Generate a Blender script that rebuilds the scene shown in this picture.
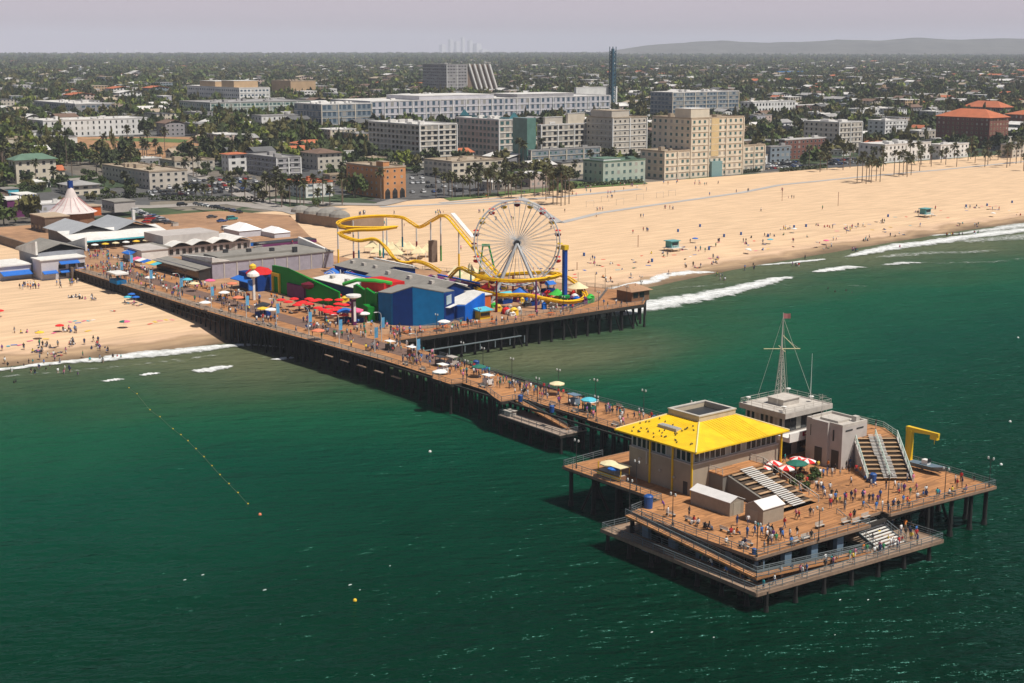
import bpy, bmesh, math, random
import numpy as np
from mathutils import Vector, Matrix
random.seed(7)
R = math.radians
scn = bpy.context.scene
for o in list(bpy.data.objects): bpy.data.objects.remove(o)
C = scn.collection

# ---------------- camera, world, sun, exposure ----------------
CAMH = 79.0; FPX = 1422.2; PITCH = math.atan((341.5 - 50.0) / FPX)
cd = bpy.data.cameras.new('camera'); cam = bpy.data.objects.new('camera', cd); C.objects.link(cam)
cam.location = (0, 0, CAMH); cam.rotation_euler = (math.pi/2 - PITCH, 0, 0)
cd.lens = 50.0; cd.sensor_width = 36.0; cd.clip_start = 1.0; cd.clip_end = 60000
scn.camera = cam
SUN_EL = 61.0; SX, SY = 0.86, -0.51
w = bpy.data.worlds.new('World'); scn.world = w; w.use_nodes = True
nt = w.node_tree; nt.nodes.clear()
sky = nt.nodes.new('ShaderNodeTexSky'); sky.sky_type = 'NISHITA'; sky.sun_disc = False
sky.sun_elevation = R(SUN_EL); sky.sun_rotation = math.atan2(SX, SY)
sky.air_density = 1.0; sky.dust_density = 1.5; sky.ozone_density = 1.0; sky.altitude = 80
tint = nt.nodes.new('ShaderNodeMix'); tint.data_type = 'RGBA'; tint.blend_type = 'MULTIPLY'; tint.inputs[0].default_value = 1.0
tint.inputs[7].default_value = (0.90, 0.84, 0.82, 1)
bg = nt.nodes.new('ShaderNodeBackground'); bg.inputs[1].default_value = 0.062
wo = nt.nodes.new('ShaderNodeOutputWorld')
# a band of pale sea mist low in the sky, thinning out upwards
tc = nt.nodes.new('ShaderNodeTexCoord'); sx_ = nt.nodes.new('ShaderNodeSeparateXYZ'); nt.links.new(tc.outputs['Generated'], sx_.inputs[0])
m1 = nt.nodes.new('ShaderNodeMapRange'); m1.interpolation_type = 'SMOOTHSTEP'; m1.inputs[1].default_value = -0.02; m1.inputs[2].default_value = 0.30; m1.inputs[3].default_value = 1.0; m1.inputs[4].default_value = 0.0
nt.links.new(sx_.outputs[2], m1.inputs[0])
m2_ = nt.nodes.new('ShaderNodeMix'); m2_.data_type = 'RGBA'; nt.links.new(m1.outputs[0], m2_.inputs[0]); nt.links.new(tint.outputs[2], m2_.inputs[6]); m2_.inputs[7].default_value = (9.3, 7.95, 9.0, 1)
nt.links.new(sky.outputs[0], tint.inputs[6]); nt.links.new(m2_.outputs[2], bg.inputs[0]); nt.links.new(bg.outputs[0], wo.inputs[0])
sd = bpy.data.lights.new('sun', 'SUN'); sd.energy = 4.5; sd.angle = R(0.53); sd.color = (1.0, 0.95, 0.87)
sun = bpy.data.objects.new('sun', sd); C.objects.link(sun); sun.location = (0, 0, 300)
ce = math.cos(R(SUN_EL)); sv = Vector((SX*ce, SY*ce, math.sin(R(SUN_EL))))
sun.rotation_euler = sv.to_track_quat('Z', 'Y').to_euler()
scn.view_settings.view_transform = 'Standard'; scn.view_settings.look = 'None'
scn.view_settings.exposure = 0.18; scn.view_settings.gamma = 1.0; scn.view_settings.use_curve_mapping = False
scn.render.engine = 'CYCLES'
scn.cycles.max_bounces = 5; scn.cycles.diffuse_bounces = 2; scn.cycles.glossy_bounces = 2
scn.cycles.transparent_max_bounces = 12; scn.cycles.volume_bounces = 0
scn.cycles.volume_step_rate = 4; scn.cycles.volume_max_steps = 64

# ---------------- the site frame: s runs out to sea along the pier, t across it ----------------
O = np.array([-88.5, 397.2]); A = np.array([.62, -.7846]); A = A/np.linalg.norm(A); B = np.array([-A[1], A[0]])
TH = math.atan2(A[1], A[0])
def W(s, t): q = O + s*A + t*B; return float(q[0]), float(q[1])
def ray(x, y):
    u = (x-512)/FPX; v = (341.5-y)/FPX
    return np.array([u, math.cos(PITCH)+v*math.sin(PITCH), -math.sin(PITCH)+v*math.cos(PITCH)])
def px(x, y, z=0.0):                       # photo point on the level plane z -> (s, t)
    d = ray(x, y); k = (z-CAMH)/d[2]; q = np.array([d[0]*k, d[1]*k]) - O
    return float(q@A), float(q@B)
def proj(s, t, z):
    X, Y = W(s, t); Z = z-CAMH
    zc = Y*math.cos(PITCH)-Z*math.sin(PITCH); v = (Y*math.sin(PITCH)+Z*math.cos(PITCH))/zc
    return 512+FPX*X/zc, 341.5-FPX*v, FPX/zc
def lerp(x, xs, ys): return float(np.interp(x, xs, ys))
def shore(t): return lerp(t, [-400, -200, -100, -60, -30, 0, 60, 150, 185, 223, 284, 371, 420, 700, 1500, 9000], [2, 4, 6, 9, 13.5, 17, 21, 22, 15, 9, 3, -5, -5, -14, -40, -40])
def T(s, t):                                # terrain height
    d = shore(t) - s
    z = lerp(d, [-200, -60, 0, 18, 45, 200], [-9, -5, 0, 2.6, 3.6, 4.6])
    q = -s
    z2 = lerp(q, [200, 240, 300, 420, 520, 900, 3000, 6500, 9000, 12000], [0, .3, 1.0, 5, 11, 17, 27, 36, 38, 38])
    return z + z2
def gpx(x, y):                              # photo point on the terrain -> (s, t, z)
    d = ray(x, y); lo = 100.0; k = 0; z = 0
    kk = 200.0
    for i in range(4000):
        q = d*kk; zz = CAMH+q[2]; st = (np.array([q[0], q[1]])-O); s_ = st@A; t_ = st@B
        h = max(0.0, T(s_, t_))
        if zz <= h: break
        kk += max(0.5, (zz-h)*2.5)
    a, b = kk-max(0.5, 60), kk
    for i in range(24):
        m = (a+b)/2; q = d*m; st = (np.array([q[0], q[1]])-O); s_ = float(st@A); t_ = float(st@B)
        if CAMH+q[2] > max(0.0, T(s_, t_)): a = m
        else: b = m
    return s_, t_, max(0.0, T(s_, t_))

# ---------------- materials ----------------
MATS = {}
def mat(name, col, rough=0.8, var=0.25, scale=1.0, scale2=0.13, metal=0.0, bump=0.0, spec=0.5):
    if name in MATS: return MATS[name]
    m = bpy.data.materials.new(name); m.use_nodes = True; n = m.node_tree.nodes; l = m.node_tree.links
    p = n['Principled BSDF']; p.inputs['Roughness'].default_value = rough; p.inputs['Metallic'].default_value = metal
    p.inputs['Specular IOR Level'].default_value = spec
    m.diffuse_color = (*col, 1)
    if var > 0:
        g = n.new('ShaderNodeNewGeometry')
        a = n.new('ShaderNodeTexNoise'); a.inputs['Scale'].default_value = scale; a.inputs['Detail'].default_value = 4
        b = n.new('ShaderNodeTexNoise'); b.inputs['Scale'].default_value = scale2; b.inputs['Detail'].default_value = 2
        l.new(g.outputs['Position'], a.inputs['Vector']); l.new(g.outputs['Position'], b.inputs['Vector'])
        ad = n.new('ShaderNodeMath'); ad.operation = 'ADD'; l.new(a.outputs[0], ad.inputs[0]); l.new(b.outputs[0], ad.inputs[1])
        mr = n.new('ShaderNodeMapRange'); mr.inputs[1].default_value = 0.7; mr.inputs[2].default_value = 1.3
        mr.inputs[3].default_value = 1-var; mr.inputs[4].default_value = 1+var*0.8
        l.new(ad.outputs[0], mr.inputs[0])
        mx = n.new('ShaderNodeMix'); mx.data_type = 'RGBA'; mx.blend_type = 'MULTIPLY'; mx.inputs[0].default_value = 1
        mx.inputs[6].default_value = (*col, 1); l.new(mr.outputs[0], mx.inputs[7]); l.new(mx.outputs[2], p.inputs['Base Color'])
        if bump > 0:
            bp = n.new('ShaderNodeBump'); bp.inputs['Strength'].default_value = bump; bp.inputs['Distance'].default_value = 0.1
            l.new(a.outputs[0], bp.inputs['Height']); l.new(bp.outputs[0], p.inputs['Normal'])
    else:
        p.inputs['Base Color'].default_value = (*col, 1)
    MATS[name] = m; return m
def srgb(r, g, b): return tuple(((c/255)/12.92 if c <= 10 else ((c/255+.055)/1.055)**2.4) for c in (r, g, b))

def deck_mat(name, col, board=0.3, axis=0, var=0.35):
    m = mat(name, col, 0.85, 0.0); n = m.node_tree.nodes; l = m.node_tree.links; p = n['Principled BSDF']
    g = n.new('ShaderNodeNewGeometry'); mp = n.new('ShaderNodeMapping'); mp.vector_type = 'TEXTURE'
    mp.inputs['Rotation'].default_value = (0, 0, TH); l.new(g.outputs['Position'], mp.inputs[0])
    sp = n.new('ShaderNodeSeparateXYZ'); l.new(mp.outputs[0], sp.inputs[0])
    # each board its own tone: white noise on the board index
    dv = n.new('ShaderNodeMath'); dv.operation = 'DIVIDE'; dv.inputs[1].default_value = board; l.new(sp.outputs[axis], dv.inputs[0])
    fl = n.new('ShaderNodeMath'); fl.operation = 'FLOOR'; l.new(dv.outputs[0], fl.inputs[0])
    d2 = n.new('ShaderNodeMath'); d2.operation = 'DIVIDE'; d2.inputs[1].default_value = 4.9; l.new(sp.outputs[1-axis], d2.inputs[0])
    f2 = n.new('ShaderNodeMath'); f2.operation = 'FLOOR'; l.new(d2.outputs[0], f2.inputs[0])
    cb = n.new('ShaderNodeCombineXYZ'); l.new(fl.outputs[0], cb.inputs[0]); l.new(f2.outputs[0], cb.inputs[1])
    wn = n.new('ShaderNodeTexWhiteNoise'); wn.noise_dimensions = '2D'; l.new(cb.outputs[0], wn.inputs['Vector'])
    a = n.new('ShaderNodeTexNoise'); a.inputs['Scale'].default_value = 0.22; a.inputs['Detail'].default_value = 7; a.inputs['Roughness'].default_value = .65; l.new(g.outputs['Position'], a.inputs['Vector'])
    ad = n.new('ShaderNodeMath'); ad.operation = 'MULTIPLY_ADD'; ad.inputs[1].default_value = 0.6; l.new(wn.outputs[0], ad.inputs[0]); l.new(a.outputs[0], ad.inputs[2])
    mr = n.new('ShaderNodeMapRange'); mr.inputs[1].default_value = 0.3; mr.inputs[2].default_value = 1.3
    mr.inputs[3].default_value = 1-var; mr.inputs[4].default_value = 1+var; l.new(ad.outputs[0], mr.inputs[0])
    mx = n.new('ShaderNodeMix'); mx.data_type = 'RGBA'; mx.blend_type = 'MULTIPLY'; mx.inputs[0].default_value = 1
    mx.inputs[6].default_value = (*col, 1); l.new(mr.outputs[0], mx.inputs[7]); l.new(mx.outputs[2], p.inputs['Base Color'])
    return m

# ---------------- mesh builder ----------------
class MB:
    def __init__(self): self.v = []; self.f = []; self.m = []; self.cur = 0
    def mi(self, i): self.cur = i; return self
    def add(self, vs, fs):
        b = len(self.v); self.v += [tuple(p) for p in vs]
        for f in fs: self.f.append(tuple(i+b for i in f)); self.m.append(self.cur)
        return self
    def box(self, x0, x1, y0, y1, z0, z1):
        if x0 > x1: x0, x1 = x1, x0
        if y0 > y1: y0, y1 = y1, y0
        return self.add([(x0,y0,z0),(x1,y0,z0),(x1,y1,z0),(x0,y1,z0),(x0,y0,z1),(x1,y0,z1),(x1,y1,z1),(x0,y1,z1)],
                        [(3,2,1,0),(4,5,6,7),(0,1,5,4),(1,2,6,5),(2,3,7,6),(3,0,4,7)])
    def prism(self, poly, z0, z1):          # poly counter-clockwise; z0/z1 numbers or per-vertex lists
        n = len(poly); a = z0 if isinstance(z0, (list, tuple)) else [z0]*n; b = z1 if isinstance(z1, (list, tuple)) else [z1]*n
        ar = sum(poly[i][0]*poly[(i+1)%n][1]-poly[(i+1)%n][0]*poly[i][1] for i in range(n))
        if ar < 0: poly = poly[::-1]; a = a[::-1]; b = b[::-1]
        vs = [(p[0],p[1],z) for p, z in zip(poly, a)]+[(p[0],p[1],z) for p, z in zip(poly, b)]
        fs = [tuple(range(n-1,-1,-1)), tuple(range(n, 2*n))]+[(i,(i+1)%n,n+(i+1)%n,n+i) for i in range(n)]
        return self.add(vs, fs)
    def cyl(self, p0, p1, r0, r1=None, n=8, cap=True):
        r1 = r0 if r1 is None else r1
        p0 = Vector(p0); p1 = Vector(p1); d = (p1-p0)
        if d.length < 1e-6: return self
        d.normalize(); u = d.orthogonal().normalized(); w_ = d.cross(u)
        vs = []
        for p, r in ((p0, r0), (p1, r1)):
            for k in range(n):
                an = 2*math.pi*k/n; vs.append(tuple(p+u*(r*math.cos(an))+w_*(r*math.sin(an))))
        fs = [(k,(k+1)%n,n+(k+1)%n,n+k) for k in range(n)]
        if cap: fs += [tuple(range(n-1,-1,-1)), tuple(range(n,2*n))]
        return self.add(vs, fs)
    def tube(self, pts, r, n=6, closed=False):
        m = len(pts); P3 = [Vector(p) for p in pts]; vs = []; up = Vector((0,0,1))
        for i in range(m):
            a = P3[i-1] if (i > 0 or closed) else P3[i]; b = P3[(i+1)%m] if (i < m-1 or closed) else P3[i]
            d = (b-a).normalized(); u = d.cross(up)
            if u.length < 1e-3: u = d.cross(Vector((1,0,0)))
            u.normalize(); w_ = u.cross(d)
            for k in range(n):
                an = 2*math.pi*k/n; vs.append(tuple(P3[i]+u*(r*math.cos(an))+w_*(r*math.sin(an))))
        fs = []
        for i in range(m if closed else m-1):
            j = (i+1)%m
            for k in range(n): fs.append((i*n+k, i*n+(k+1)%n, j*n+(k+1)%n, j*n+k))
        if not closed: fs += [tuple(range(n)), tuple(range((m-1)*n, m*n))[::-1]]
        return self.add(vs, fs)
    def lathe(self, c, prof, n=12):         # prof: [(r, z)]
        vs = []; k0 = len(prof)
        for r, z in prof:
            for k in range(n):
                an = 2*math.pi*k/n; vs.append((c[0]+r*math.cos(an), c[1]+r*math.sin(an), c[2]+z))
        fs = [(i*n+k, i*n+(k+1)%n, (i+1)*n+(k+1)%n, (i+1)*n+k) for i in range(k0-1) for k in range(n)]
        fs += [tuple(range(n-1,-1,-1)), tuple(range((k0-1)*n, k0*n))]
        return self.add(vs, fs)
    def mesh(self, name, mats, org=(0,0,0), smooth=False):
        me = bpy.data.meshes.new(name)
        me.from_pydata([(a-org[0], b-org[1], c-org[2]) for a, b, c in self.v], [], self.f)
        for m in (mats if isinstance(mats, (list, tuple)) else [mats]): me.materials.append(m)
        if any(self.m): me.polygons.foreach_set('material_index', self.m)
        if smooth: me.polygons.foreach_set('use_smooth', [True]*len(self.f))
        me.update(); return me

REG = []          # (object, label template, s, t) finished at the end of the script
ORG = {}
def props(o, label, cat, group=None, kind=None):
    if label: o['label'] = label
    if cat: o['category'] = cat
    if group: o['group'] = group
    if kind: o['kind'] = kind
def thing(name, label, cat, org, group=None, rz=0.0, auto=False):   # an Empty at the base; org in site coordinates
    o = bpy.data.objects.new(name, None); C.objects.link(o); o.empty_display_size = 0.5
    o.location = (*W(org[0], org[1]), org[2]); o.rotation_euler = (0,0,TH+rz)
    props(o, label, cat, group); ORG[o] = org
    if auto: REG.append((o, label, org))
    return o
def part(name, mb, m, parent, smooth=False, label=None):            # geometry given in site coordinates
    root = parent
    while root.parent: root = root.parent
    o = bpy.data.objects.new(name, mb.mesh(name, m, ORG[root], smooth)); C.objects.link(o); o.parent = parent
    if label: o['label'] = label
    return o
def solo(name, mb, m, label, cat, org, group=None, smooth=False, kind=None, auto=False):
    o = bpy.data.objects.new(name, mb.mesh(name, m, org, smooth)); C.objects.link(o)
    o.location = (*W(org[0], org[1]), org[2]); o.rotation_euler = (0,0,TH)
    props(o, label, cat, group, kind); ORG[o] = org
    if auto: REG.append((o, label, org))
    return o
def struct(name, mb, m, smooth=False):
    return solo(name, mb, m, None, None, (0,0,0), smooth=smooth, kind='structure')
def place(me, name, s, t, z, rz=0, sc=1.0, parent=None):            # link shared mesh data
    o = bpy.data.objects.new(name, me); C.objects.link(o)
    if parent is None:
        o.location = (*W(s, t), z); o.rotation_euler = (0,0,TH+rz); ORG[o] = (s,t,z)
    else: o.parent = parent; o.location = (s, t, z); o.rotation_euler = (0,0,rz)
    o.scale = (sc, sc, sc) if not isinstance(sc, tuple) else sc
    return o
# ================= ground, sea, haze, hills =================
def pixmat(name): m = bpy.data.materials.new(name); m.use_nodes = True; return m, m.node_tree.nodes, m.node_tree.links
def grid_mesh(ss, ts, zf, name, m, attr=None, faceslot=None, mats=None):
    vs = [(s, t, zf(s, t)) for s in ss for t in ts]; n = len(ts)
    fs = [(i*n+j, (i+1)*n+j, (i+1)*n+j+1, i*n+j+1) for i in range(len(ss)-1) for j in range(n-1)]
    me = bpy.data.meshes.new(name); me.from_pydata(vs, [], fs)
    for q in (mats or [m]): me.materials.append(q)
    if faceslot: me.polygons.foreach_set('material_index', [faceslot((ss[i]+ss[i+1])/2, (ts[j]+ts[j+1])/2) for i in range(len(ss)-1) for j in range(n-1)])
    me.polygons.foreach_set('use_smooth', [True]*len(fs))
    if attr:
        for an, fn in attr.items():
            at = me.attributes.new(an, 'FLOAT', 'POINT'); at.data.foreach_set('value', [fn(s, t) for s in ss for t in ts])
    me.update(); o = bpy.data.objects.new(name, me); C.objects.link(o)
    o.location = (*W(0,0), 0); o.rotation_euler = (0,0,TH); o['kind'] = 'structure'
    return o
# sand: warm pale, darker and wet by the water
ms, n, l = pixmat('sand'); p = n['Principled BSDF']; p.inputs['Roughness'].default_value = .9; p.inputs['Specular IOR Level'].default_value = 0.2
at = n.new('ShaderNodeAttribute'); at.attribute_name = 'inland'
g = n.new('ShaderNodeNewGeometry')
nz = n.new('ShaderNodeTexNoise'); nz.inputs['Scale'].default_value = .06; nz.inputs['Detail'].default_value = 6; l.new(g.outputs['Position'], nz.inputs['Vector'])
ma = n.new('ShaderNodeMath'); ma.operation = 'MULTIPLY_ADD'; ma.inputs[1].default_value = 14; l.new(nz.outputs[0], ma.inputs[0]); l.new(at.outputs['Fac'], ma.inputs[2])
cr = n.new('ShaderNodeValToRGB'); e = cr.color_ramp.elements
mr = n.new('ShaderNodeMapRange'); mr.inputs[1].default_value = 0; mr.inputs[2].default_value = 60; l.new(ma.outputs[0], mr.inputs[0]); l.new(mr.outputs[0], cr.inputs[0])
e[0].position = 0.10; e[0].color = (*[c for c in (.155,.105,.062)],1); e[1].position = .40; e[1].color = (.66,.46,.285,1)
x = cr.color_ramp.elements.new(.15); x.color = (.235,.16,.097,1)
x = cr.color_ramp.elements.new(.21); x.color = (.42,.285,.17,1)
x = cr.color_ramp.elements.new(.24); x.color = (.36,.24,.145,1)
x = cr.color_ramp.elements.new(.27); x.color = (.57,.39,.255,1)
n2 = n.new('ShaderNodeTexNoise'); n2.inputs['Scale'].default_value = .5; n2.inputs['Detail'].default_value = 6
mpp = n.new('ShaderNodeMapping'); mpp.vector_type = 'TEXTURE'; mpp.inputs['Rotation'].default_value = (0,0,TH); mpp.inputs['Scale'].default_value = (1, 9, 1)
l.new(g.outputs['Position'], mpp.inputs[0]); l.new(mpp.outputs[0], n2.inputs['Vector'])
m2 = n.new('ShaderNodeMapRange'); m2.inputs[1].default_value = .3; m2.inputs[2].default_value = .7; m2.inputs[3].default_value = .80; m2.inputs[4].default_value = 1.10; l.new(n2.outputs[0], m2.inputs[0])
mx = n.new('ShaderNodeMix'); mx.data_type = 'RGBA'; mx.blend_type = 'MULTIPLY'; mx.inputs[0].default_value = 1; l.new(cr.outputs[0], mx.inputs[6]); l.new(m2.outputs[0], mx.inputs[7]); l.new(mx.outputs[2], p.inputs['Base Color'])
bp = n.new('ShaderNodeBump'); bp.inputs['Strength'].default_value = .25; bp.inputs['Distance'].default_value = .3; l.new(n2.outputs[0], bp.inputs['Height']); l.new(bp.outputs[0], p.inputs['Normal'])
M_SAND = ms
# town ground: asphalt, dry soil and grass in patches
mc, n, l = pixmat('town_ground'); p = n['Principled BSDF']; p.inputs['Roughness'].default_value = .95
g = n.new('ShaderNodeNewGeometry'); v = n.new('ShaderNodeTexVoronoi'); v.inputs['Scale'].default_value = .022; l.new(g.outputs['Position'], v.inputs['Vector'])
cr = n.new('ShaderNodeValToRGB'); cr.color_ramp.interpolation = 'CONSTANT'; sp = n.new('ShaderNodeSeparateColor'); l.new(v.outputs['Color'], sp.inputs[0]); l.new(sp.outputs[0], cr.inputs[0])
cols = [(0,(.09,.09,.085)),(.22,(.05,.075,.025)),(.45,(.14,.12,.095)),(.62,(.035,.06,.02)),(.82,(.20,.17,.13)),(.92,(.07,.07,.07))]
e = cr.color_ramp.elements; e[0].color = (*cols[0][1],1); e[1].position = cols[1][0]; e[1].color = (*cols[1][1],1)
for q, c_ in cols[2:]: x = e.new(q); x.color = (*c_,1)
nz = n.new('ShaderNodeTexNoise'); nz.inputs['Scale'].default_value = .08; nz.inputs['Detail'].default_value = 5; l.new(g.outputs['Position'], nz.inputs['Vector'])
m2 = n.new('ShaderNodeMapRange'); m2.inputs[1].default_value = .3; m2.inputs[2].default_value = .7; m2.inputs[3].default_value = .6; m2.inputs[4].default_value = 1.3; l.new(nz.outputs[0], m2.inputs[0])
mx = n.new('ShaderNodeMix'); mx.data_type = 'RGBA'; mx.blend_type = 'MULTIPLY'; mx.inputs[0].default_value = 1; l.new(cr.outputs[0], mx.inputs[6]); l.new(m2.outputs[0], mx.inputs[7]); l.new(mx.outputs[2], p.inputs['Base Color'])
M_TOWN = mc
ss = sorted(set([-11500,-10500,-9500,-8500,-7500,-6500,-5500,-4700,-4000,-3500,-3000,-2500,-2100,-1800,-1500,-1250,-1050,-900,-780,-680,-600,-520,-470,-420,-380,-340,-300,-270,-240,-226]+list(range(-200,-60,20))+list(range(-60,46,3))+[60,80,120,200]))
ts = sorted(set([-5000,-3000,-2000,-1400,-1000,-700,-500,-350,-250,-180]+list(range(-140,460,8))+list(range(460,800,20))+[850,900,1000,1150,1300,1500,1800,2200,2700,3300,4000,5000,6000,7000,8000,9500,11000]))
def is_sand(s, t): return 0 if s > -226 else 1
terrain = grid_mesh(ss, ts, lambda s, t: T(s, t) if s < 150 else -9, 'ground', None, attr={'inland': lambda s, t: shore(t)-s}, faceslot=is_sand, mats=[M_SAND, M_TOWN])
# sea
mw, n, l = pixmat('sea_water'); p = n['Principled BSDF']; p.inputs['Roughness'].default_value = .16; p.inputs['IOR'].default_value = 1.33; p.inputs['Specular IOR Level'].default_value = 0.05
at = n.new('ShaderNodeAttribute'); at.attribute_name = 'offshore'
g = n.new('ShaderNodeNewGeometry')
mpp = n.new('ShaderNodeMapping'); mpp.vector_type = 'TEXTURE'; mpp.inputs['Rotation'].default_value = (0,0,-1.45); l.new(g.outputs['Position'], mpp.inputs[0])
nz = n.new('ShaderNodeTexNoise'); nz.inputs['Scale'].default_value = .02; nz.inputs['Detail'].default_value = 5; l.new(g.outputs['Position'], nz.inputs['Vector'])
ma = n.new('ShaderNodeMath'); ma.operation = 'MULTIPLY_ADD'; ma.inputs[1].default_value = 70; l.new(nz.outputs[0], ma.inputs[0]); l.new(at.outputs['Fac'], ma.inputs[2])
mr = n.new('ShaderNodeMapRange'); mr.inputs[1].default_value = 30; mr.inputs[2].default_value = 330; l.new(ma.outputs[0], mr.inputs[0])
cr = n.new('ShaderNodeValToRGB'); e = cr.color_ramp.elements; l.new(mr.outputs[0], cr.inputs[0])
e[0].position = 0; e[0].color = (.105,.115,.062,1); e[1].position = 1; e[1].color = (.0000,.0100,.0045,1)
for q, c_ in ((.07,(.062,.085,.045)),(.16,(.022,.07,.032)),(.25,(.006,.068,.032)),(.40,(.001,.044,.024)),(.65,(.0002,.0235,.0115))):
    x = e.new(q); x.color = (*c_,1)
p.inputs['Specular IOR Level'].default_value = 0.0; p.inputs['IOR'].default_value = 1.0; l.new(cr.outputs[0], p.inputs['Base Color'])
hs = []
for sc, (ax, ay), wt in ((.10,(1,2.6),1.0),(.30,(1,3.0),.50),(.9,(1,2.4),.26)):
    mp3 = n.new('ShaderNodeMapping'); mp3.inputs['Scale'].default_value = (1/ax, 1/ay, 1); l.new(mpp.outputs[0], mp3.inputs[0])
    q = n.new('ShaderNodeTexNoise'); q.inputs['Scale'].default_value = sc; q.inputs['Detail'].default_value = 3; l.new(mp3.outputs[0], q.inputs['Vector'])
    mm = n.new('ShaderNodeMath'); mm.operation = 'MULTIPLY'; mm.inputs[1].default_value = wt; l.new(q.outputs[0], mm.inputs[0]); hs.append(mm)
a1 = n.new('ShaderNodeMath'); l.new(hs[0].outputs[0], a1.inputs[0]); l.new(hs[1].outputs[0], a1.inputs[1])
a2 = n.new('ShaderNodeMath'); l.new(a1.outputs[0], a2.inputs[0]); l.new(hs[2].outputs[0], a2.inputs[1])
bp = n.new('ShaderNodeBump'); bp.inputs['Strength'].default_value = 1; bp.inputs['Distance'].default_value = 3.8; l.new(a2.outputs[0], bp.inputs['Height']); l.new(bp.outputs[0], p.inputs['Normal'])
gl = n.new('ShaderNodeBsdfGlossy'); gl.inputs['Roughness'].default_value = .20; gl.inputs['Color'].default_value = (.35,1,.85,1); l.new(bp.outputs[0], gl.inputs['Normal'])
lw = n.new('ShaderNodeLayerWeight'); lw.inputs['Blend'].default_value = .25; l.new(bp.outputs[0], lw.inputs['Normal'])
lm = n.new('ShaderNodeMapRange'); lm.inputs[3].default_value = .002; lm.inputs[4].default_value = .20; l.new(lw.outputs['Fresnel'], lm.inputs[0])
mxs = n.new('ShaderNodeMixShader'); l.new(lm.outputs[0], mxs.inputs[0]); l.new(p.outputs[0], mxs.inputs[1]); l.new(gl.outputs[0], mxs.inputs[2]); l.new(mxs.outputs[0], n['Material Output'].inputs[0])
M_SEA = mw
ss = sorted(set(list(range(-80,60,5))+list(range(60,300,12))+[320,360,420,500,700,1000,1600,3000]))
ts = sorted(set([-3000,-1500,-900,-600,-420,-300,-220]+list(range(-160,440,12))+[460,500,560,640,760,900,1100,1500,2200,3500,6000]))
sea = grid_mesh(ss, ts, lambda s, t: 0.0, 'sea', M_SEA, attr={'offshore': lambda s, t: s-shore(t)-lerp(t, [90,200,300], [0,0,25]) + (-75*math.exp(-((t-62)/42)**2-((s-92)/30)**2)) - 30*math.exp(-((t+8)/40)**2-((s-75)/45)**2)})
# foam sheets where waves break
mf, n, l = pixmat('foam'); p = n['Principled BSDF']; p.inputs['Base Color'].default_value = (.78,.79,.77,1); p.inputs['Roughness'].default_value = .8
at = n.new('ShaderNodeAttribute'); at.attribute_name = 'edge'
g = n.new('ShaderNodeNewGeometry'); nz = n.new('ShaderNodeTexNoise'); nz.inputs['Scale'].default_value = .42; nz.inputs['Detail'].default_value = 8; nz.inputs['Roughness'].default_value = .78; l.new(g.outputs['Position'], nz.inputs['Vector'])
ma = n.new('ShaderNodeMath'); ma.operation = 'ADD'; l.new(nz.outputs[0], ma.inputs[0]); l.new(at.outputs['Fac'], ma.inputs[1])
mr = n.new('ShaderNodeMapRange'); mr.inputs[1].default_value = .86; mr.inputs[2].default_value = 1.30; l.new(ma.outputs[0], mr.inputs[0])
tr = n.new('ShaderNodeBsdfTransparent'); ms_ = n.new('ShaderNodeMixShader'); l.new(mr.outputs[0], ms_.inputs[0]); l.new(tr.outputs[0], ms_.inputs[1]); l.new(p.outputs[0], ms_.inputs[2]); l.new(ms_.outputs[0], n['Material Output'].inputs[0])
fv, ff, fa = [], [], []
def foam(pts, dens=1.0, wk=1.75):
    pts = [(a, b, c_*wk) for a, b, c_ in pts]                     # pts: (photo x, y, width in metres); the sheet follows the wave line
    P_ = []
    for i in range(len(pts)-1):
        (x0,y0,w0),(x1,y1,w1) = pts[i], pts[i+1]; k = 8
        for q in range(k+(i == len(pts)-2)):
            u = q/k; s, t = px(x0+(x1-x0)*u, y0+(y1-y0)*u, 0.1)
            P_.append((s+random.uniform(-.5,.5), t, (w0+(w1-w0)*u)*random.uniform(.8,1.25)))
    b = len(fv); rows = 5
    for i, (s, t, w_) in enumerate(P_):
        end = min(1, min(i, len(P_)-1-i)/3)
        for r in range(rows):
            u = r/(rows-1); h = 0.10+0.35*math.sin(math.pi*u)*min(1, w_/6)
            fv.append((s+(u-.5)*w_, t, h if s > shore(t)+1 else max(0.03, T(s+(u-.5)*w_, t)+.03))); fa.append((dens*.75*math.sin(math.pi*u)**.6+.0)*(.35+.65*end))
    for i in range(len(P_)-1):
        for r in range(rows-1): a = b+i*rows+r; ff.append((a, a+1, a+rows+1, a+rows))
foam([(-30,374,3),(0,370,3),(60,363,3.5),(100,360,5),(140,355,7),(180,352,7),(220,347,4.5),(250,345,3),(300,349,1.6)])
foam([(-30,380,2),(20,376,3),(70,372,3.5),(120,367,3),(180,361,4),(240,352,2)], .5)
foam([(190,372,2),(205,371,4),(222,368,3.5),(235,366,1)])
foam([(270,360,1),(284,359,3),(297,357,1)])
foam([(138,376,1),(150,374,2.2),(162,373,1)])
foam([(100,382,1),(115,380,2),(126,379,1)])
foam([(600,292,1.5),(650,283,4),(665,278,4),(690,274,3.5),(720,272,1)])
foam([(612,316,6),(640,308,10),(665,303,12),(700,297,11),(730,291,9),(755,285,8),(778,279,5),(795,277,2)])
foam([(560,322,3),(600,318,6),(640,312,5)], .8)
foam([(752,266,2),(790,263,3),(820,260,3),(826,259,1)])
foam([(810,273,1.5),(830,270,6),(852,267,5),(870,268,1.5)])
foam([(842,258,2),(870,252,7),(900,246,10),(930,243,8),(960,238,9),(1000,233,9),(1060,226,9)])
foam([(880,266,2),(905,263,5),(925,263,2)], .9)
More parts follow.
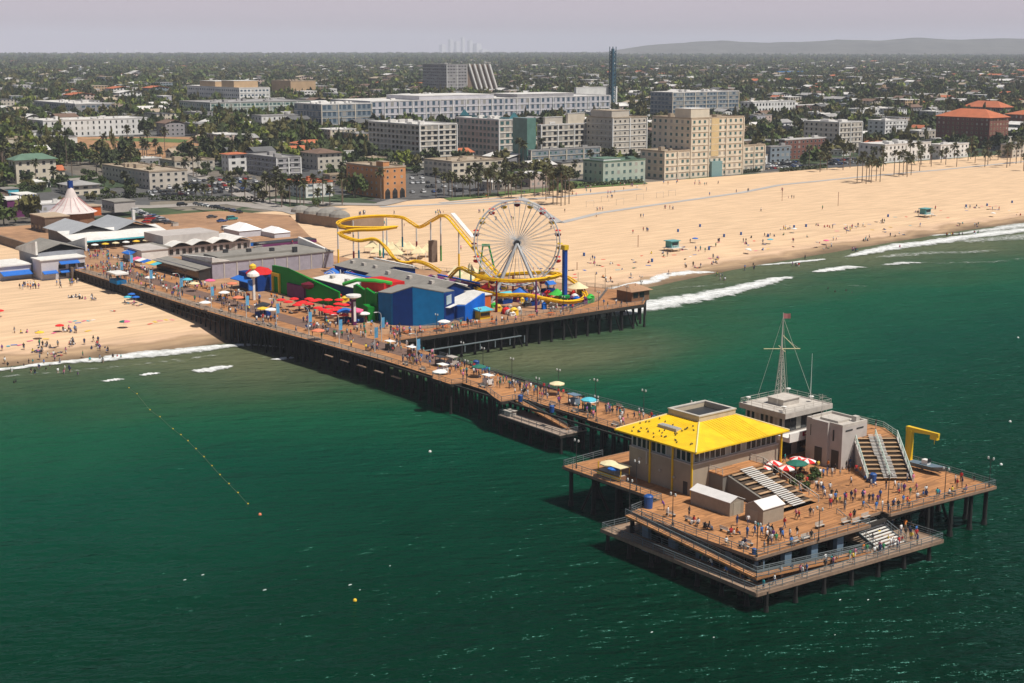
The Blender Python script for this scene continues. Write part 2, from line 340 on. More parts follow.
foam([(870,259,4),(905,255,8),(935,253,8),(965,253,6),(1000,250,5)], .62)
foam([(925,236,3),(960,234,3),(1000,229,8),(1060,220,10)], .9)
foam([(950,243,6),(985,240,12),(1020,238,16),(1060,232,16)], .66)
foam([(750,284,8),(775,284,12),(800,288,8)], .5)
foam([(900,262,3),(940,264,6),(1000,262,5),(1050,255,4)], .5)
foam([(845,286,1),(858,286,3),(870,287,1)], .6)
foam([(660,290,3),(700,287,3),(740,282,2)], .5)
me = bpy.data.meshes.new('surf_foam'); me.from_pydata(fv, [], ff); a_ = me.attributes.new('edge', 'FLOAT', 'POINT'); a_.data.foreach_set('value', fa); me.materials.append(mf)
me.polygons.foreach_set('use_smooth', [True]*len(ff))
fo = bpy.data.objects.new('surf_foam', me); C.objects.link(fo); fo.location = (*W(0,0), 0); fo.rotation_euler = (0,0,TH); fo['kind'] = 'stuff'; fo['label'] = 'white foam of the small waves breaking along the beach'; fo['category'] = 'foam'
foam([(690,286,4),(740,276,6),(790,270,6),(830,266,5)], .55)
foam([(640,322,4),(690,312,7),(740,304,6),(780,296,4)], .52)
foam([(860,262,5),(910,250,10),(960,246,12),(1020,243,14),(1060,238,14)], .58)
foam([(930,270,4),(980,262,8),(1040,256,9)], .5)
foam([(880,243,2),(920,239,3),(960,234,3),(1010,227,4)], .8)
foam([(0,384,3),(60,380,4),(120,374,4),(170,368,4)], .45)
# small whitecap flecks on the open water
fm = MB(); rr = random.Random(3)
flecks = [(185,580),(203,575),(265,590),(350,585),(360,590),(390,566),(655,563),(840,600),(835,635),(868,600),(880,600),(590,380)]
for i in range(2):
    x, y = (rr.uniform(540,1010), rr.uniform(585,672)) if i < 7 else (rr.uniform(5,520), rr.uniform(470,670))
    flecks.append((x, y))
for x, y in flecks:
    if 600 < x < 945 and y < 600: continue
    s, t = px(x, y, 0.02); k = rr.uniform(.06,.2); an = rr.uniform(.0,.8)
    pts = [(s+k*math.cos(a)*rr.uniform(.6,1.2)*.45, t+k*1.7*math.sin(a)*rr.uniform(.6,1.2)) for a in np.linspace(0, 2*math.pi, 8)[:-1]]
    fm.prism(pts, 0.02, 0.10)
M_FOAMSOLID = mat('fleck_foam', (.7,.72,.7), .9, .1)
o = solo('foam_flecks', fm, M_FOAMSOLID, 'tiny white flecks of foam scattered over the dark green water', 'foam', (0,0,0), kind='stuff')
# hills on the horizon at right, a low plain behind everything
hm = MB(); rr = random.Random(5)
prof = [(590,54),(620,49),(650,45),(690,42),(720,41),(760,43),(800,42),(830,40),(870,41),(905,38),(940,40),(985,39),(1024,39),(1080,40),(1150,41),(1250,44),(1400,50)]
xs = np.arange(590, 1400, 6)
rows = [(9300, 0.0), (9800, .25), (10300, .52), (10800, .80), (11300, 1.0), (11900, .9)]
vs = []
for di, (D_, k) in enumerate(rows):
    for x in xs:
        yy = np.interp(x, [p_[0] for p_ in prof], [p_[1] for p_ in prof])
        X = (x-512)/FPX*11300; top = CAMH+(50-yy)/FPX*11300
        nn = 6*math.sin(x*.09+di*1.7)+4*math.sin(x*.23+di*2.9)+2.5*math.sin(x*.61+di)
        h = 30+(top-30)*k + (nn*(.8 if 0 < k < 1 else .25))
        q = np.array([X*D_/11300, D_])-O; vs.append((float(q@A), float(q@B), h))
nx = len(xs); hm.add(vs, [(i*nx+j, i*nx+j+1, (i+1)*nx+j+1, (i+1)*nx+j) for i in range(len(rows)-1) for j in range(nx-1)])
M_HILL = mat('dry_hillside', (.12,.115,.10), .95, .45, .012, .004)
struct('hills', hm, M_HILL, smooth=True)
# the air
hz = MB(); hz.box(-20500, 3200, -5200, 22500, -12, 330)
mh, n, l = pixmat('hazy_air'); n.remove(n['Principled BSDF']); pv = n.new('ShaderNodeVolumePrincipled')
pv.inputs['Color'].default_value = (.84,.90,1.0,1); pv.inputs['Density'].default_value = HAZE = 0.000078; pv.inputs['Anisotropy'].default_value = -0.1
l.new(pv.outputs[0], n['Material Output'].inputs['Volume'])
haze = solo('haze', hz, mh, 'thin pale coastal haze over the town and the sea', 'haze', (0,0,0), kind='stuff')
# ================= the piers =================
D = 7.0
M_DECK = deck_mat('deck_planks', (.36,.165,.062), .3, 0, .48)
M_DECK2 = deck_mat('deck_planks_along', (.35,.16,.062), .3, 1, .45)
M_DECKG = deck_mat('weathered_planks', (.27,.185,.125), .3, 0)
M_ROAD = deck_mat('worn_dark_planks', (.16,.095,.07), .3, 0, .25)
M_LOT = mat('tan_parking_deck', (.36,.20,.105), .9, .28, .25, .05)
M_PILE = mat('dark_creosote_timber', (.010,.009,.008), .9, .4, 2)
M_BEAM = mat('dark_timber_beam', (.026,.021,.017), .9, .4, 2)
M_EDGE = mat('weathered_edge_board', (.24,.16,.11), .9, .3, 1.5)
M_RAIL = mat('grey_blue_rail', (.14,.17,.18), .6, .15, 2)
M_RAILW = mat('brown_wood_rail', (.13,.085,.06), .8, .2, 2)
M_BLUEG = mat('pale_blue_paint', (.13,.20,.27), .6, .15, 1)
M_CONC = mat('pale_concrete', (.46,.42,.37), .9, .2, .8)
M_BEIGE = mat('beige_plaster', (.33,.27,.20), .9, .12, .6)
M_YEL = mat('yellow_roof_paint', (.78,.49,.004), .65, .16, .8, .25)
M_YELP = mat('yellow_paint', (.72,.45,.01), .5, .08, 1)
M_WHITE = mat('white_paint', (.72,.70,.66), .6, .08, .8)
M_GREYW = mat('grey_white_plaster', (.44,.40,.37), .85, .12, .6)
M_GLASS = mat('dark_glass', (.018,.022,.026), .12, 0, spec=.6)
M_GLASSB = mat('blue_green_glass', (.05,.11,.12), .15, .1, spec=.6)
M_DARK = mat('dark_metal', (.03,.032,.035), .5, .1, 2)
M_STEP = mat('pale_bench_boards', (.62,.60,.56), .7, .1, 2)
M_BROWN = mat('brown_wood', (.20,.10,.05), .85, .25, 1.5)

def rail_mb(mb, pts, h=1.1, gap=2.5, bars=3, th=.045):
    for i in range(len(pts)-1):
        a = Vector(pts[i]); b = Vector(pts[i+1]); L = (b-a).length; k = max(1, round(L/gap))
        for j in range(k+1):
            q = a.lerp(b, j/k); mb.cyl(q, q+Vector((0,0,h)), th*1.2, n=4, cap=False)
        for r in range(bars):
            z = Vector((0,0,h*(r+1)/bars)); mb.cyl(a+z, b+z, th*(1.3 if r == bars-1 else .8), n=4, cap=False)
    return mb
def piles(parent, pts, ztop, r=.30, named=100):
    rest = MB()
    for i, (s, t) in enumerate(pts):
        zb = min(-1.2, T(s, t)-.5) if T(s, t) < 0 else T(s, t)-.5
        mb = MB() if i < named else rest
        mb.cyl((s+random.uniform(-.1,.1), t+random.uniform(-.1,.1), zb), (s, t, ztop), r*1.12, r*.95, n=8, cap=False)
        if T(s, t) < .5: mb.lathe((s, t, 0), [(r*1.2,-1.2),(r*1.45,-.1),(r*1.12,.9)], n=8)
        if i < named: part('pile', mb, M_PILE, parent, smooth=False)
    if len(pts) > named:
        o = part('piles_further_in', rest, M_PILE, parent); o['kind'] = 'stuff'
# ---- end platform ----
ep = thing('fishing_pier_platform', 'broad two level timber platform under the yellow roofed restaurant at the seaward end', 'pier platform', (211, 1, 0))
up = [(182.5,-20),(207,-20),(208.6,-28),(235.1,-28),(236.2,-3.2),(233,-3.2),(233,3.6),(234.8,3.6),(236.8,29.6),(218,31),(183.5,31)]
mb = MB(); mb.prism(up, D-.12, D); part('deck', mb, M_DECK, ep)
mb = MB(); mb.prism([(s-(.25 if s > 200 else -.25), t+(.25 if t < 0 else -.25)) for s, t in up], D-.75, D-.121)
for s in range(186, 236, 4): mb.box(s, s+.4, -19 if s < 208 else -27.5, 30, D-1.3, D-.751)
part('beam', mb, M_BEAM, ep)
mb = MB()
E_ = up+[up[0]]
for i in range(len(up)):
    a, b = Vector((*E_[i], 0)), Vector((*E_[i+1], 0)); d = (b-a); nrm = Vector((d.y, -d.x, 0)).normalized()
    q = [a, b, b+nrm*.14, a+nrm*.14]; mb.prism([(v.x, v.y) for v in q], D-.42, D+.03)
part('edge_board', mb, M_EDGE, ep)
pp = []
for s in (184,190,196,202,208,214,220,226,231.5,235.2):
    for t in (-27,-19.3,-13,-6.5,0,6.5,13,19.5,25,29.3):
        if (t == -27 and s < 208) or (s > 235 and -20 < t < 7) or (s == 231.5 and t == 0): continue
        pp.append((s, t))
pp.sort(key=lambda q: -(q[0]-q[1]*.9))
piles(ep, pp, D-.7, .38)
for (s, t) in ((190,-19.3),(229,24)):
    for q in ((s, t+3.4, 0), (s-3, t, 0)): part('raking_brace', MB().cyl(q, (s, t+.3, D-1), .26, .24, n=6), M_PILE, ep)
# lower walkway round the front
LZ = 3.2
low = [(203.6,-29.8),(238.2,-31.0),(241,9.2),(228.5,9.4),(228.5,-2.2),(236.6,-2.2),(235.6,-28),(207.6,-27),(207.6,-22),(204.2,-22)]
mb = MB(); mb.prism(low, LZ-.12, LZ); lw = part('lower_walkway', mb, M_DECKG, ep)
mb = MB(); E_ = low+[low[0]]
for i in range(len(low)):
    a, b = Vector((*E_[i], 0)), Vector((*E_[i+1], 0)); d = (b-a); nrm = Vector((d.y, -d.x, 0)).normalized()
    q = [a, b, b+nrm*.12, a+nrm*.12]; mb.prism([(v.x, v.y) for v in q], LZ-.5, LZ+.05)
part('edge_board', mb, M_EDGE, lw)
mb = MB()
piles(lw, [(s, -29.5) for s in range(205, 240, 5)]+[(238.4+(t+26)*.05, t) for t in range(-29, 10, 6)], LZ-.1, .3)
mb = MB(); rail_mb(mb, [(s, t, LZ) for s, t in ((204.3,-22.1),(203.8,-29.7),(238.1,-30.9),(240.9,9.1),(229,9.3))]); rail_mb(mb, [(s, t, LZ) for s, t in ((207.5,-23),(207.5,-27.1),(235.5,-28.1),(236.4,-3))]); part('railing', mb, M_RAIL, lw)
# ramp that falls along the side and the front
mb = MB()
mb.prism([(209,-29.6),(236.8,-29.6),(236.8,-28.1),(209,-28.1)], [D-.35, 4.4, 4.4, D-.35], [D-.1, 4.7, 4.7, D-.1])
mb.prism([(235.4,-28.1),(236.8,-28.1),(238.0,-5),(236.6,-5)], [4.4,4.4,LZ+.01,LZ+.01], [4.7,4.7,LZ+.3,LZ+.3])
rp = part('ramp', mb, M_DECK, ep)
mb = MB()
rail_mb(mb, [(209,-29.5,D-.1),(236.7,-29.5,4.7),(237.9,-5,LZ+.3)], 1.05, 2.5, 4, .055)
rail_mb(mb, [(209,-28.2,D-.1),(235.5,-28.2,4.7),(236.7,-5,LZ+.3)], 1.05, 2.5, 4, .055)
part('railing', mb, M_RAIL, rp)
for i, (s, t) in enumerate([(211,-26.7),(217,-26.7),(223,-26.7),(229,-26.7),(234.6,-26.7),(234.8,-21),(234.8,-15),(234.8,-9)]):
    mb = MB(); mb.box(s-.75, s+.75, t-.35, t+.35, LZ-2.3, D-.76) if i < 4 else mb.box(s-.4, s+.4, t-.75, t+.75, LZ-2.3, D-.76)
    part('blue_column', mb, M_BLUEG, ep)
# upper railing
mb = MB(); rail_mb(mb, [(s, t, D) for s, t in ((181.9,-10),(182.6,-19.9),(207.2,-19.9),(208.6,-27.9),(235.0,-27.9),(236.1,-3.3))])
rail_mb(mb, [(s, t, D) for s, t in ((233.2,3.8),(234.7,3.8),(236.7,29.5),(218,30.9),(184,30.9))]); part('railing', mb, M_RAIL, ep)
# stair from deck to lower walkway (pale treads)
def stair(parent, s0, s1, t0, t1, z0, z1, nst, m1, m2, name='stair', along='s'):
    mb = MB(); 
    for i in range(nst):
        u0 = i/nst; u1 = (i+1)/nst; z = z0+(z1-z0)*(i+.5)/nst
        if along == 's': mb.box(s0+(s1-s0)*u0, s0+(s1-s0)*(u1-.35/nst), t0, t1, z-.12, z)
        else: mb.box(s0, s1, t0+(t1-t0)*u0, t0+(t1-t0)*(u1-.35/nst), z-.12, z)
    st_ = part(name, mb, m1, parent)
    mb = MB(); mi_, ma_ = (s0, s1) if along == 's' else (t0, t1)
    for tt in ((t0-.15, t0), (t1, t1+.15)) if along == 's' else ((s0-.15, s0), (s1, s1+.15)):
        if along == 's': mb.prism([(s0,tt[0]),(s1,tt[0]),(s1,tt[1]),(s0,tt[1])], [z0-.5,z1-.5,z1-.5,z0-.5], [z0+.05,z1+.05,z1+.05,z0+.05])
        else: mb.prism([(tt[0],t0),(tt[1],t0),(tt[1],t1),(tt[0],t1)], [z0-.5,z0-.5,z1-.5,z1-.5], [z0+.05,z0+.05,z1+.05,z1+.05])
    if along == 's': rail_mb(mb, [(s0,t0-.1,z0),(s1,t0-.1,z1)], 1.0, 1.5, 2); rail_mb(mb, [(s0,t1+.1,z0),(s1,t1+.1,z1)], 1.0, 1.5, 2)
    part('handrail', mb, m2, st_); return st_
stair(ep, 229.5, 238.2, -2.9, 3.3, D-.1, LZ+.15, 15, M_STEP, M_RAIL)
# ---- main pier ----
mp = thing('main_pier', 'long timber pier with orange brown plank deck on dark piles, running out from the beach', 'pier', (60, 8, 0))
near = [(-93,0),(-50,0),(-25,-.2),(0,-.2),(30,.3),(60,1.8),(90,3.3),(110,3.0),(112,1.5),(119.5,1.3),(120,4.0),(129,3.8),(134.5,1.6),(138.8,.2),(139.2,5.6),(160,5.6),(161,4.5),(182.4,4.0)]
far = [(182.4,17.5),(160,17),(127,15),(94,16.6),(72,18.5),(72,20)]
dk = near+far+[(-40,20.0),(-93,20.0)]
mb = MB(); mb.prism(dk, D-.12, D); part('deck', mb, M_DECK, mp)
mb = MB()
for s in range(-20, 182, 4): 
    t0 = np.interp(s, [a for a, b in near if 1], [b for a, b in near]); t1 = 17 if s > 72 else 20
    mb.box(s, s+.4, t0+.2, t1-.2, D-1.2, D-.5)
for t in range(2, 18, 3): mb.box(-90, 182, t, t+.35, D-.5, D-.121)
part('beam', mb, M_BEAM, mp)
mb = MB()
for P_ in (near, far[:-1]):
    for i in range(len(P_)-1):
        a, b = Vector((*P_[i], 0)), Vector((*P_[i+1], 0)); d = (b-a); nrm = Vector((d.y, -d.x, 0)).normalized()
        q = [a, b, b+nrm*.14, a+nrm*.14]; mb.prism([(v.x, v.y) for v in q], D-.6, D+.03)
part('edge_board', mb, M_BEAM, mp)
mb = MB(); mb.prism([(-92,8),(-40,8),(60,9),(105,9.5),(106,15),(60,15),(-40,14),(-92,14)], D+.004, D+.02); part('roadway', mb, M_ROAD, mp)
mb = MB(); mb.prism([(-92,.6),(0,.5),(60,2.5),(90,4),(90,6),(60,5.5),(0,4.2),(-92,4.2)], D+.004, D+.018); part('worn_strip', mb, M_DECKG, mp)
mb = MB(); rail_mb(mb, [(s, t+.15, D) for s, t in near], 1.1, 3.0); rail_mb(mb, [(s, t-.15, D) for s, t in far[:-2]], 1.1, 3.0); part('railing', mb, M_RAIL, mp)
pp = []
for s in np.arange(14, 182, 3.6):
    t0 = float(np.interp(s, [a for a, b in near], [b for a, b in near]))
    for t in (t0+.6, t0+3.4, t0+6.5, 11.5, 16): pp.append((float(s), t))
pp.sort(key=lambda q: q[1]*3-q[0]*.3)
piles(mp, pp, D-.5, .26)
# solid dark timber wall under the landward part and a sloping service rail under the deck
mb = MB(); mb.prism([(-93,.3),(-20,.3),(-20,.9),(-93,.9)], [2.5,2.5,2.5,2.5], D-.6); part('timber_wall', mb, M_BEAM, mp)
for s in range(-92, -20, 3):
    pass
mb = MB()
for s in range(-91, 20, 3): mb.box(s, s+.35, -.05 if s < -22 else .2, .32 if s < -22 else .6, T(s,0)-.4, D-.6)
mb.box(-93, 12, .0, .28, 4.6, 4.9)
part('timber_post', mb, M_BEAM, mp)
mb = MB()
for k in range(5): mb.box(66+k*7, 69.5+k*7, 1.0+k*.35, 1.6+k*.35, D-2.4-k*.15, D-2.2-k*.15)
part('service_ledge', mb, M_EDGE, mp)
# lower side landing
sl = thing('fishing_landing', 'small grey plank landing hung low beside the main pier, reached by a ramp', 'landing', (146, -1, 0))
pl = [(137.6,.4),(158.2,-.2),(158.4,7.0),(137.8,7.0)]
SZ = 4.0
mb = MB(); mb.prism(pl, SZ-.15, SZ); part('deck', mb, mat('grey_planks', (.36,.27,.21), .9, .2, 2), sl)
mb = MB(); mb.prism([(s, t+(.2 if t < 0 else -.2)) for s, t in pl], SZ-.7, SZ-.151); part('beam', mb, M_BEAM, sl)
mb = MB(); rail_mb(mb, [(s, t, SZ) for s, t in ((137.9,6.5),(137.8,.6),(158.1,0),(158.3,6.8))]); part('railing', mb, M_RAIL, sl)
piles(sl, [(s, t) for s in (138.2,143,148,153,157.8) for t in (.6,3.6,6.5)], SZ-.6, .26)
mb = MB(); mb.prism([(139.2,3.6),(156,3.6),(156,5.4),(139.2,5.4)], [D-.4,SZ+.02,SZ+.02,D-.4], [D-.1,SZ+.25,SZ+.25,D-.1]); r_ = part('ramp', mb, M_DECK, sl)
mb = MB(); rail_mb(mb, [(139.2,3.7,D-.1),(156,3.7,SZ+.2)]); rail_mb(mb, [(139.2,5.3,D-.1),(156,5.3,SZ+.2)]); part('railing', mb, M_RAIL, r_)
mb = MB(); mb.box(138.6,140.6,1.2,2.8,SZ,SZ+1.0); mb.box(138.4,140.8,1.0,3.0,SZ+1.0,SZ+1.1); part('cleaning_table', mb, M_CONC, sl)
# ---- amusement pier ----
ap = thing('amusement_pier', 'wide square timber pier beside the main pier carrying the fairground rides', 'pier', (20, 70, 0))
pk = [(72,20.1),(72,60),(72.5,104),(68.5,108.5),(57.5,120),(44,114),(0,103),(-30,88),(-70,86),(-82,92),(-124,108),(-190,137),(-226,120),(-226,20.1)]
mb = MB(); mb.prism([q for q in pk if True], D-.14, D-.02); part('deck', mb, M_LOT, ap)
mb = MB(); mb.prism([(71.9,20.3),(72,60),(72.4,104),(68.4,108.4),(57.4,119.8),(46,113),(59,98),(66,82),(66,60),(64,38),(63,20.3)], D-.018, D); part('boardwalk', mb, M_DECK2, ap)
mb = MB()
P_ = [(72,20),(72,60),(72.5,104),(68.5,108.5),(57.5,120),(44,114),(0,103),(-30,88)]
for i in range(len(P_)-1):
    a, b = Vector((*P_[i], 0)), Vector((*P_[i+1], 0)); d = (b-a); nrm = Vector((d.y, -d.x, 0)).normalized()
    q = [a, b, b+nrm*.14, a+nrm*.14]; mb.prism([(v.x, v.y) for v in q], D-.9, D+.03)
for t in range(21, 100, 4): mb.box(-10, 71.8, t, t+.4, D-1.2, D-.141)
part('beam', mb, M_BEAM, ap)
mb = MB(); rail_mb(mb, [(s, t, D) for s, t in ((71.7,20),(71.7,60),(72.2,103.8),(68.3,108.2),(57.3,119.6),(44,113.8),(0,102.8),(-30,87.8))], 1.1, 3); part('railing', mb, M_RAIL, ap)
pp = [(s, t) for s in (71.2,66.5,61,55,48,41,34,27,20,13) for t in np.arange(22, 110, 4.4)]+[(62,112),(58,118.5),(52,115.5),(67,108)]
piles(ap, [(float(a), float(b)) for a, b in pp], D-.9, .30)
for (s, t) in ((71.3,96),(71.3,101),(69,105),(71.3,78),(71.3,60)): part('raking_brace', MB().cyl((s,t,0),(s,t-2.6,D-1),.2,n=6), M_PILE, ap)
mb = MB(); mb.box(73.0, 73.6, 24, 58, 3.5, 3.7)
for t in range(24, 60, 5): mb.box(73.2,73.45,t,t+.25,1.6,3.5)
part('service_ledge', mb, M_RAIL, ap)
mb = MB(); mb.prism([(-9,21),(-8.5,21),(-8.5,99),(-9,99)], 1, D-.9); part('timber_wall', mb, M_BEAM, ap)
mb = MB(); mb.box(-231.5, -40, 20.5, 21, 2, D-.2); mb.box(-93.4,-93,0,21,2,D-.13); part('retaining_wall', mb, M_BEAM, ap)
# stone sea wall curving at the land end
mb = MB(); P_ = [(-93,-.2),(-100,.5),(-106,4),(-108,9),(-150,9.5),(-232,10)]
for i in range(len(P_)-1):
    a, b = Vector((*P_[i], 0)), Vector((*P_[i+1], 0)); d = (b-a); nrm = Vector((-d.y, d.x, 0)).normalized()
    q = [a, b, b+nrm*.8, a+nrm*.8]; mb.prism([(v.x, v.y) for v in q], 2, D+.9)
solo('sea_wall', mb, mat('brown_stone', (.15,.11,.08), .9, .35, 1.2, bump=.3), 'brown stone sea wall curving round at the landward end of the pier', 'sea wall', (-100,4,3))
mb = MB(); mb.prism([(-93.2,.6),(-99.8,1.2),(-105.2,4.4),(-107.2,9.2),(-150,10.2),(-231,10.8),(-231,20.3),(-93.2,20.3)], 2, D-.03)
struct('pavement', mb, M_LOT)
# ================= makers used over and over =================
def winmesh(w_, h, glass, frame, face):      # a window: frame and pane, standing proud of its wall; face 's+' looks out to sea, 't-' looks left
    key = ('win', round(w_,2), round(h,2), glass.name, frame.name, face)
    if key in MATS: return MATS[key]
    mb = MB(); f = min(.09, w_*.1)
    def bx(a0, a1, z0, z1, d0, d1):
        if face == 's+': mb.box(d0, d1, a0, a1, z0, z1)
        else: mb.box(a0, a1, -d1, -d0, z0, z1)
    mb.mi(1); bx(-w_/2, w_/2, h-f, h, .002, .07); bx(-w_/2, w_/2, 0, f, .002, .09); bx(-w_/2, -w_/2+f, f, h-f, .002, .07); bx(w_/2-f, w_/2, f, h-f, .002, .07)
    mb.mi(0); bx(-w_/2+f, w_/2-f, f, h-f, .002, .03)
    me = mb.mesh('window', [glass, frame]); MATS[key] = me; return me
M_CURT = mat('curtained_pane', (.30,.29,.26), .5, .1)
rw = random.Random(17)
def windows(root, face, plane, a0, a1, z0, cols, rows, w_, h, dz, glass, frame, cnt=None, skip=None):
    org = ORG[root]; me0 = winmesh(w_, h, glass, frame, face); me1 = winmesh(w_, h, M_CURT, frame, face); c = 0
    for r in range(rows):
        for k in range(cols):
            if skip and skip(k, r): continue
            a = a0+(a1-a0)*(k+.5)/cols; z = z0+r*dz; me = me1 if rw.random() < .2 else me0
            p_ = (plane-org[0], a-org[1], z-org[2]) if face == 's+' else (a-org[0], plane-org[1], z-org[2])
            if cnt is not None:
                cnt[0] += 1
                if cnt[0] > 100: cnt[1].append((me, p_)); continue
            place(me, 'window', *p_, parent=root); c += 1
def rest_windows(root, cnt, mats):           # windows past the hundredth: one part
    if not cnt[1]: return
    vs = []; fs = []; mi = []
    for me, p_ in cnt[1]:
        b = len(vs); vs += [(v.co.x+p_[0], v.co.y+p_[1], v.co.z+p_[2]) for v in me.vertices]
        for f in me.polygons: fs.append(tuple(i+b for i in f.vertices)); mi.append(2 if (me.materials[0] == M_CURT and f.material_index == 0) else f.material_index)
    m2 = bpy.data.meshes.new('further_windows'); m2.from_pydata(vs, [], fs)
    for m in list(mats)+[M_CURT]: m2.materials.append(m)
    m2.polygons.foreach_set('material_index', mi); o = bpy.data.objects.new('further_windows', m2); C.objects.link(o); o.parent = root; o['kind'] = 'stuff'
def gable(mb, s0, s1, t0, t1, z0, z1, along='s', ov=.4, th=.15):
    if along == 's':
        m = (t0+t1)/2
        for (ta, tb) in ((t0-ov, m), (t1+ov, m)):
            za = z0-ov*(z1-z0)/((t1-t0)/2); mb.prism([(s0-ov,ta),(s1+ov,ta),(s1+ov,tb),(s0-ov,tb)], [za,za,z1,z1], [za+th,za+th,z1+th,z1+th])
    else:
        m = (s0+s1)/2
        for (sa, sb) in ((s0-ov, m), (s1+ov, m)):
            za = z0-ov*(z1-z0)/((s1-s0)/2); mb.prism([(sa,t0-ov),(sa,t1+ov),(sb,t1+ov),(sb,t0-ov)], [za,za,z1,z1], [za+th,za+th,z1+th,z1+th])
def gwall(mb, s0, s1, t0, t1, z0, ze, zr, along='s'):     # walls with gable ends
    if along == 's':
        m = (t0+t1)/2; sec = [(t0,z0),(t1,z0),(t1,ze),(m,zr),(t0,ze)]
        mb.add([(s0,a,b) for a, b in sec]+[(s1,a,b) for a, b in sec], [(4,3,2,1,0),(5,6,7,8,9),(0,1,6,5),(1,2,7,6),(4,0,5,9)])
    else:
        m = (s0+s1)/2; sec = [(s0,z0),(s1,z0),(s1,ze),(m,zr),(s0,ze)]
        mb.add([(a,t0,b) for a, b in sec]+[(a,t1,b) for a, b in sec], [(0,1,2,3,4),(9,8,7,6,5),(0,5,6,1),(1,6,7,2),(4,9,5,0)])
def flatroof(mb, s0, s1, t0, t1, z, th=.35, par=.5, pw=.3):
    mb.box(s0, s1, t0, t1, z, z+.1)
    mb.box(s0, s1, t0, t0+pw, z+.1, z+par); mb.box(s0, s1, t1-pw, t1, z+.1, z+par); mb.box(s0, s0+pw, t0+pw, t1-pw, z+.1, z+par); mb.box(s1-pw, s1, t0+pw, t1-pw, z+.1, z+par)

# ---- umbrellas ----
def umb_mesh(r, h, cols, n=8):
    mb = MB(); top = (0,0,h+.45*r*.6)
    for k in range(n):
        a0 = 2*math.pi*k/n; a1 = 2*math.pi*(k+1)/n
        p0 = (r*math.cos(a0), r*math.sin(a0), h); p1 = (r*math.cos(a1), r*math.sin(a1), h); m0 = (p0[0]*.5, p0[1]*.5, h+.19*r); m1 = (p1[0]*.5, p1[1]*.5, h+.19*r)
        mb.mi(k % len(cols)); mb.add([p0,p1,m1,m0], [(0,1,2,3)]); mb.add([m0,m1,top], [(0,1,2)])
        mb.add([p0,p1,(p1[0],p1[1],h-.18),(p0[0],p0[1],h-.18)], [(3,2,1,0)])
    return mb
UM = {}
def umbrella(s, t, z, r, h, cols, label, group, auto=True, cat='umbrella', name='parasol'):
    key = (r, h, tuple(c.name for c in cols))
    if key not in UM: UM[key] = (umb_mesh(r, h, cols).mesh('canopy', cols), MB().cyl((0,0,0),(0,0,h+.3*r),.035,n=5).mesh('pole', M_WHITE))
    root = thing(name, label, cat, (s, t, z), group, rz=random.uniform(0,1), auto=auto)
    place(UM[key][0], 'canopy', 0,0,0, parent=root); place(UM[key][1], 'pole', 0,0,0, parent=root); return root
M_RED = mat('red_canvas', (.72,.012,.012), .7, .1, 1); M_BLU = mat('blue_canvas', (.01,.13,.50), .7, .1, 1); M_CANW = mat('white_canvas', (.78,.76,.72), .7, .06, 1)
M_CREAM = mat('cream_canvas', (.70,.60,.36), .8, .08, 1); M_GRNC = mat('green_canvas', (.01,.13,.09), .7, .1, 1); M_TEALC = mat('aqua_canvas', (.08,.45,.55), .7, .1, 1); M_ORGC = mat('coral_canvas', (.70,.20,.10), .7, .1, 1); M_PNKC = mat('pink_canvas', (.75,.12,.25), .7, .1, 1); M_YELC = mat('golden_canvas', (.8,.5,.03), .7, .1, 1)
# ---- lamp posts ----
def lamp_meshes():
    pole = MB(); pole.lathe((0,0,0), [(.16,0),(.14,.5),(.075,.6),(.055,4.9)], n=8); pole.cyl((-.55,0,4.75),(.55,0,4.75),.04,n=5)
    arm = MB()
    for s_ in (-.5,.5): arm.lathe((s_,0,4.8), [(.08,0),(.17,.12),(.15,.42),(.04,.5)], n=8)
    return pole.mesh('pole', M_DARK), arm.mesh('lamp_globe', mat('lamp_glass', (.5,.5,.47), .3, 0))
LPM = lamp_meshes()
def lamp(s, t, z, where):
    r_ = thing('street_lamp', 'dark twin globe lamp post '+where, 'lamp post', (s,t,z), 'dark lamp posts along the pier', auto=True)
    place(LPM[0], 'pole', 0,0,0, parent=r_); place(LPM[1], 'lamp_globe', 0,0,0, parent=r_)
pl_ = MB(); pl_.lathe((0,0,0), [(.14,0),(.10,1),(.07,6.6)], n=8); pl_.tube([(0,0,6.5),(0,-.15,7.1),(.0,-.7,7.5),(.0,-1.5,7.55)], .06); 
bn_ = MB(); bn_.box(-.04,.04,.12,1.0,3.4,6.0); ah_ = MB(); ah_.box(-.15,.15,-2.1,-1.3,7.47,7.62)
BPM = (pl_.mesh('pole', mat('pale_grey_paint', (.5,.52,.52), .5, .1)), bn_.mesh('banner', mat('light_blue_banner', (.10,.33,.55), .7, .35, 1.2)), ah_.mesh('lamp_head', M_WHITE))
def bannerlamp(s, t, z, where, rz=0):
    r_ = thing('banner_lamp', 'pale curved street lamp with blue banner '+where, 'lamp post', (s,t,z), 'pale banner lamps along the pier', rz=rz, auto=True)
    for m_, n_ in zip(BPM, ('pole','banner','lamp_head')): place(m_, n_, 0,0,0, parent=r_)
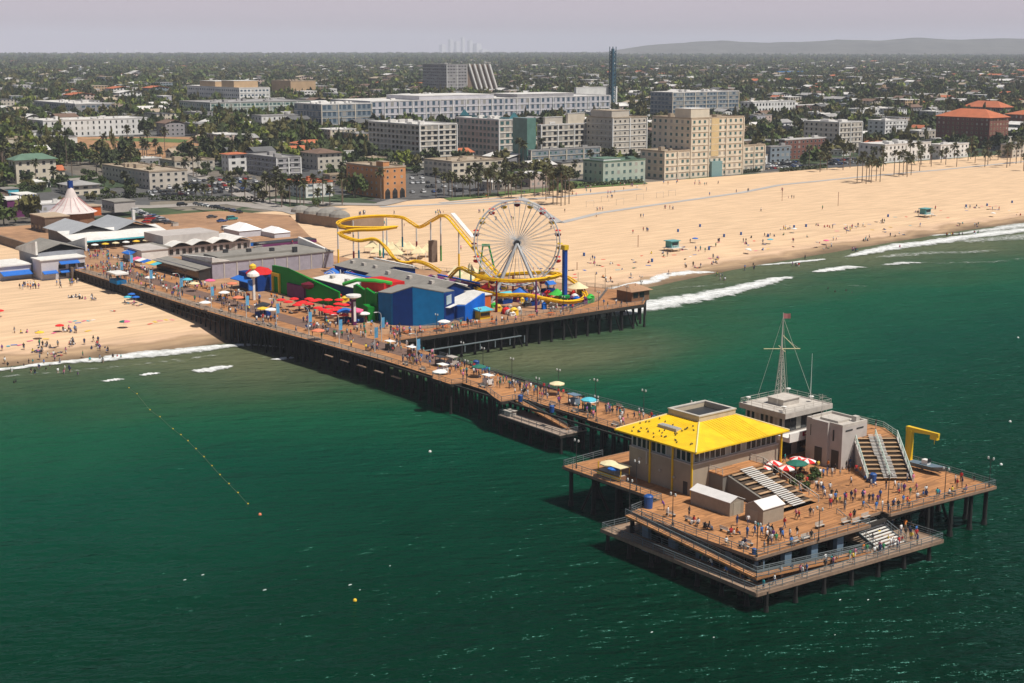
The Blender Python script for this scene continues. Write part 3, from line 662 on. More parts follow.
# ---- benches, bins ----
def bench_meshes():
    a = MB(); [a.box(-.9,.9,-.22+k*.16,-.1+k*.16,.42,.46) for k in range(3)]; b = MB(); [b.box(-.9,.9,.26,.30,.55+k*.16,.66+k*.16) for k in range(3)]
    c = MB(); [c.box(x,x+.08,-.22,.3,0,.42) for x in (-.8,.72)]; return a.mesh('seat', M_CONC), b.mesh('backrest', M_CONC), c.mesh('frame', M_DARK)
BNM = bench_meshes()
def bench(s, t, z, rz, where):
    r_ = thing('park_bench', 'pale slatted bench '+where, 'bench', (s,t,z), 'benches on the fishing platform', rz=rz, auto=True)
    for m_, n_ in zip(BNM, ('seat','backrest','frame')): place(m_, n_, 0,0,0, parent=r_)
bi = MB(); bi.lathe((0,0,0), [(.38,0),(.42,1.0),(.44,1.0),(.44,1.08),(.30,1.2)], n=12); BIN = bi.mesh('bin', mat('blue_plastic', (.01,.07,.26), .5, .1))
def bin_(s, t, z, where, sc=1.0):
    o = place(BIN, 'litter_bin', s, t, z, sc=sc); props(o, 'blue litter bin '+where, 'bin', 'blue litter bins'); REG.append((o, 'blue litter bin '+where, (s,t,z)))

# ================= things on the end platform =================
r = thing('restaurant', 'beige two storey restaurant with bright yellow hipped roof and square roof well', 'restaurant', (201,-4,D))
s0, s1, t0, t1, ZE = 193.8, 208.9, -14.6, 6.4, 15.0
mb = MB(); mb.box(s0, s1, t0, t1, D, ZE-2.6); part('wall', mb, M_BEIGE, r)
mb = MB(); mb.box(s0+.25, s1-.25, t0+.25, t1-.25, ZE-2.6, ZE); part('upper_wall', mb, M_GREYW, r)
mb = MB(); mb.box(s0+.02, s1+.06, t0-.10, t0+.2, ZE-2.75, ZE-2.55); mb.box(s1-.2, s1+.10, t0+.2, t1, ZE-2.75, ZE-2.55); part('sill_band', mb, M_GREYW, r)
rs0, rs1, rt0, rt1 = 191.4, 210.6, -15.6, 7.2; a0, a1, b0, b1 = 195.2, 202.6, -6.8, 2.2; ZT = 17.0
mb = MB(); mb.add([(rs0,rt0-.4,ZE),(rs1,rt0,ZE),(rs1,rt1,ZE),(rs0,rt1,ZE),(a0,b0,ZT),(a1,b0,ZT),(a1,b1,ZT),(a0,b1,ZT),(rs0,rt0-.4,ZE-.25),(rs1,rt0,ZE-.25),(rs1,rt1,ZE-.25),(rs0,rt1,ZE-.25)],
    [(0,1,5,4),(1,2,6,5),(2,3,7,6),(3,0,4,7),(8,9,1,0),(9,10,2,1),(10,11,3,2),(11,8,0,3),(11,10,9,8),(4,5,6,7)])
rf = part('roof', mb, M_YEL, r)
mb = MB()
for (p, q) in (((rs1,rt0,ZE),(a1,b0,ZT)),((rs0,rt0,ZE),(a0,b0,ZT)),((rs1,rt1,ZE),(a1,b1,ZT))): mb.cyl(Vector(p)+Vector((0,0,.04)), Vector(q)+Vector((0,0,.04)), .14, n=6)
rc_ = mb; mb = MB()
for q in range(1, 13):
    s_ = a0+(a1-a0)*q/13; mb.prism([(s_-.04,rt0-.1),(s_+.04,rt0-.1),(s_+.04,b0),(s_-.04,b0)], [ZE,ZE,ZT,ZT], [ZE+.07,ZE+.07,ZT+.07,ZT+.07])
    t_ = b0+(b1-b0)*q/13; mb.prism([(a1,t_-.04),(rs1,t_-.04),(rs1,t_+.04),(a1,t_+.04)], [ZT,ZE,ZE,ZT], [ZT+.07,ZE+.07,ZE+.07,ZT+.07])
part('roof_seam', mb, M_YEL, rf); mb = rc_
part('ridge_cap', mb, mat('faded_yellow', (.72,.60,.30), .7, .1), rf)
mb = MB()
mb.box(a0,a1,b0,b0+.4,ZT-.6,17.9); mb.box(a0,a1,b1-.4,b1,ZT-.6,17.9); mb.box(a0,a0+.4,b0+.4,b1-.4,ZT-.6,17.9); mb.box(a1-.4,a1,b0+.4,b1-.4,ZT-.6,17.9)
tw = part('roof_well', mb, mat('tan_plaster', (.48,.40,.29), .85, .15), r)
mb = MB(); mb.box(a0-.12,a1+.12,b0-.12,b0+.45,17.902,18.1); mb.box(a0-.12,a1+.12,b1-.45,b1+.12,17.902,18.1); mb.box(a0-.12,a0+.45,b0+.45,b1-.45,17.902,18.1); mb.box(a1-.45,a1+.12,b0+.45,b1-.45,17.902,18.1); part('coping', mb, M_CONC, tw)
mb = MB(); mb.box(a0+.4,a1-.4,b0+.4,b1-.4,ZT+.02,ZT+.1); part('well_floor', mb, M_DARK, tw)
mb = MB(); mb.box(197.5,202.0,-11.6,-10.3,15.9,16.45); mb.mi(1)
for k in range(7): mb.box(197.6+k*.63,198.1+k*.63,-11.45,-10.45,16.452,16.5)
part('skylight', mb, [M_CONC, mat('grey_panel', (.35,.36,.36), .4, .1)], rf)
for (s, t) in ((s1,t0),(s1-4.5,t0),(s0+5.2,t0),(s1+.9,rt1-1)):
    mb = MB(); mb.box(s-.16, s+.16, t-.22, t-.005, D, ZE-.25); part('yellow_post', mb, M_YELP, r)
wf = mat('pale_window_frame', (.5,.5,.48), .5, .05)
windows(r, 't-', t0+.24, s0+.5, s1-.5, ZE-2.45, 12, 1, 1.05, 2.0, 1, M_GLASS, wf)
windows(r, 's+', s1-.24, t0+.5, t1-.5, ZE-2.45, 16, 1, 1.25, 1.95, 1, M_GLASS, wf)
for (a, z, w_, h) in ((-6,D+.05,1.3,2.3),(3.2,D+.05,2.6,2.6),(6,D+.05,1.4,2.4)):
    mb = MB(); mb.box(s1+.003, s1+.06, a-w_/2, a+w_/2, z, z+h); part('door', mb, M_GLASS, r)
for a in (s1-1.5,): mb = MB(); mb.box(a-.5,a+.5,t0-.05,t0-.002,D,D+2.2); part('door', mb, M_DARK, r)
mb = MB(); mb.box(198.2,198.5,t0-.3,t0-.003,10.2,12.3); part('duct', mb, M_CONC, r)
for (a, b) in ((196.5,10.5),(201.5,9.6),(204.9,9.2)): mb = MB(); mb.box(a-.2,a+.2,t0-.3,t0-.003,b,b+.35); part('wall_lamp', mb, M_CONC, r)
# gulls resting on the roof
gm = MB(); gm.lathe((0,0,.1), [(.02,-.08),(.12,0),(.13,.1),(.05,.2)], n=6); gm.add([(-.15,-.08,.2),(.32,0,.16),(-.15,.08,.2),(0,0,.27)], [(0,1,3),(1,2,3),(0,3,2),(0,2,1)]); gm.lathe((.16,0,.26),[(.03,0),(.07,.05),(.03,.12)],n=5)
GM = gm.mesh('gull', mat('dark_feathers', (.05,.045,.04), .9, .1)); rr = random.Random(11)
for i in range(46):
    s = rr.uniform(193.5, 203) if i < 38 else rr.uniform(203, 208); u = rr.uniform(.04, .8); tb = b0; 
    t = rt0+(b0-rt0)*u
    if s < rs0+(a0-rs0)*u+.3 or s > rs1+(a1-rs1)*u-.3 or (197 < s < 202.5 and -12 < t < -10): continue
    o = place(GM, 'gull', s, t, ZE+(ZT-ZE)*u, rz=rr.uniform(0,6)); props(o, 'small dark gull perched on the yellow restaurant roof', 'bird', 'gulls perched on the yellow roof')
# terrace and bleacher stair
M_STAGE = mat('dark_grey_plaster', (.17,.155,.135), .9, .12, .6)
r = thing('bleacher_stair', 'brown bleacher stair with pale bench boards below the restaurant terrace', 'stair', (216,-5,D))
mb = MB(); mb.prism([(208.9,-10.6),(212,-10.6),(212,-.8),(208.9,-.8)], D, 10.5); mb.prism([(212,-9.6),(224,-9.6),(224,-9.2),(212,-9.2)], D, [10.4,7.05,7.05,10.4]); part('side_wall', mb, M_STAGE, r)
mb = MB(); mb.box(208.9,212.2,-10.8,-.6,10.502,10.7); part('terrace', mb, M_DECK, r)
def bleach(root, F, run, wid, z1, z0, n, strips):   # F maps (along, across) to (s, t)
    st_ = MB(); 
    for i in range(n):
        u0 = run*i/n; u1 = run*(i+1)/n; z = z1-(z1-z0)*(i+1)/n
        st_.prism([F(u0,0),F(u1-.03,0),F(u1-.03,wid),F(u0,wid)], z0, z)
    part('step', st_, mat('dark_step_timber', (.075,.05,.032), .9, .2, 2), root)
    gp = MB()
    for i in range(n):
        u0 = run*i/n; z = z1-(z1-z0)*(i+1)/n; gp.prism([F(u0+.25,.15),F(u0+.85,.15),F(u0+.85,wid-.15),F(u0+.25,wid-.15)], z+.38, z+.44)
    part('bench_board', gp, mat('tan_bench_board', (.42,.27,.15), .8, .2, 2), root)
    for (w0, w1, i0, i1) in strips:
        sp_ = MB()
        for i in range(i0*3, i1*3):
            u0 = run*i/n/3; z = z1-(z1-z0)*(i+1)/n/3; sp_.prism([F(u0,w0),F(u0+run/n/3*.62,w0),F(u0+run/n/3*.62,w1),F(u0,w1)], z+.02, z+.10+.35*0)
        for i in range(0): pass
        o = part('walking_tread', sp_, M_STEP, root)
        for v in o.data.vertices: v.co.z += .5
bleach(r, lambda u, v: (212.2+u, -9.2+v), 11.6, 8.2, 10.5, 7.0, 8, [(2.4,5.4,0,4),(2.6,5.6,4,8)])
mb = MB(); rail_mb(mb, [(212,-.8,10.7),(224,-.8,7.1)], 1.1, 2, 2, .06); rail_mb(mb, [(209,-.7,10.7),(212,-.8,10.7)], 1.1, 2, 2, .06); rail_mb(mb, [(209,-10.7,10.7),(212,-10.7,10.7)], 1.0, 2, 2)
part('handrail', mb, M_CONC, r)
# second stair, turned, up to the roof deck beside the white block
r = thing('roof_deck_stair', 'wide brown stair with white centre treads climbing beside the white block', 'stair', (219,20,D))
bx_, by_ = 213.6, 21.2; ex = (.8,-.6); ey = (.6,.8)
F = lambda u, v: (bx_+ex[0]*u+ey[0]*v, by_+ex[1]*u+ey[1]*v)
mb = MB(); mb.prism([F(-.1,-.25),F(10.2,-.25),F(10.2,0),F(-.1,0)], D, [12.0,7.1,7.1,12.0]); mb.prism([F(-.1,7.4),F(10.2,7.4),F(10.2,7.6),F(-.1,7.6)], D, [12.0,7.1,7.1,12.0]); part('side_wall', mb, M_GREYW, r)
bleach(r, F, 10, 7.3, 12.0, 7.0, 10, [(2.3,4.6,0,5),(2.6,4.9,5,10)])
mb = MB(); mb.prism([F(0,0),F(0,7.4),(213,30.5),(207.3,30.5),(207.3,24.2),(214.4,24.2),(214.4,21)], 11.6, 12.0); part('landing', mb, M_DECK, r)
mb = MB(); mb.prism([F(-.3,0.3),F(-.3,7.1),(213,30),(207.6,30),(207.6,24.5),(213.6,24.5)], D, 11.6); part('base_wall', mb, M_GREYW, r)
mb = MB(); rail_mb(mb, [(*F(0,-.1),12),(*F(10,-.1),7.1)], 1.1, 2, 3, .06); rail_mb(mb, [(*F(0,7.5),12),(*F(10,7.5),7.1)], 1.2, 2, 4, .07); rail_mb(mb, [(*F(0,7.5),12),(212.8,30.3,12),(207.6,30.3,12)], 1.1, 2, 3)
rail_mb(mb, [(*F(0,3.6),12.4),(*F(10,3.6),7.4)], 1.0, 2.5, 2, .07); part('handrail', mb, mat('sea_green_rail', (.42,.50,.44), .6, .1), r)
# harbour office
r = thing('harbour_office', 'grey white harbour office with flat overhanging roof and dark windows below the mast', 'office', (198,21,D))
mb = MB(); mb.box(193.2,202.4,15.2,26.2,D,14.3); part('wall', mb, M_GREYW, r)
rf = MB(); rf.box(192.4,203.6,14.2,27.2,14.3,15.0); flatroof(rf, 192.4,203.6,14.2,27.2,15.001,par=.25,pw=.2); rf = part('roof', rf, M_CONC, r)
mb = MB(); mb.box(202.5,205.3,13.6,23,10.4,11.2); mb.box(205.1,205.3,13.6,23,11.2,12.0); part('balcony', mb, M_WHITE, r)
mb = MB(); mb.box(205.303,205.36,17.0,22.6,11.1,11.9); mb.mi(1); mb.box(205.36,205.38,17.5,22.2,11.35,11.65); part('sign_board', mb, [mat('dark_red_paint', (.35,.02,.05), .6, .1), M_CREAM], r)
windows(r, 't-', 15.2, 193.4, 202.3, 11.6, 8, 1, .9, 2.4, 1, M_GLASS, wf); windows(r, 's+', 202.4, 15.4, 26.0, 11.5, 7, 1, 1.5, 2.5, 1, M_GLASS, M_DARK)
for t in (16,20.5,25): mb = MB(); mb.box(202.403,202.5,t-1.4,t+1.4,D,9.9); part('dark_opening', mb, M_GLASS, r)
mb = MB(); mb.box(195.5,199.2,18.6,23,15.1,16.2); mb.box(195.3,199.4,18.4,23.2,16.2,16.35); part('roof_cabin', mb, M_CONC, rf)
for q in ((193.4,15.6,.9),(201.5,16,.6),(200,25.5,.8),(194,26,1.1),(202.4,15.2,.9)):
    mb = MB(); mb.cyl((q[0],q[1],15.1),(q[0],q[1],15.1+q[2]),.05,n=5); mb.lathe((q[0],q[1],15.1+q[2]), [(.1,0),(.42,.15),(.45,.3),(.1,.4)], n=10); part('radar_dish', mb, M_WHITE, rf)
mb = MB(); rail_mb(mb, [(192.6,14.4,15.2),(203.4,14.4,15.2),(203.4,27,15.2),(192.6,27,15.2),(192.6,14.4,15.2)], .9, 2.4, 2, .03); part('railing', mb, M_CONC, rf)
# signal mast
r = thing('signal_mast', 'tall grey lattice signal mast with crossed yards and small flag on the office roof', 'mast', (194.6,23,15.1))
mb = MB()
for k in range(4):
    a = math.pi/4+k*math.pi/2; p0 = Vector((194.6+1.1*math.cos(a),23+1.1*math.sin(a),15.1)); p1 = Vector((194.6+.22*math.cos(a),23+.22*math.sin(a),24.4)); mb.cyl(p0,p1,.09,.07,n=5)
    a2 = a+math.pi/2; q0 = Vector((194.6+1.1*math.cos(a2),23+1.1*math.sin(a2),15.1)); q1 = Vector((194.6+.22*math.cos(a2),23+.22*math.sin(a2),24.4))
    for i in range(7): mb.cyl(p0.lerp(p1,i/7), q0.lerp(q1,(i+1)/7), .035, n=4); mb.cyl(p0.lerp(p1,(i+1)/7), q0.lerp(q1,(i+1)/7), .035, n=4)
mb.cyl((194.6,23,24.3),(194.6,23,31.4),.14,.05,n=6); part('lattice', mb, M_CONC, r)
mb = MB(); c = Vector((194.6,23,24.6)); d1 = Vector((.6,.8,0)); d2 = Vector((.8,-.6,0)); mb.cyl(c-d1*3.4,c+d1*3.4,.07,n=5); mb.cyl(c-d2*2.8,c+d2*2.8,.07,n=5); mb.cyl(c+d1*.1+Vector((0,0,2.6)),c+d1*2.6,.04,n=4); part('yard', mb, M_CREAM, r)
mb = MB(); mb.add([(194.6,23,31.3),(195.1,23.7,31.2),(195.1,23.7,30.3),(194.6,23,30.3)], [(0,1,2,3)]); mb.add([(195.49,24.03,31.3),(195.49,24.03,30.3),(195.09,23.73,30.3),(195.09,23.73,31.2)], [(0,1,2,3)]); part('flag', mb, mat('faded_red_flag', (.40,.16,.16), .8, .1), r)
mb = MB(); [mb.cyl((194.6,23,30.6),(q_[0],q_[1],15.2),.028,n=4) for q_ in ((192.8,18.5),(201.5,24.5),(193.2,26.8),(199.5,16.5))]; mb.cyl((194.6,23,27),(196.4,25.5,24.7),.03,n=4); part('stay_wire', mb, M_CONC, r)
mb = MB(); mb.cyl((198.5,27,15.1),(198.5,27,23.8),.06,.03,n=5); solo('whip_aerial', mb, M_WHITE, 'thin white whip aerial standing beside the signal mast on the office roof', 'aerial', (198.5,27,15.1))
# white block
r = thing('lift_block', 'windowless grey white concrete block beside the harbour office, slots under its roof', 'building', (210,20,D))
mb = MB(); mb.box(206.3,214.3,16.8,23.6,D,14.5); part('wall', mb, M_GREYW, r)
mb = MB(); mb.box(207.8,211.5,16.3,16.799,D,15.0); part('pilaster', mb, M_GREYW, r)
mb = MB(); flatroof(mb, 206.3,214.3,16.8,23.6,14.502,par=.5,pw=.35); mb.box(208,212,18.4,21.6,14.61,15.0); mb.box(212.4,213.4,21.6,22.6,14.61,15.6); part('roof', mb, M_CONC, r)
for a in (18.6,21.6): mb = MB(); mb.box(214.303,214.36,a-.95,a+.95,13.7,13.95); part('slot', mb, M_DARK, r)
for a in (207.4,212.4): mb = MB(); mb.box(a-.15,a+.15,16.2 if 207.8 < a < 211.5 else 16.74,16.797,11.8,13.8); part('slot', mb, M_DARK, r)
for a in (209.6,212.9): mb = MB(); mb.box(a-.8,a+.8,16.2 if a < 211 else 16.74,16.298 if a < 211 else 16.797,D,D+3.2); part('door', mb, M_DARK, r)
mb = MB(); mb.cyl((208.2,18.5,14.6),(208.2,18.5,19.2),.05,n=5); mb.cyl((207.3,18.5,19),(209.1,18.5,19),.04,n=4); mb.cyl((208.2,17.9,18.6),(208.2,19.1,18.6),.04,n=4); mb.cyl((208.2,18.5,18),(210,18.5,15),.025,n=4)
solo('roof_aerial', mb, M_CONC, 'thin T shaped aerial on the roof of the grey white block', 'aerial', (208.2,18.5,14.6))
# sheds
M_SHED = mat('beige_shed_boards', (.30,.25,.19), .85, .15, 1.5); M_SHROOF = mat('white_shed_roof', (.66,.63,.60), .8, .1, 1)
def shed(s0, s1, t0, t1, ze, zr, along, label):
    r = thing('storage_shed', label, 'shed', ((s0+s1)/2,(t0+t1)/2,D)); mb = MB(); gwall(mb, s0,s1,t0,t1,D,ze,zr,along); part('wall', mb, M_SHED, r)
    mb = MB(); gable(mb, s0,s1,t0,t1,ze,zr,along,.15,.1); part('roof', mb, M_SHROOF, r)
    mb = MB(); (mb.box(s1+.003,s1+.05,(t0+t1)/2-.8,(t0+t1)/2+.8,D,D+2.1) if along == 's' else mb.box((s0+s1)/2-.8,(s0+s1)/2+.8,t0-.05,t0-.003,D,D+2)); part('door', mb, mat('shed_door', (.36,.31,.24), .8, .1), r)
shed(211.4,220.0,-17.4,-14.2,9.3,10.0,'s','long beige shed with white gabled roof against the bleacher stair wall')
shed(222.3,226.0,-16.4,-11.6,9.5,10.4,'t','short beige shed with white roof between long shed and bleacher stair')
# yellow crane
r = thing('boat_hoist', 'bright yellow jib crane with horizontal arm at the edge of the platform', 'crane', (219,30,D))
mb = MB(); mb.box(218.6,219.4,29.5,30.3,D,13.0); mb.box(217.9,218.5,30.0,30.4,D,12.8); mb.cyl((219,29.9,D+.02),(219,29.9,D+.5),.9,n=10); part('post', mb, M_YELP, r)
mb = MB(); mb.prism([(218.2,29.5),(224.4,30.3),(224.4,30.8),(218.2,30.4)], [12.7,12.9,12.9,12.7], [13.6,13.35,13.35,13.6]); part('jib', mb, M_YELP, r)
mb = MB(); mb.box(222.8,224.2,30.2,31.0,12.1,12.9); mb.cyl((223.5,30.6,12.1),(223.5,30.6,11.2),.06,n=5); part('trolley', mb, M_YELP, r)
# boat on a trailer beyond the crane
r = thing('patrol_boat', 'small grey blue open boat on its trailer behind the yellow crane', 'boat', (224.6,27.4,D)); mb = MB()
mb.add([(221,26.6,8.3),(221,28.4,8.3),(226,26.4,8.4),(226,28.6,8.4),(228.6,27.5,8.8),(221.3,27.0,7.5),(221.3,28.0,7.5),(226,27.2,7.5),(226,27.8,7.5),(228,27.5,7.9)], [(0,1,3,2),(2,3,4),(5,7,8,6),(7,9,8),(0,2,7,5),(2,4,9,7),(1,6,8,3),(3,8,9,4),(0,5,6,1)]); part('hull', mb, mat('grey_blue_hull', (.12,.17,.21), .5, .2), r)
mb = MB(); mb.box(223.6,224.8,27.0,28.0,8.36,9.2); mb.mi(1); mb.box(224.8,224.9,27.05,27.95,8.8,9.5); part('console', mb, [M_WHITE, M_GLASS], r)
mb = MB(); mb.box(220.6,227,26.8,26.9,7.3,7.4); mb.box(220.6,227,28.0,28.1,7.3,7.4); [mb.cyl((223,t,7.3),(223,t+.2,7.3),.3,n=10) for t in (26.5,28.2)]; part('trailer', mb, M_DARK, r)
# umbrellas and planting in the patio
for (x, y) in ((723,463),(741,458),(762,468),(773,463),(786,468),(798,459),(807,461),(752,471)):
    s, t = px(x, y+6, 9.2-1.0); umbrella(s, t, D, 1.55, 2.3, [M_RED, M_CANW], 'red and white striped parasol on the patio beside the restaurant', 'red and white parasols on the restaurant patio')
s, t = px(797, 463, 9.5); umbrella(s, t, D, 1.9, 2.5, [M_GRNC], 'plain dark green parasol standing among the striped parasols', None, auto=False)
umbrella(192.4,-17.9,D,1.7,2.5,[M_CREAM],'cream parasol at the left corner of the restaurant', None, auto=False); umbrella(194.2,-18.3,D,1.3,2.1,[M_BLU],'blue parasol just beside the cream one at the restaurant corner', None, auto=False)
umbrella(186.6,11.5,D,1.7,2.6,[M_TEALC],'aqua parasol behind the yellow roof', None, auto=False)
r = thing('yellow_kiosk', 'low kiosk with yellow boarded counter at the left corner of the restaurant', 'kiosk', (192.5,-17.3,D)); mb = MB(); mb.box(190,196,-18.6,-16.3,D,D+.9); mb.mi(1); mb.box(190,196,-18.66,-18.6,D+.15,D+.8); mb.mi(2); mb.box(190.3,195.7,-18.4,-16.4,D+.9,D+1.0); part('counter', mb, [M_BROWN, M_YELP, M_CONC], r)
mb = MB(); [mb.box(s,s+.12,t,t+.12,D+1,D+2.4) for s in (190.1,195.8) for t in (-18.5,-16.5)]; mb.mi(1); mb.box(193.5,196.2,-18.9,-16.2,D+2.4,D+2.5); part('awning_frame', mb, [M_YELP, M_CREAM], r)
LEAF = mat('planter_leaf', (.06,.10,.025), .8, .3, 2)
def bushmesh(r, h, n, seed, leaf, sz=.35):
    q = random.Random(seed); mb = MB()
    for i in range(n):
        a = q.uniform(0,6.28); rr_ = r*math.sqrt(q.random()); z = h*(.1+.9*q.random())*(1-.3*(rr_/r)); c = Vector((rr_*math.cos(a), rr_*math.sin(a), z)); u = Vector((q.gauss(0,1),q.gauss(0,1),q.gauss(0,.6))).normalized()*sz; v = u.cross(Vector((q.gauss(0,1),q.gauss(0,1),q.gauss(0,1)))).normalized()*sz*.7
        mb.add([c-u,c+v*.6,c+u,c-v], [(0,1,2,3)])
    return mb.mesh('foliage', leaf)
BU = bushmesh(.9, 2.3, 130, 4, LEAF, .38); PT = MB().lathe((0,0,0), [(.35,0),(.5,.6),(.5,.62)], n=10).mesh('pot', M_CONC)
for (x, y) in ((793,484),(800,479),(806,487),(814,472),(812,479),(817,476),(620,470)):
    s, t = px(x, y+4, D) if x > 700 else (190.2,-15.2); r = thing('potted_shrub', 'leafy green potted shrub by the parasols on the restaurant patio' if x > 700 else 'spiky green potted plant behind the cream parasol', 'plant', (s,t,D), 'potted shrubs around the patio' if x > 700 else None, auto=x > 700)
    place(BU, 'foliage', 0,0,.4, parent=r, sc=(.75,.75,.62)); place(PT, 'pot', 0,0,0, parent=r)
# cafe tables under the parasols
tb = MB(); tb.cyl((0,0,.70),(0,0,.75),.55,n=10); tb.cyl((0,0,0),(0,0,.7),.05,n=5)
TBM = tb.mesh('table', M_WHITE)
for (s, t) in ((204,1),(206.5,5),(210.5,3.5),(211.5,7.5),(208.5,9.5),(205,8.5)):
    o = place(TBM, 'cafe_table', s, t, D); props(o, 'round white cafe table under the striped parasols', 'table', 'cafe tables on the patio'); REG.append((o, 'round white cafe table under the striped parasols', (s,t,D)))
# lamps, benches, bins
for (s, t, w_) in ((207.9,-27.6,'on the fishing platform'),(217.4,-27.4,'on the fishing platform'),(234.9,-27.6,'on the fishing platform'),(235.9,-15.1,'on the fishing platform'),(231.4,7.5,'on the fishing platform'),(235.3,17.2,'on the fishing platform'),(236.3,28.3,'on the fishing platform'),(184.9,-18.9,'on the fishing platform'),(201,-19.6,'on the fishing platform')): lamp(s, t, D, w_)
for (x, y) in ((671,516),(708,529),(725,532),(690,522),(744,548),(748,545),(795,544),(806,540)):
    s, t = px(x, y, D); bench(s, t, D, math.pi if t < -20 else math.pi/2*0+math.pi/2, 'on the front part of the fishing platform')
for (x, y) in ((820,528),(846,524),(857,524),(866,519)): s, t = px(x, y, D); bench(s, t, D, math.pi/2, 'above the platform stair')
for (s,t,w_,sc) in ((208.8,-24.3,'where the platform widens',1.8),(222.6,15.0,'at the foot of the turned stair',1.4),(234.0,-27.2,'at the front corner of the platform',.8),(141,3.6,'beside the landing ramp',1.2),(110.5,15,'where the road ends on the pier',1.7),(152,3,'beside the coffee carts',1.2)): bin_(s, t, D, w_, sc)
# ================= amusement pier: rides and buildings =================
def col(n, c, r=.7): return mat(n, c, r, .16, .7, spec=.15)
M_CY = col('coaster_yellow', (.78,.46,.01)); M_NAVY = col('navy_blue_wall', (.003,.035,.19)); M_TEAL = col('mid_blue_wall', (.002,.13,.33)); M_BRB = col('bright_blue_wall', (.004,.11,.50)); M_GREEN = col('bright_green_wall', (.004,.22,.02)); M_LIME = col('lime_paint', (.05,.42,.06)); M_ORNG = col('orange_wall', (.55,.12,.03)); M_MAROON = col('maroon_paint', (.14,.01,.025)); M_PURP = col('purple_paint', (.14,.03,.11)); M_GREYR = col('grey_roofing', (.24,.225,.20), .9); M_WHITER = col('white_roofing', (.66,.64,.60), .8); M_LILAC = col('pale_lilac_wall', (.33,.31,.36), .9); M_REDW = col('red_wall', (.55,.02,.02))
M_GP = col('green_post_paint', (.01,.22,.04)); M_TP = col('turquoise_post_paint', (.01,.17,.28)); M_GW = col('galvanised_white', (.52,.53,.54))
wx = np.array([A[0], B[0]]); wy = np.array([A[1], B[1]])            # the wheel faces the sea
# ferris wheel
WC = np.array([44.5, 79.5]); WZ = D+17.0; WR = 12.5
def wp(u, n_, z): q = WC+wx*u+wy*n_; return (float(q[0]), float(q[1]), z)
r = thing('ferris_wheel', 'white ferris wheel with red and yellow gondolas on the amusement pier', 'ferris wheel', (44.5,79.5,D))
for n_ in (-1.1, 1.1):
    for rad, th in ((WR, .19), (WR*.93, .10)):
        mb = MB(); mb.tube([wp(rad*math.cos(a), n_, WZ+rad*math.sin(a)) for a in np.linspace(0, 2*math.pi, 61)[:-1]], th, 5, closed=True); part('rim', mb, M_GW, r)
    for k in range(40):
        a = 2*math.pi*(k+.5)/40; part('spoke', MB().cyl(wp(.7*math.cos(a), n_*.8, WZ+.7*math.sin(a)), wp(WR*.97*math.cos(a), n_, WZ+WR*.97*math.sin(a)), .07, n=4, cap=False), M_GW, r)
mb = MB(); mb.cyl(wp(0,-1.9,WZ), wp(0,1.9,WZ), .95, n=14); part('hub', mb, M_DARK, r)
for n_ in (-2.3, 2.3):
    for u in (-7.4, 7.4): part('support_leg', MB().cyl(wp(0,n_*.8,WZ), wp(u,n_*1.7,D), .38, .5, n=8), M_GW, r)
gc = [M_YELP, M_REDW, M_MAROON, M_REDW]
for k in range(20):
    a = 2*math.pi*k/20; c = wp(WR*math.cos(a), 0, WZ+WR*math.sin(a))
    mb = MB(); mb.lathe((c[0],c[1],c[2]-2.0), [(.35,0),(.85,.25),(1.0,.8),(.95,.82)], n=10); g_ = part('gondola', mb, [M_YELP, M_MAROON, M_YELP, M_REDW][k % 4], r)
    mb = MB(); mb.lathe((c[0],c[1],c[2]-.35), [(1.0,0),(.6,.3),(.05,.5)], n=10); part('canopy', mb, gc[k % 4], g_)
    mb = MB(); [mb.cyl((c[0]+dx, c[1], c[2]-1.3), (c[0]+dx, c[1], c[2]-.3), .04, n=4) for dx in (-.8,.8)]; part('hanger', mb, M_GW, g_)
# coaster
r = thing('roller_coaster', 'yellow roller coaster looping round the ferris wheel on tall posts', 'roller coaster', (10,85,D))
def tp(x, yt, yb): s, t = px(x, yb, D); return (s, t, D+(yb-yt)/(proj(s,t,D)[2]*.985))
def smooth(P_, k=6):
    P_ = [Vector(p) for p in P_]; out = []
    for i in range(len(P_)-1):
        p0 = P_[max(i-1,0)]; p1 = P_[i]; p2 = P_[i+1]; p3 = P_[min(i+2,len(P_)-1)]
        for q in range(k):
            u = q/k; out.append(.5*((2*p1)+(p2-p0)*u+(2*p0-5*p1+4*p2-p3)*u*u+(3*p1-p0-3*p2+p3)*u**3))
    return out+[P_[-1]]
def track(P_, w_=.55):
    P_ = smooth(P_); L_ = []; R_ = []; mb = MB()
    for i, p in enumerate(P_):
        d = (P_[min(i+1,len(P_)-1)]-P_[max(i-1,0)]); d.z = 0; d.normalize(); n_ = Vector((d.y,-d.x,0))*w_; L_.append(p+n_); R_.append(p-n_)
    mb.tube(L_, .22, 5); mb.tube(R_, .22, 5); mb.tube([p-Vector((0,0,.55)) for p in P_], .36, 6)
    for i in range(0, len(P_), 2): mb.cyl(L_[i], R_[i], .09, n=4); mb.cyl(L_[i], P_[i]-Vector((0,0,.55)), .07, n=4)
    return part('track', mb, M_CY, r)
t1 = [tp(*q) for q in ((441,215.5,261),(433,220,258),(420,226.5,251),(411,222,248),(402,217,247),(384,215.6,246),(364,216.5,249),(348,219,256),(339,223,264),(345,226.5,270),(364,227.5,268),(381,227.5,265),(397,226.5,262))]
track(t1)
t2 = [tp(*q) for q in ((397,226.5,262),(380,229,268),(360,229.5,271),(350,230.5,272),(340.5,233,272),(346,236.5,274),(359.5,240,275),(375,238.5,275),(384.4,245,275),(393,256,276),(400,261,276),(408,262,276),(416.6,260.5,276),(428,264,278),(440,271,282))]
track(t2)
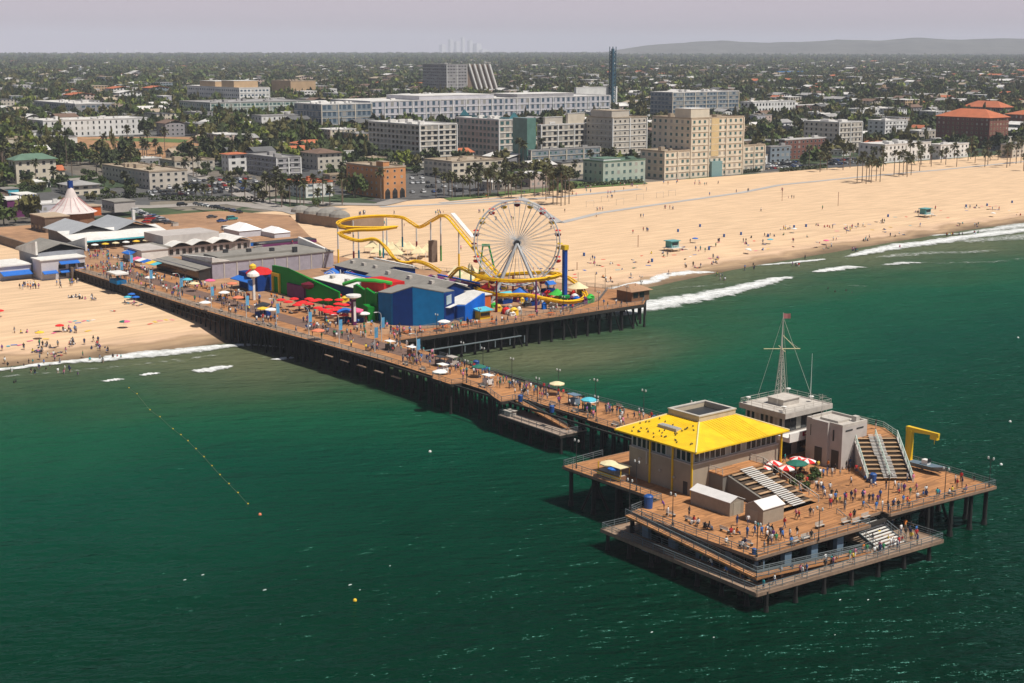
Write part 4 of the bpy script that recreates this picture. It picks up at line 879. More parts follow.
t3 = [tp(*q) for q in ((441,215.5,261),(447.6,216.8,266),(459,230,270),(468.5,241.5,275),(478,253,280),(489.5,265,286),(497,273,290))]
track(t3, .7)
t4 = [tp(*q) for q in ((449,278,292),(455,271,293),(461,267,294),(468.5,270.5,297),(484,277,303),(510,280,307),(535,279,307),(552,276.5,302),(559,273.5,296),(543,271.8,292),(516,272.8,290),(491,275.6,290),(476,280,292),(472.5,285,296),(484,291,302),(503,294,307),(525.6,294,308),(546.5,298,309),(565.6,301,309),(580,299.5,305),(585.5,294.6,299),(579,285.5,294),(569.4,278,291),(559,273.5,290))]
track(t4)
mb = MB(); a, b = Vector(tp(451,214.5,262)), Vector(tp(471,238,272)); mb.prism([(a.x,a.y),(b.x,b.y),(b.x+.2,b.y+1.6),(a.x+.2,a.y+1.6)], [a.z,b.z,b.z,a.z], [a.z+.3,b.z+.3,b.z+.3,a.z+.3]); part('lift_walkway', mb, M_WHITE, r)
for (x, yt, yb, lo, hi) in ((338.5,224,263,M_CY,M_GW),(354,220,268,M_MAROON,M_GW),(359,229,262,M_TP,M_GW),(383.5,229,258,M_TP,M_GW),(380,240,256,M_GP,M_GW),(402.5,218,247,M_TP,M_GW),(416.7,227,249,M_MAROON,M_GW),(431,221,258,M_GW,M_GW),(441,217,261,M_GP,M_GW),(459,231,266,M_CY,M_GW),(460,268,291,M_GP,M_GP),(471,272,293,M_TP,M_TP),(476,281,292,M_MAROON,M_MAROON),(489,280,298,M_CY,M_CY),(496.5,279,312,M_MAROON,M_MAROON),(513,274,292,M_MAROON,M_MAROON),(536,279,312,M_PURP,M_PURP),(548,276,290,M_TP,M_TP),(563,276,306,M_GP,M_GP),(579,287,296,M_CY,M_CY),(387,217,247,M_GW,M_GW)):
    a = Vector(tp(x, yt, yb)); mb = MB(); z0 = D; zm = D+(a.z-D)*.35; mb.cyl((a.x,a.y,z0),(a.x,a.y,zm),.32,n=8); mb.mi(1); mb.cyl((a.x,a.y,zm),(a.x,a.y,a.z-.5),.26,n=8); part('post', mb, [lo, hi], r)
s, t = px(433,262,D); mb = MB(); mb.box(s-1,s+1,t-1.2,t+1.2,D,D+7.5); part('pillar_box', mb, mat('brown_render', (.16,.11,.08), .9, .2), r)
# drop tower
s, t = px(564.5,306,D); r = thing('drop_tower', 'narrow blue drop tower with yellow cap beside the coaster', 'fairground ride', (s,t,D))
mb = MB(); mb.box(s-.55,s+.55,t-.55,t+.55,D,D+16.3); part('column', mb, col('tower_blue', (.01,.06,.30)), r); part('cap', MB().box(s-.8,s+.8,t-.8,t+.8,D+16.3,D+17.6), M_YELP, r); part('side_rail', MB().box(s-.8,s-.551,t-.3,t+.3,D+.4,D+16), M_ORNG, r)
part('seat_ring', MB().lathe((s,t,D+2.2), [(1.2,0),(1.6,.3),(1.6,.9),(1.0,1.1)], n=10), M_GP, r)
# swing ship
s, t = px(487,283,D); r = thing('swing_ship', 'green A frame swing ship ride in front of the ferris wheel', 'fairground ride', (s,t,D)); c = np.array([s, t])
def sp_(u, n_, z): q = c+wx*u+wy*n_; return (float(q[0]), float(q[1]), z)
mb = MB()
for n_ in (-1.6,1.6):
    mb.cyl(sp_(-2.9,n_,D), sp_(-1.2,n_,D+12), .22, n=6); mb.cyl(sp_(3.4,n_,D), sp_(.6,n_,D+12), .22, n=6); mb.cyl(sp_(-1.6,n_,D+12), sp_(1.0,n_,D+12), .22, n=6)
for u in (-1.4,.8): mb.cyl(sp_(u,-1.6,D+12), sp_(u,1.6,D+12), .2, n=6)
part('frame', mb, M_GP, r)
mb = MB(); mb.prism([tuple(sp_(u,n_,0)[:2]) for u, n_ in ((-3,-.9),(2.4,-.9),(3.2,0),(2.4,.9),(-3,.9),(-3.8,0))], D+1.4, D+2.7); part('ship', mb, M_YELP, r)
# the fairground floor: small rides and booths in many colours
rr = random.Random(21)
SEEN = set()
SPOTS = [(505,302),(520,303),(548,304),(575,303),(486,298),(530,290),(505,288),(552,294),(470,303),(446,288),(436,283),(340,283),(362,286),(350,292),(330,278)]
NM = [('small_carousel','small round fairground ride with bright conical canopy','fairground ride'),('game_booth','small striped game booth with pitched awning','booth')]
CC = [M_BLU,M_CANW,M_RED,M_CREAM,M_TEALC,M_ORGC,M_PNKC,M_YELC,M_PURP,M_LIME]
CN = ['blue','white','red','cream','aqua','coral','pink','golden','purple','lime']
for i, (x, y) in enumerate([(520,301),(548,292),(578,296),(505,303),(487,297),(470,304),(447,288),(532,305),(557,303),(498,290),(527,292),(338,290),(352,285),(366,288),(333,281)]):
    s, t = px(x, y, D); k = [1,0,3,4,2,7,5,6,9,4,8,1,8,2,0][i] if i else 0
    if i % 2 == 0:
        rd = rr.uniform(2.2,3.6); lb = f'small round ride with {CN[k]} conical canopy on the amusement pier'
        lb = lb if (k, i%2) not in SEEN else lb.replace('on the amusement pier','by the coaster'); SEEN.add((k, i%2))
        r = thing('small_carousel', lb, 'fairground ride', (s,t,D), auto=True); part('canopy', MB().lathe((s,t,D+2.6), [(rd,0),(rd*.55,.7),(.1,1.7)], n=14), CC[k], r); part('platform', MB().cyl((s,t,D),(s,t,D+.4),rd,n=14), M_PURP, r)
        mb = MB(); mb.cyl((s,t,D+.4),(s,t,D+3),.35,n=8); part('column', mb, M_YELP, r)
        for q in range(6): a = q*math.pi/3; part('car', MB().lathe((s+rd*.7*math.cos(a),t+rd*.7*math.sin(a),D+.5), [(.3,0),(.5,.3),(.45,.8),(.1,.9)], n=7), CC[(q*3+k)%10], r)
    else:
        lb = f'small booth with {CN[k]} pitched awning on the amusement pier'
        lb = lb if (k, i%2) not in SEEN else lb.replace('on the amusement pier','by the coaster'); SEEN.add((k, i%2))
        r = thing('game_booth', lb, 'booth', (s,t,D), auto=True); part('counter', MB().box(s-1.3,s+1.3,t-1.8,t+1.8,D,D+1.1), M_NAVY, r); mb = MB(); [mb.box(s+a-.06,s+a+.06,t+b-.06,t+b+.06,D+1.1,D+2.5) for a in (-1.2,1.2) for b in (-1.7,1.7)]; part('frame', mb, M_WHITE, r)
        mb = MB(); gable(mb, s-1.4,s+1.4,t-1.9,t+1.9,D+2.5,D+3.3,'t',.2,.08); part('awning', mb, CC[k], r)
# silver looping scrambler ride by the green wall
s, t = px(340,284,D); r = thing('scrambler_ride', 'small silver looping ride with curved tubes behind the green wall', 'fairground ride', (s,t,D)); mb = MB()
for k in range(7):
    a = k*.9; c_ = Vector((s+2.6*math.cos(a), t+3.8*math.sin(a), D+2.4)); mb = MB(); mb.tube([(c_.x+1.5*math.cos(b)*math.cos(a), c_.y+1.5*math.cos(b)*math.sin(a), c_.z+1.7*math.sin(b)) for b in np.linspace(0,5.4,14)], .11, 5); part('looped_tube', mb, M_GW, r)
part('base', MB().cyl((s,t,D),(s,t,D+.8),3.8,n=14), M_PURP, r)
# a queue area of low railings, tables and planting on the outer corner
# buildings
def bld(name, label, org, cat='building'): return thing(name, label, cat, org)
r = bld('arcade_block', 'angular blue arcade block with grey roof on the edge of the amusement pier', (52,38,D))
poly = [(47.5,29.3),(53.8,29.3),(58.2,33.2),(62.4,40.3),(58.2,46.8),(44,49),(38,42)]; hz_ = [8.0,8.5,10.5,8.8,8.0,7.5,7.5]
mb = MB(); mb.prism(poly, D, [D+h for h in hz_]); part('wall', mb, M_TEAL, r)
mb = MB(); mb.prism([(54.2,29.56),(58.3,33.1),(58.34,33.06),(54.24,29.52)], D, [D+8.5,D+10.4,D+10.4,D+8.5]); part('dark_panel', mb, M_NAVY, r)
mb = MB(); mb.prism([(62.45,40.4),(58.3,46.8),(58.36,46.84),(62.51,40.44)], D, [D+8.6,D+7.9,D+7.9,D+8.6]); part('dark_panel', mb, M_NAVY, r)
mb = MB(); mb.prism([(p[0]*1.006-.3, p[1]*1.006-.25) for p in poly], [D+h+.01 for h in hz_], [D+h+.18 for h in hz_]); part('roof', mb, M_GREYR, r)
mb = MB(); mb.prism([(61.9,41.5),(60.0,44.5),(60.08,44.55),(61.98,41.55)], D+5.2, D+7.6); part('window', mb, mat('pale_window', (.35,.45,.48), .2, .1), r)
mb = MB(); mb.prism([(62.1,41.1),(58.9,46.2),(59.9,46.9),(63.1,41.8)], D+4.5, D+4.65); part('ledge', mb, M_WHITE, r)
r = bld('low_blue_shop', 'low bright blue shop with sloping front wall next to the arcade block', (57,52,D))
mb = MB(); mb.prism([(59.5,46.9),(61.5,48),(57.8,57.6),(50,57),(52,48)], D, [D+4,D+4.2,D+6.2,D+5.5,D+4]); part('wall', mb, M_BRB, r); mb = MB(); mb.prism([(58.8,47.4),(60.9,48.4),(57.2,57.1),(50.4,56.6),(52.3,48.4)], [D+4.0,D+4.2,D+6.1,D+5.5,D+4.0], [D+4.3,D+4.45,D+6.35,D+5.7,D+4.3]); part('roof', mb, M_WHITER, r)
r = bld('orange_booth', 'small orange walled hut at the end of the blue shop', (53,59.5,D)); part('wall', MB().box(48,56,57.9,61,D,D+5.2), M_ORNG, r); part('roof', MB().box(47.7,56.3,57.75,61.3,D+5.202,D+5.45), M_WHITER, r)
r = bld('ice_cream_kiosk', 'small yellow kiosk with aqua canopy before the blue shop', (61.5,54.5,D), 'kiosk'); part('body', MB().box(60,62.2,52.5,56,D,D+2.2), M_YELP, r); part('canopy', MB().prism([(59.4,51.9),(63.2,51.9),(63.2,56.6),(59.4,56.6)], D+2.3, [D+2.9,D+2.5,D+2.5,D+2.9]), M_TEALC, r); part('counter', MB().box(62.203,62.5,52.8,55.7,D+.9,D+1.7), M_DARK, r)
r = bld('green_facade', 'bright green wavy fronted playhouse wall beside the blue arcade block', (44,31,D)); P_ = [(29,33),(33,31.2),(37,31.6),(40.5,29.8),(44,30.4),(47.2,29.0)]; mb = MB()
for i in range(5):
    (a, b), (c_, d_) = P_[i], P_[i+1]; mb.prism([(a,b),(c_,d_),(c_-.6,d_+1),(a-.6,b+1)], D, [D+7.2+(i%2),D+7+(1-i%2),D+7+(1-i%2),D+7.2+(i%2)])
mb.prism([(41,28.4),(46,27.0),(47,28.5),(42,30)], D, D+4); part('wall', mb, M_GREEN, r); mb = MB(); mb.tube([(22,34,D+6.5),(26,36,D+8),(31,39,D+8.2),(35,42,D+7.6)], .55, 7); part('slide', mb, M_LIME, r)
mb = MB(); mb.prism([(30,34),(46,31),(44,44),(30,44)], D+4.5, D+4.8); part('roof', mb, M_WHITER, r); mb = MB(); mb.box(22,34,40,47,D+4.8,D+7.6); part('red_panel', mb, M_REDW, r)
r = bld('green_entrance_wall', 'long green wall with yellow doorway behind the red parasols', (2,30,D)); mb = MB(); mb.prism([(-14,31),(-4,31),(8,31),(22,32.4),(22,33),(8,32),(-14,32)], D, [D+8,D+8.4,D+6.6,D+4.4,D+4.4,D+6.6,D+8]); part('wall', mb, M_GREEN, r)
mb = MB(); mb.box(-13.6,-13.0,30.4,30.99,D,D+5); mb.box(-9.6,-9.0,30.4,30.99,D,D+5); mb.box(-13.6,-9.0,30.4,30.99,D+5,D+6); part('doorway', mb, M_YELP, r); mb = MB(); mb.box(-4,6,30.3,30.98,D,D+4); part('dark_panel', mb, M_PURP, r); mb = MB(); mb.lathe((8.5,30.5,D+3.5), [(.1,0),(2,.9),(2.2,1.8),(.1,2.4)], n=12); part('painted_ball', mb, M_MAROON, r)
r = bld('navy_snack_bar', 'dark blue snack bar with light blue awning at the long grey arcade corner', (-22,26,D)); part('wall', MB().box(-28,-16,27,33,D,D+5), M_NAVY, r); part('awning', MB().prism([(-28,24),(-17,24),(-17,26.98),(-28,26.98)], [D+2.8,D+2.8,D+3.6,D+3.6], [D+3,D+3,D+3.8,D+3.8]), M_BLU, r); part('roof', MB().lathe((-20,30,D+5.0), [(4.5,0),(3,1.3),(.3,2)], n=8), M_REDW, r)
for nm, lb, (s0,s1,t0,t1), h0, h1, mw_, mr_, al in (
  ('ride_hall', 'long blue sided ride hall with pale grey striped roof on the amusement pier', (2,40,55,65), 4.6, 6.6, M_NAVY, M_GREYR, 's'),
  ('ride_hall', 'blue ride hall with low grey roof nearest the coaster curve', (-22,0,58,74), 4.6, 6.0, M_NAVY, M_GREYR, 's'),
  ('white_roof_hall', 'low hall with broad white roof behind the silver looping ride', (-6,22,41,53), 4.0, 4.6, M_NAVY, M_WHITER, 's'),
  ('ride_hall', 'dark blue hall with purple roof beside the swing ship', (14,34,67,74), 3.6, 4.6, M_NAVY, M_PURP, 's')):
    r = bld(nm, lb, ((s0+s1)/2,(t0+t1)/2,D)); mb = MB(); gwall(mb, s0,s1,t0,t1,D,D+h0,D+h1,al); part('wall', mb, mw_, r); mb = MB(); gable(mb, s0,s1,t0,t1,D+h0,D+h1,al,.5,.18); part('roof', mb, mr_, r)
    for q in range(3): mb = MB(); tt = t0+(t1-t0)*(.25); ss_ = s0+(s1-s0)*(.2+.3*q); mb.box(ss_-.8,ss_+.8,tt-.5,tt+.5,D+h0+.3,D+(h0+h1)/2+1.0); part('roof_vent', mb, M_CONC, r)
    part('trim_stripe', MB().box(s0-.4,s1+.4,t1-1.2,t1-.4,D+h0+.6,D+h0+1.0), M_WHITER if mr_ is M_GREYR else M_BRB, r)
r = bld('pier_end_hut', 'small brown timber hut with tan hipped roof on the outer pier corner', (66,106,D)); mb = MB(); mb.box(61.5,68,103.5,110.5,D,D+3.2); part('wall', mb, M_BROWN, r)
mb = MB(); mb.add([(60.7,102.7,D+3.1),(68.8,102.7,D+3.1),(68.8,111.3,D+3.1),(60.7,111.3,D+3.1),(64.2,105.5,D+4.7),(64.2,108.5,D+4.7)], [(0,1,4),(1,2,5,4),(2,3,5),(3,0,4,5),(3,2,1,0)]); part('roof', mb, mat('tan_shingle', (.36,.21,.12), .9, .2, 1), r)
for t in (105,107.5): part('window', MB().box(68.003,68.06,t-.9,t+.9,D+1.1,D+2.6), M_GLASS, r)
# red parasols, aqua and pink stands
rr = random.Random(5)
for (x, y) in ((281,299),(288,301),(294,298),(300,302),(309,298),(303,301),(313,300),(318,299),(328,299),(339,299),(318,307),(323,309),(329,306),(333,309),(337,307),(342,310),(345,304),(328,311),(334,313),(344,314),(338,303),(309,303),(297,304)):
    s, t = px(x, y, D+2.6); umbrella(s, t, D, 1.4, 2.4, [M_RED], 'bright red parasol of the pier cafe', 'red parasols of the pier cafe')
for (x, y, m_, c_) in ((364,313,M_CANW,'white'),(444,321,M_CANW,'white'),(194,283,M_CREAM,'cream'),(210,280,M_PNKC,'pink'),(232,283,M_ORGC,'coral'),(205,302,M_CANW,'white'),(238,297,M_ORGC,'coral'),(224,292,M_CANW,'white'),(440,371,M_CANW,'white'),(557,383,M_CREAM,'cream'),(589,399,M_TEALC,'aqua'),(479,366,M_GRNC,'green'),(263,308,M_YELC,'golden'),(271,309,M_CANW,'white'),(318,330,M_ORGC,'coral'),(187,279,M_TEALC,'aqua'),(150,277,M_CANW,'white')):
    s, t = px(x, y, D+2.6); umbrella(s, t, D, 1.7, 2.5, [m_], f'{c_} vendor parasol on the {"narrow outer" if s > 75 else "busy landward"} pier deck', 'vendor parasols on the pier')
# stands
for (x, y, c_, m_) in ((345,322,'blue',M_BLU),(356,322,'pink',M_PNKC),(263,316,'dark',M_DARK)):
    s, t = px(x, y, D); r = thing('market_stand', f'square market stand with {c_} flat canopy on the pier', 'stand', (s,t,D)); part('counter', MB().box(s-1.6,s+1.6,t-1.6,t+1.6,D,D+1.2), M_NAVY, r); mb = MB(); [mb.box(s+a-.08,s+a+.08,t+b-.08,t+b+.08,D+1.2,D+2.9) for a in (-1.5,1.5) for b in (-1.5,1.5)]; part('frame', mb, M_DARK, r); part('canopy', MB().lathe((s,t,D+2.9), [(2.5,0),(2.4,.3),(.3,1.0)], n=4), m_, r)
# vendor carts on the outer pier
for i, (x, y, c_, m_) in enumerate(((574,405,'blue grey',M_BLUEG),(590,412,'dark green',M_GRNC),(443,374,'white',M_CANW),(390,350,'dark',M_DARK),(452,366,'grey',M_CONC),(488,385,'white',M_WHITE),(440,366,'dark',M_DARK),(412,356,'brown',M_BROWN))):
    s, t = px(x, y, D); lb = f'{c_} vendor cart with flat roof on the long outer pier'; r = thing('vendor_cart', lb, 'cart', (s,t,D), 'vendor carts on the pier', auto=True); part('body', MB().box(s-1.1,s+1.1,t-.7,t+.7,D+.35,D+1.4), m_, r); mb = MB(); [mb.box(s+a-.05,s+a+.05,t+b-.05,t+b+.05,D+1.4,D+2.2) for a in (-1,1) for b in (-.6,.6)]; mb.box(s-1.3,s+1.3,t-.9,t+.9,D+2.2,D+2.32); part('roof', mb, M_CANW if i % 2 else m_, r)
    for a in (-.8,.8):
        for b in (-.75,.7): part('wheel', MB().cyl((s+a,t+b,D+.3),(s+a,t+b+.06,D+.3),.3,n=10), M_DARK, r)
# lamps along both edges
for s, t in ((112,15.8),(125,14),(140,14.8),(152,14.8),(165,16.2),(178,17),(120.5,4.8),(143.5,6.2),(163,5.2),(176,4.9),(86,16.8),(104,15.8)): lamp(s, t, D, 'on the narrow outer pier')
for s, t in ((70.8,32),(70.8,46),(70.8,60),(70.8,75),(70.8,88),(68.5,101),(64,111),(57.5,117)): lamp(s, t, D, 'on the amusement pier boardwalk')
for s, t in ((-62,3),(-40,3),(-20,3.5),(0,3.5),(20,4),(36,4.5),(52,5),(66,5.5),(80,7),(98,7),(-75,12),(70,15.5)): bannerlamp(s, t, D, 'on the busy landward pier', rz=0)
# wide mushroom light mast by the stands
s, t = px(354,325,D); r = thing('sign_tower', 'slim purple and white sign tower with round crown by the red parasols', 'sign tower', (s,t,D)); part('column', MB().box(s-.5,s+.5,t-.5,t+.5,D,D+7), M_PURP, r); part('crown', MB().lathe((s,t,D+7), [(.4,0),(2.1,.7),(2.0,1.2),(.4,1.3)], n=12), M_WHITE, r); part('white_panel', MB().box(s+.503,s+.6,t-.35,t+.35,D+1,D+6.4), M_WHITE, r)
s, t = px(254,300,D); r = thing('sign_tower', 'slim sign tower with yellow ball top beside the long grey arcade', 'sign tower', (s,t,D)); part('column', MB().box(s-.35,s+.35,t-.35,t+.35,D,D+6.5), M_WHITE, r); part('ball', MB().lathe((s,t,D+9), [(.2,0),(1,.5),(1.0,1.3),(.2,1.8)], n=10), M_YELC, r); part('crown', MB().lathe((s,t,D+6.5), [(.4,0),(1.9,.7),(1.7,1.4),(.4,2.5)], n=12), M_WHITE, r); part('banner', MB().box(s-.3,s+.3,t-1.7,t-.4,D+3,D+6), M_BLU, r)
# ---- buildings at the land end of the pier ----
r = bld('long_arcade', 'long low arcade with pale lilac walls and flat grey roof behind the pier crowd', (-57,50,D)); mb = MB(); mb.box(-68,-46,27,72,D,D+5.2); part('wall', mb, M_LILAC, r); mb = MB(); mb.box(-68.3,-45.7,26.7,72.3,D+5.202,D+5.5); mb.box(-62,-52,32,60,D+5.5,D+6.2); part('roof', mb, M_GREYR, r)
mb = MB(); mb.prism([(-46.5,26.9),(-45.6,26.9),(-45.6,33),(-46.5,33)], D+5.5, [D+7.2,D+7.2,D+5.7,D+5.7]); mb.prism([(-68,27.2),(-46,27.2),(-46,28),(-68,28)], D+5.5, [D+5.6,D+7.1,D+7.1,D+5.6]); part('gable_parapet', mb, M_WHITER, r)
mb = MB(); mb.prism([(-68,71),(-50,71),(-50,72),(-68,72)], D+5.5, [D+8,D+5.8,D+5.8,D+8]); part('gable_parapet', mb, M_WHITER, r)
for q in range(4): part('roof_vent', MB().box(-60+q*3,-58.8+q*3,38+q*7,39.4+q*7,D+6.2 if 32 < 38+q*7 < 59 else D+5.5,D+7.3), M_DARK, r)
for q in range(9): part('wall_pilaster', MB().box(-45.997,-45.85,31+q*4.6,31.35+q*4.6,D,D+5), M_CONC, r)
mb = MB(); mb.box(-78,-46.5,22.5,26.6,D,D+3.6); mb.mi(1); mb.prism([(-78,21),(-46,21),(-46,26.6),(-78,26.6)], [D+3.2,D+3.2,D+3.9,D+3.9], [D+3.35,D+3.35,D+4.05,D+4.05]); part('shop_front', mb, [M_GLASS, M_GREYR], r)
for i, (s, m_) in enumerate(((-84,M_CANW),(-80,M_BLU),(-76,M_YELC),(-72,M_TEALC),(-88,M_PNKC))): o = solo('shop_awning', MB().prism([(s-1.8,18.2),(s+1.8,18.2),(s+1.8,21),(s-1.8,21)], [D+2.4,D+2.4,D+3,D+3], [D+2.5,D+2.5,D+3.1,D+3.1]), m_, f'{["white","blue","golden","aqua","pink"][i]} cloth awning before the low shops on the pier', 'awning', (s,20,D+2.5))
r = bld('wavy_roof_hall', 'grey pavilion with four pale wave shaped roof vaults beside the parking deck', (-107,52,D)); mb = MB(); mb.box(-113,-101,34,70,D,D+3.4); part('wall', mb, M_GREYW, r)
mb = MB(); 
for k in range(4):
    b0_ = 38+k*8; V = []
    for i in range(9): u = i/8; V.append((b0_+u*8, D+3.9+1.3*math.sin(math.pi*u)**1.3))
    mb.add([(-115,a,z) for a, z in V]+[(-99.5,a,z) for a, z in V]+[(-115,a,z-.2) for a, z in V]+[(-99.5,a,z-.2) for a, z in V], [(i,i+9,i+10,i+1) for i in range(8)]+[(i+9,i+27,i+28,i+10) for i in range(8)]+[(i+18,i+19,i+28,i+27) for i in range(8)])
part('vault_roof', mb, M_WHITER, r); part('flat_roof', MB().box(-114,-100,30,38,D+3.6,D+4), M_GREYR, r)
windows(r, 's+', -101, 35, 69, D+.7, 14, 1, 1.6, 2.1, 1, M_GLASS, wf)
r = bld('low_white_annex', 'low annex with white stepped roofs and small blue awning left of the wavy roofs', (-100,33,D)); part('wall', MB().box(-108,-93,24,33.8,D,D+4.2), M_WHITER, r); part('roof', MB().box(-108.3,-92.7,23.7,33.9,D+4.202,D+4.5), M_GREYW, r); part('awning', MB().prism([(-104,21.4),(-97,21.4),(-97,23.98),(-104,23.98)], [D+2.6,D+2.6,D+3.6,D+3.6], [D+2.8,D+2.8,D+3.8,D+3.8]), M_BLU, r); part('roof_unit', MB().box(-122,-104 - 2,38,60,D+4.0,D+7), M_GREYW, r)
r = bld('diner', 'large diner with grey hipped roofs and long white veranda roof at the pier entrance', (-155,36,D)); mb = MB(); mb.box(-172,-148,21,53,D,D+5); part('wall', mb, mat('grey_timber', (.17,.16,.15), .9, .2), r)
mb = MB(); gable(mb, -173,-147,20,37,D+5,D+7.8,'t' if 0 else 's',.5,.2); part('hip_roof', mb, mat('pale_grey_metal', (.38,.39,.40), .5, .1), r); mb = MB(); gable(mb, -173,-147,37.6,54,D+5,D+8,'s',.5,.2); part('hip_roof', mb, mat('pale_grey_metal2', (.34,.35,.36), .5, .1), r)
mb = MB(); mb.prism([(-152,17),(-136,17),(-136,56),(-152,56)], [D+5.6,D+3.2,D+3.2,D+5.6], [D+5.8,D+3.4,D+3.4,D+5.8]); part('veranda_roof', mb, M_WHITER, r); part('fascia', MB().box(-135.99,-135.8,17,56,D+3.0,D+3.5), M_TEALC, r)
windows(r, 's+', -148, 21, 53, D+.8, 10, 1, 2, 2.2, 1, M_GLASS, wf)
mb = MB(); mb.prism([(-160,50),(-159,50),(-159,51),(-160,51)], D+7, D+11); part('chimney', mb, M_WHITER, r)
for i in range(9): s, t = -134.0, 20+i*4; umbrella(s, t, D, 1.4, 2.2, [[M_CREAM, M_CANW, M_YELC][i % 3]], f'{["cream","white","golden"][i%3]} parasol along the diner veranda', 'parasols along the diner veranda')
# merry go round pavilion with tent
s, t = px(72,214,D+4); r = bld('carousel_pavilion', 'brown carousel pavilion with tall pointed white tent roof', (s,t,D)); mb = MB(); mb.cyl((s,t,D),(s,t,D+5.0),9,n=16); part('wall', mb, M_BROWN, r)
mb = MB(); mb.lathe((s,t,D+5.0), [(10.5,0),(9,.6),(5.6,2.8),(2.8,6.0),(1.3,9.4),(.9,10.2)], n=16); part('tent_roof', mb, mat('pale_tent_canvas', (.60,.53,.50), .8, .12, .4), r); mb = MB(); mb.box(s-.9,s+.9,t-.9,t+.9,D+15,D+18); part('cupola', mb, M_NAVY, r)
mb = MB(); 
for k in range(16): a = 2*math.pi*k/16; mb.cyl((s+9.1*math.cos(a),t+9.1*math.sin(a),D+5.65),(s+2.85*math.cos(a),t+2.85*math.sin(a),D+11.05),.07,n=4)
part('seam', mb, mat('pink_piping', (.5,.2,.2), .8, .1), r)
for (x, y, w_, d_, h, m_, lb) in ((42,232,16,10,6,mat('brown_shingle', (.15,.10,.07), .9, .25),'brown flat roofed hall in front of the carousel tent'),(88,216,9,6,4,M_ORNG,'small orange brown hut with terrace before the carousel tent'),(64,226,8,6,3.4,M_BROWN,'low brown kiosk with tan roof below the carousel tent'),(112,212,14,10,4.5,M_GREYW,'low grey roofed hall right of the carousel tent')):
    s, t = px(x, y, D); r = bld('pier_shop', lb, (s,t,D)); part('wall', MB().box(s-w_/2-4,s+w_/2-4,t,t+d_,D,D+h), m_, r); part('roof', MB().box(s-w_/2-4.3,s+w_/2-3.7,t-.3,t+d_+.3,D+h+.002,D+h+.4), mat('tan_roofing', (.42,.32,.22), .9, .15) if m_ is not M_GREYW else M_GREYR, r)
    for q in range(4): part('window', MB().box(s-w_/2-4+w_*(q+.25)/4,s-w_/2-4+w_*(q+.75)/4,t-.06,t-.003,D+1,D+2.6), M_GLASS, r)
# grey gabled house by the sand
GZ = 4.2
r = bld('beach_restaurant', 'grey two storey beach restaurant with blue awnings and white terrace roofs on the sand', (-110,0,GZ)); wg = mat('blue_grey_boards', (.25,.26,.29), .85, .15, 1); wl = mat('white_grey_boards', (.48,.46,.48), .85, .1, 1)
mb = MB(); mb.box(-122,-104,-8,8,GZ-.5,GZ+8); part('wall', mb, wg, r); mb = MB(); mb.box(-103.996,-96,-10,5,GZ-.5,GZ+6.4); part('seaward_wing', mb, wl, r)
mb = MB(); gable(mb, -122.5,-104,-8.5,8.5,GZ+8.002,GZ+10.5,'s',.3,.2); part('roof', mb, M_GREYR, r); mb = MB(); mb.prism([(-123,-8.9),(-103.4,-8.9),(-103.4,-8.2),(-123,-8.2)], GZ+7.4, [GZ+7.8,GZ+12,GZ+12,GZ+7.8]); mb.prism([(-123,8.3),(-103.4,8.3),(-103.4,9),(-123,9)], GZ+7.4, [GZ+7.8,GZ+12,GZ+12,GZ+7.8]); part('gable_fin', mb, M_WHITER, r)
part('flat_roof', MB().box(-104.5,-95.6,-10.4,5.4,GZ+6.402,GZ+6.7), M_WHITER, r)
for (a, b, z) in ((-4,5,GZ+2.2),(-4,2.6,GZ+5.0),(-9.8,-5,GZ+2.2)): part('awning', MB().prism([(-95.99,a),(-94.2,a),(-94.2,b),(-95.99,b)], [z+.5,z-.2,z-.2,z+.5], [z+.7,z,z,z+.7]), M_BLU, r)
for t in (-3,.5,3.6): part('window', MB().box(-95.997,-95.93,t-1.2,t+1.2,GZ+3.2,GZ+4.6), M_GLASS, r); part('window', MB().box(-95.997,-95.93,t-1.2,t+1.2,GZ+.4,GZ+1.8), M_GLASS, r)
r = bld('terrace_cafe', 'white roofed terrace cafe with deep blue awning left of the grey beach restaurant', (-112,-15,GZ)); part('wall', MB().box(-118,-104,-21,-10.6,GZ-.5,GZ+4.4), wl, r); part('roof', MB().box(-118.6,-103.4,-21.5,-10.5,GZ+4.402,GZ+4.8), M_WHITER, r); part('awning', MB().prism([(-103.99,-21),(-100.8,-21),(-100.8,-11),(-103.99,-11)], [GZ+2.6,GZ+1.6,GZ+1.6,GZ+2.6], [GZ+2.8,GZ+1.8,GZ+1.8,GZ+2.8]), M_BLU, r)
for s in (-115,-111,-107): part('window', MB().box(s-1.3,s+1.3,-21.06,-21.003,GZ+1,GZ+3), M_GLASS, r)
# ticket kiosk at the seawall corner
s, t = px(118,283,D); r = bld('corner_kiosk', 'open kiosk with white hipped roof at the corner of the sea wall', (s,t,D), 'kiosk'); part('counter', MB().box(s-3,s+3,t-1.6,t+1.6,D,D+1.2), M_TEAL, r); mb = MB(); [mb.box(s+a-.1,s+a+.1,t+b-.1,t+b+.1,D+1.2,D+3) for a in (-2.9,2.9) for b in (-1.5,1.5)]; part('frame', mb, M_DARK, r); part('roof', MB().prism([(s-3.6,t-2.2),(s+3.6,t-2.2),(s+3.6,t+2.2),(s-3.6,t+2.2)], D+3, D+3.5), M_WHITER, r)
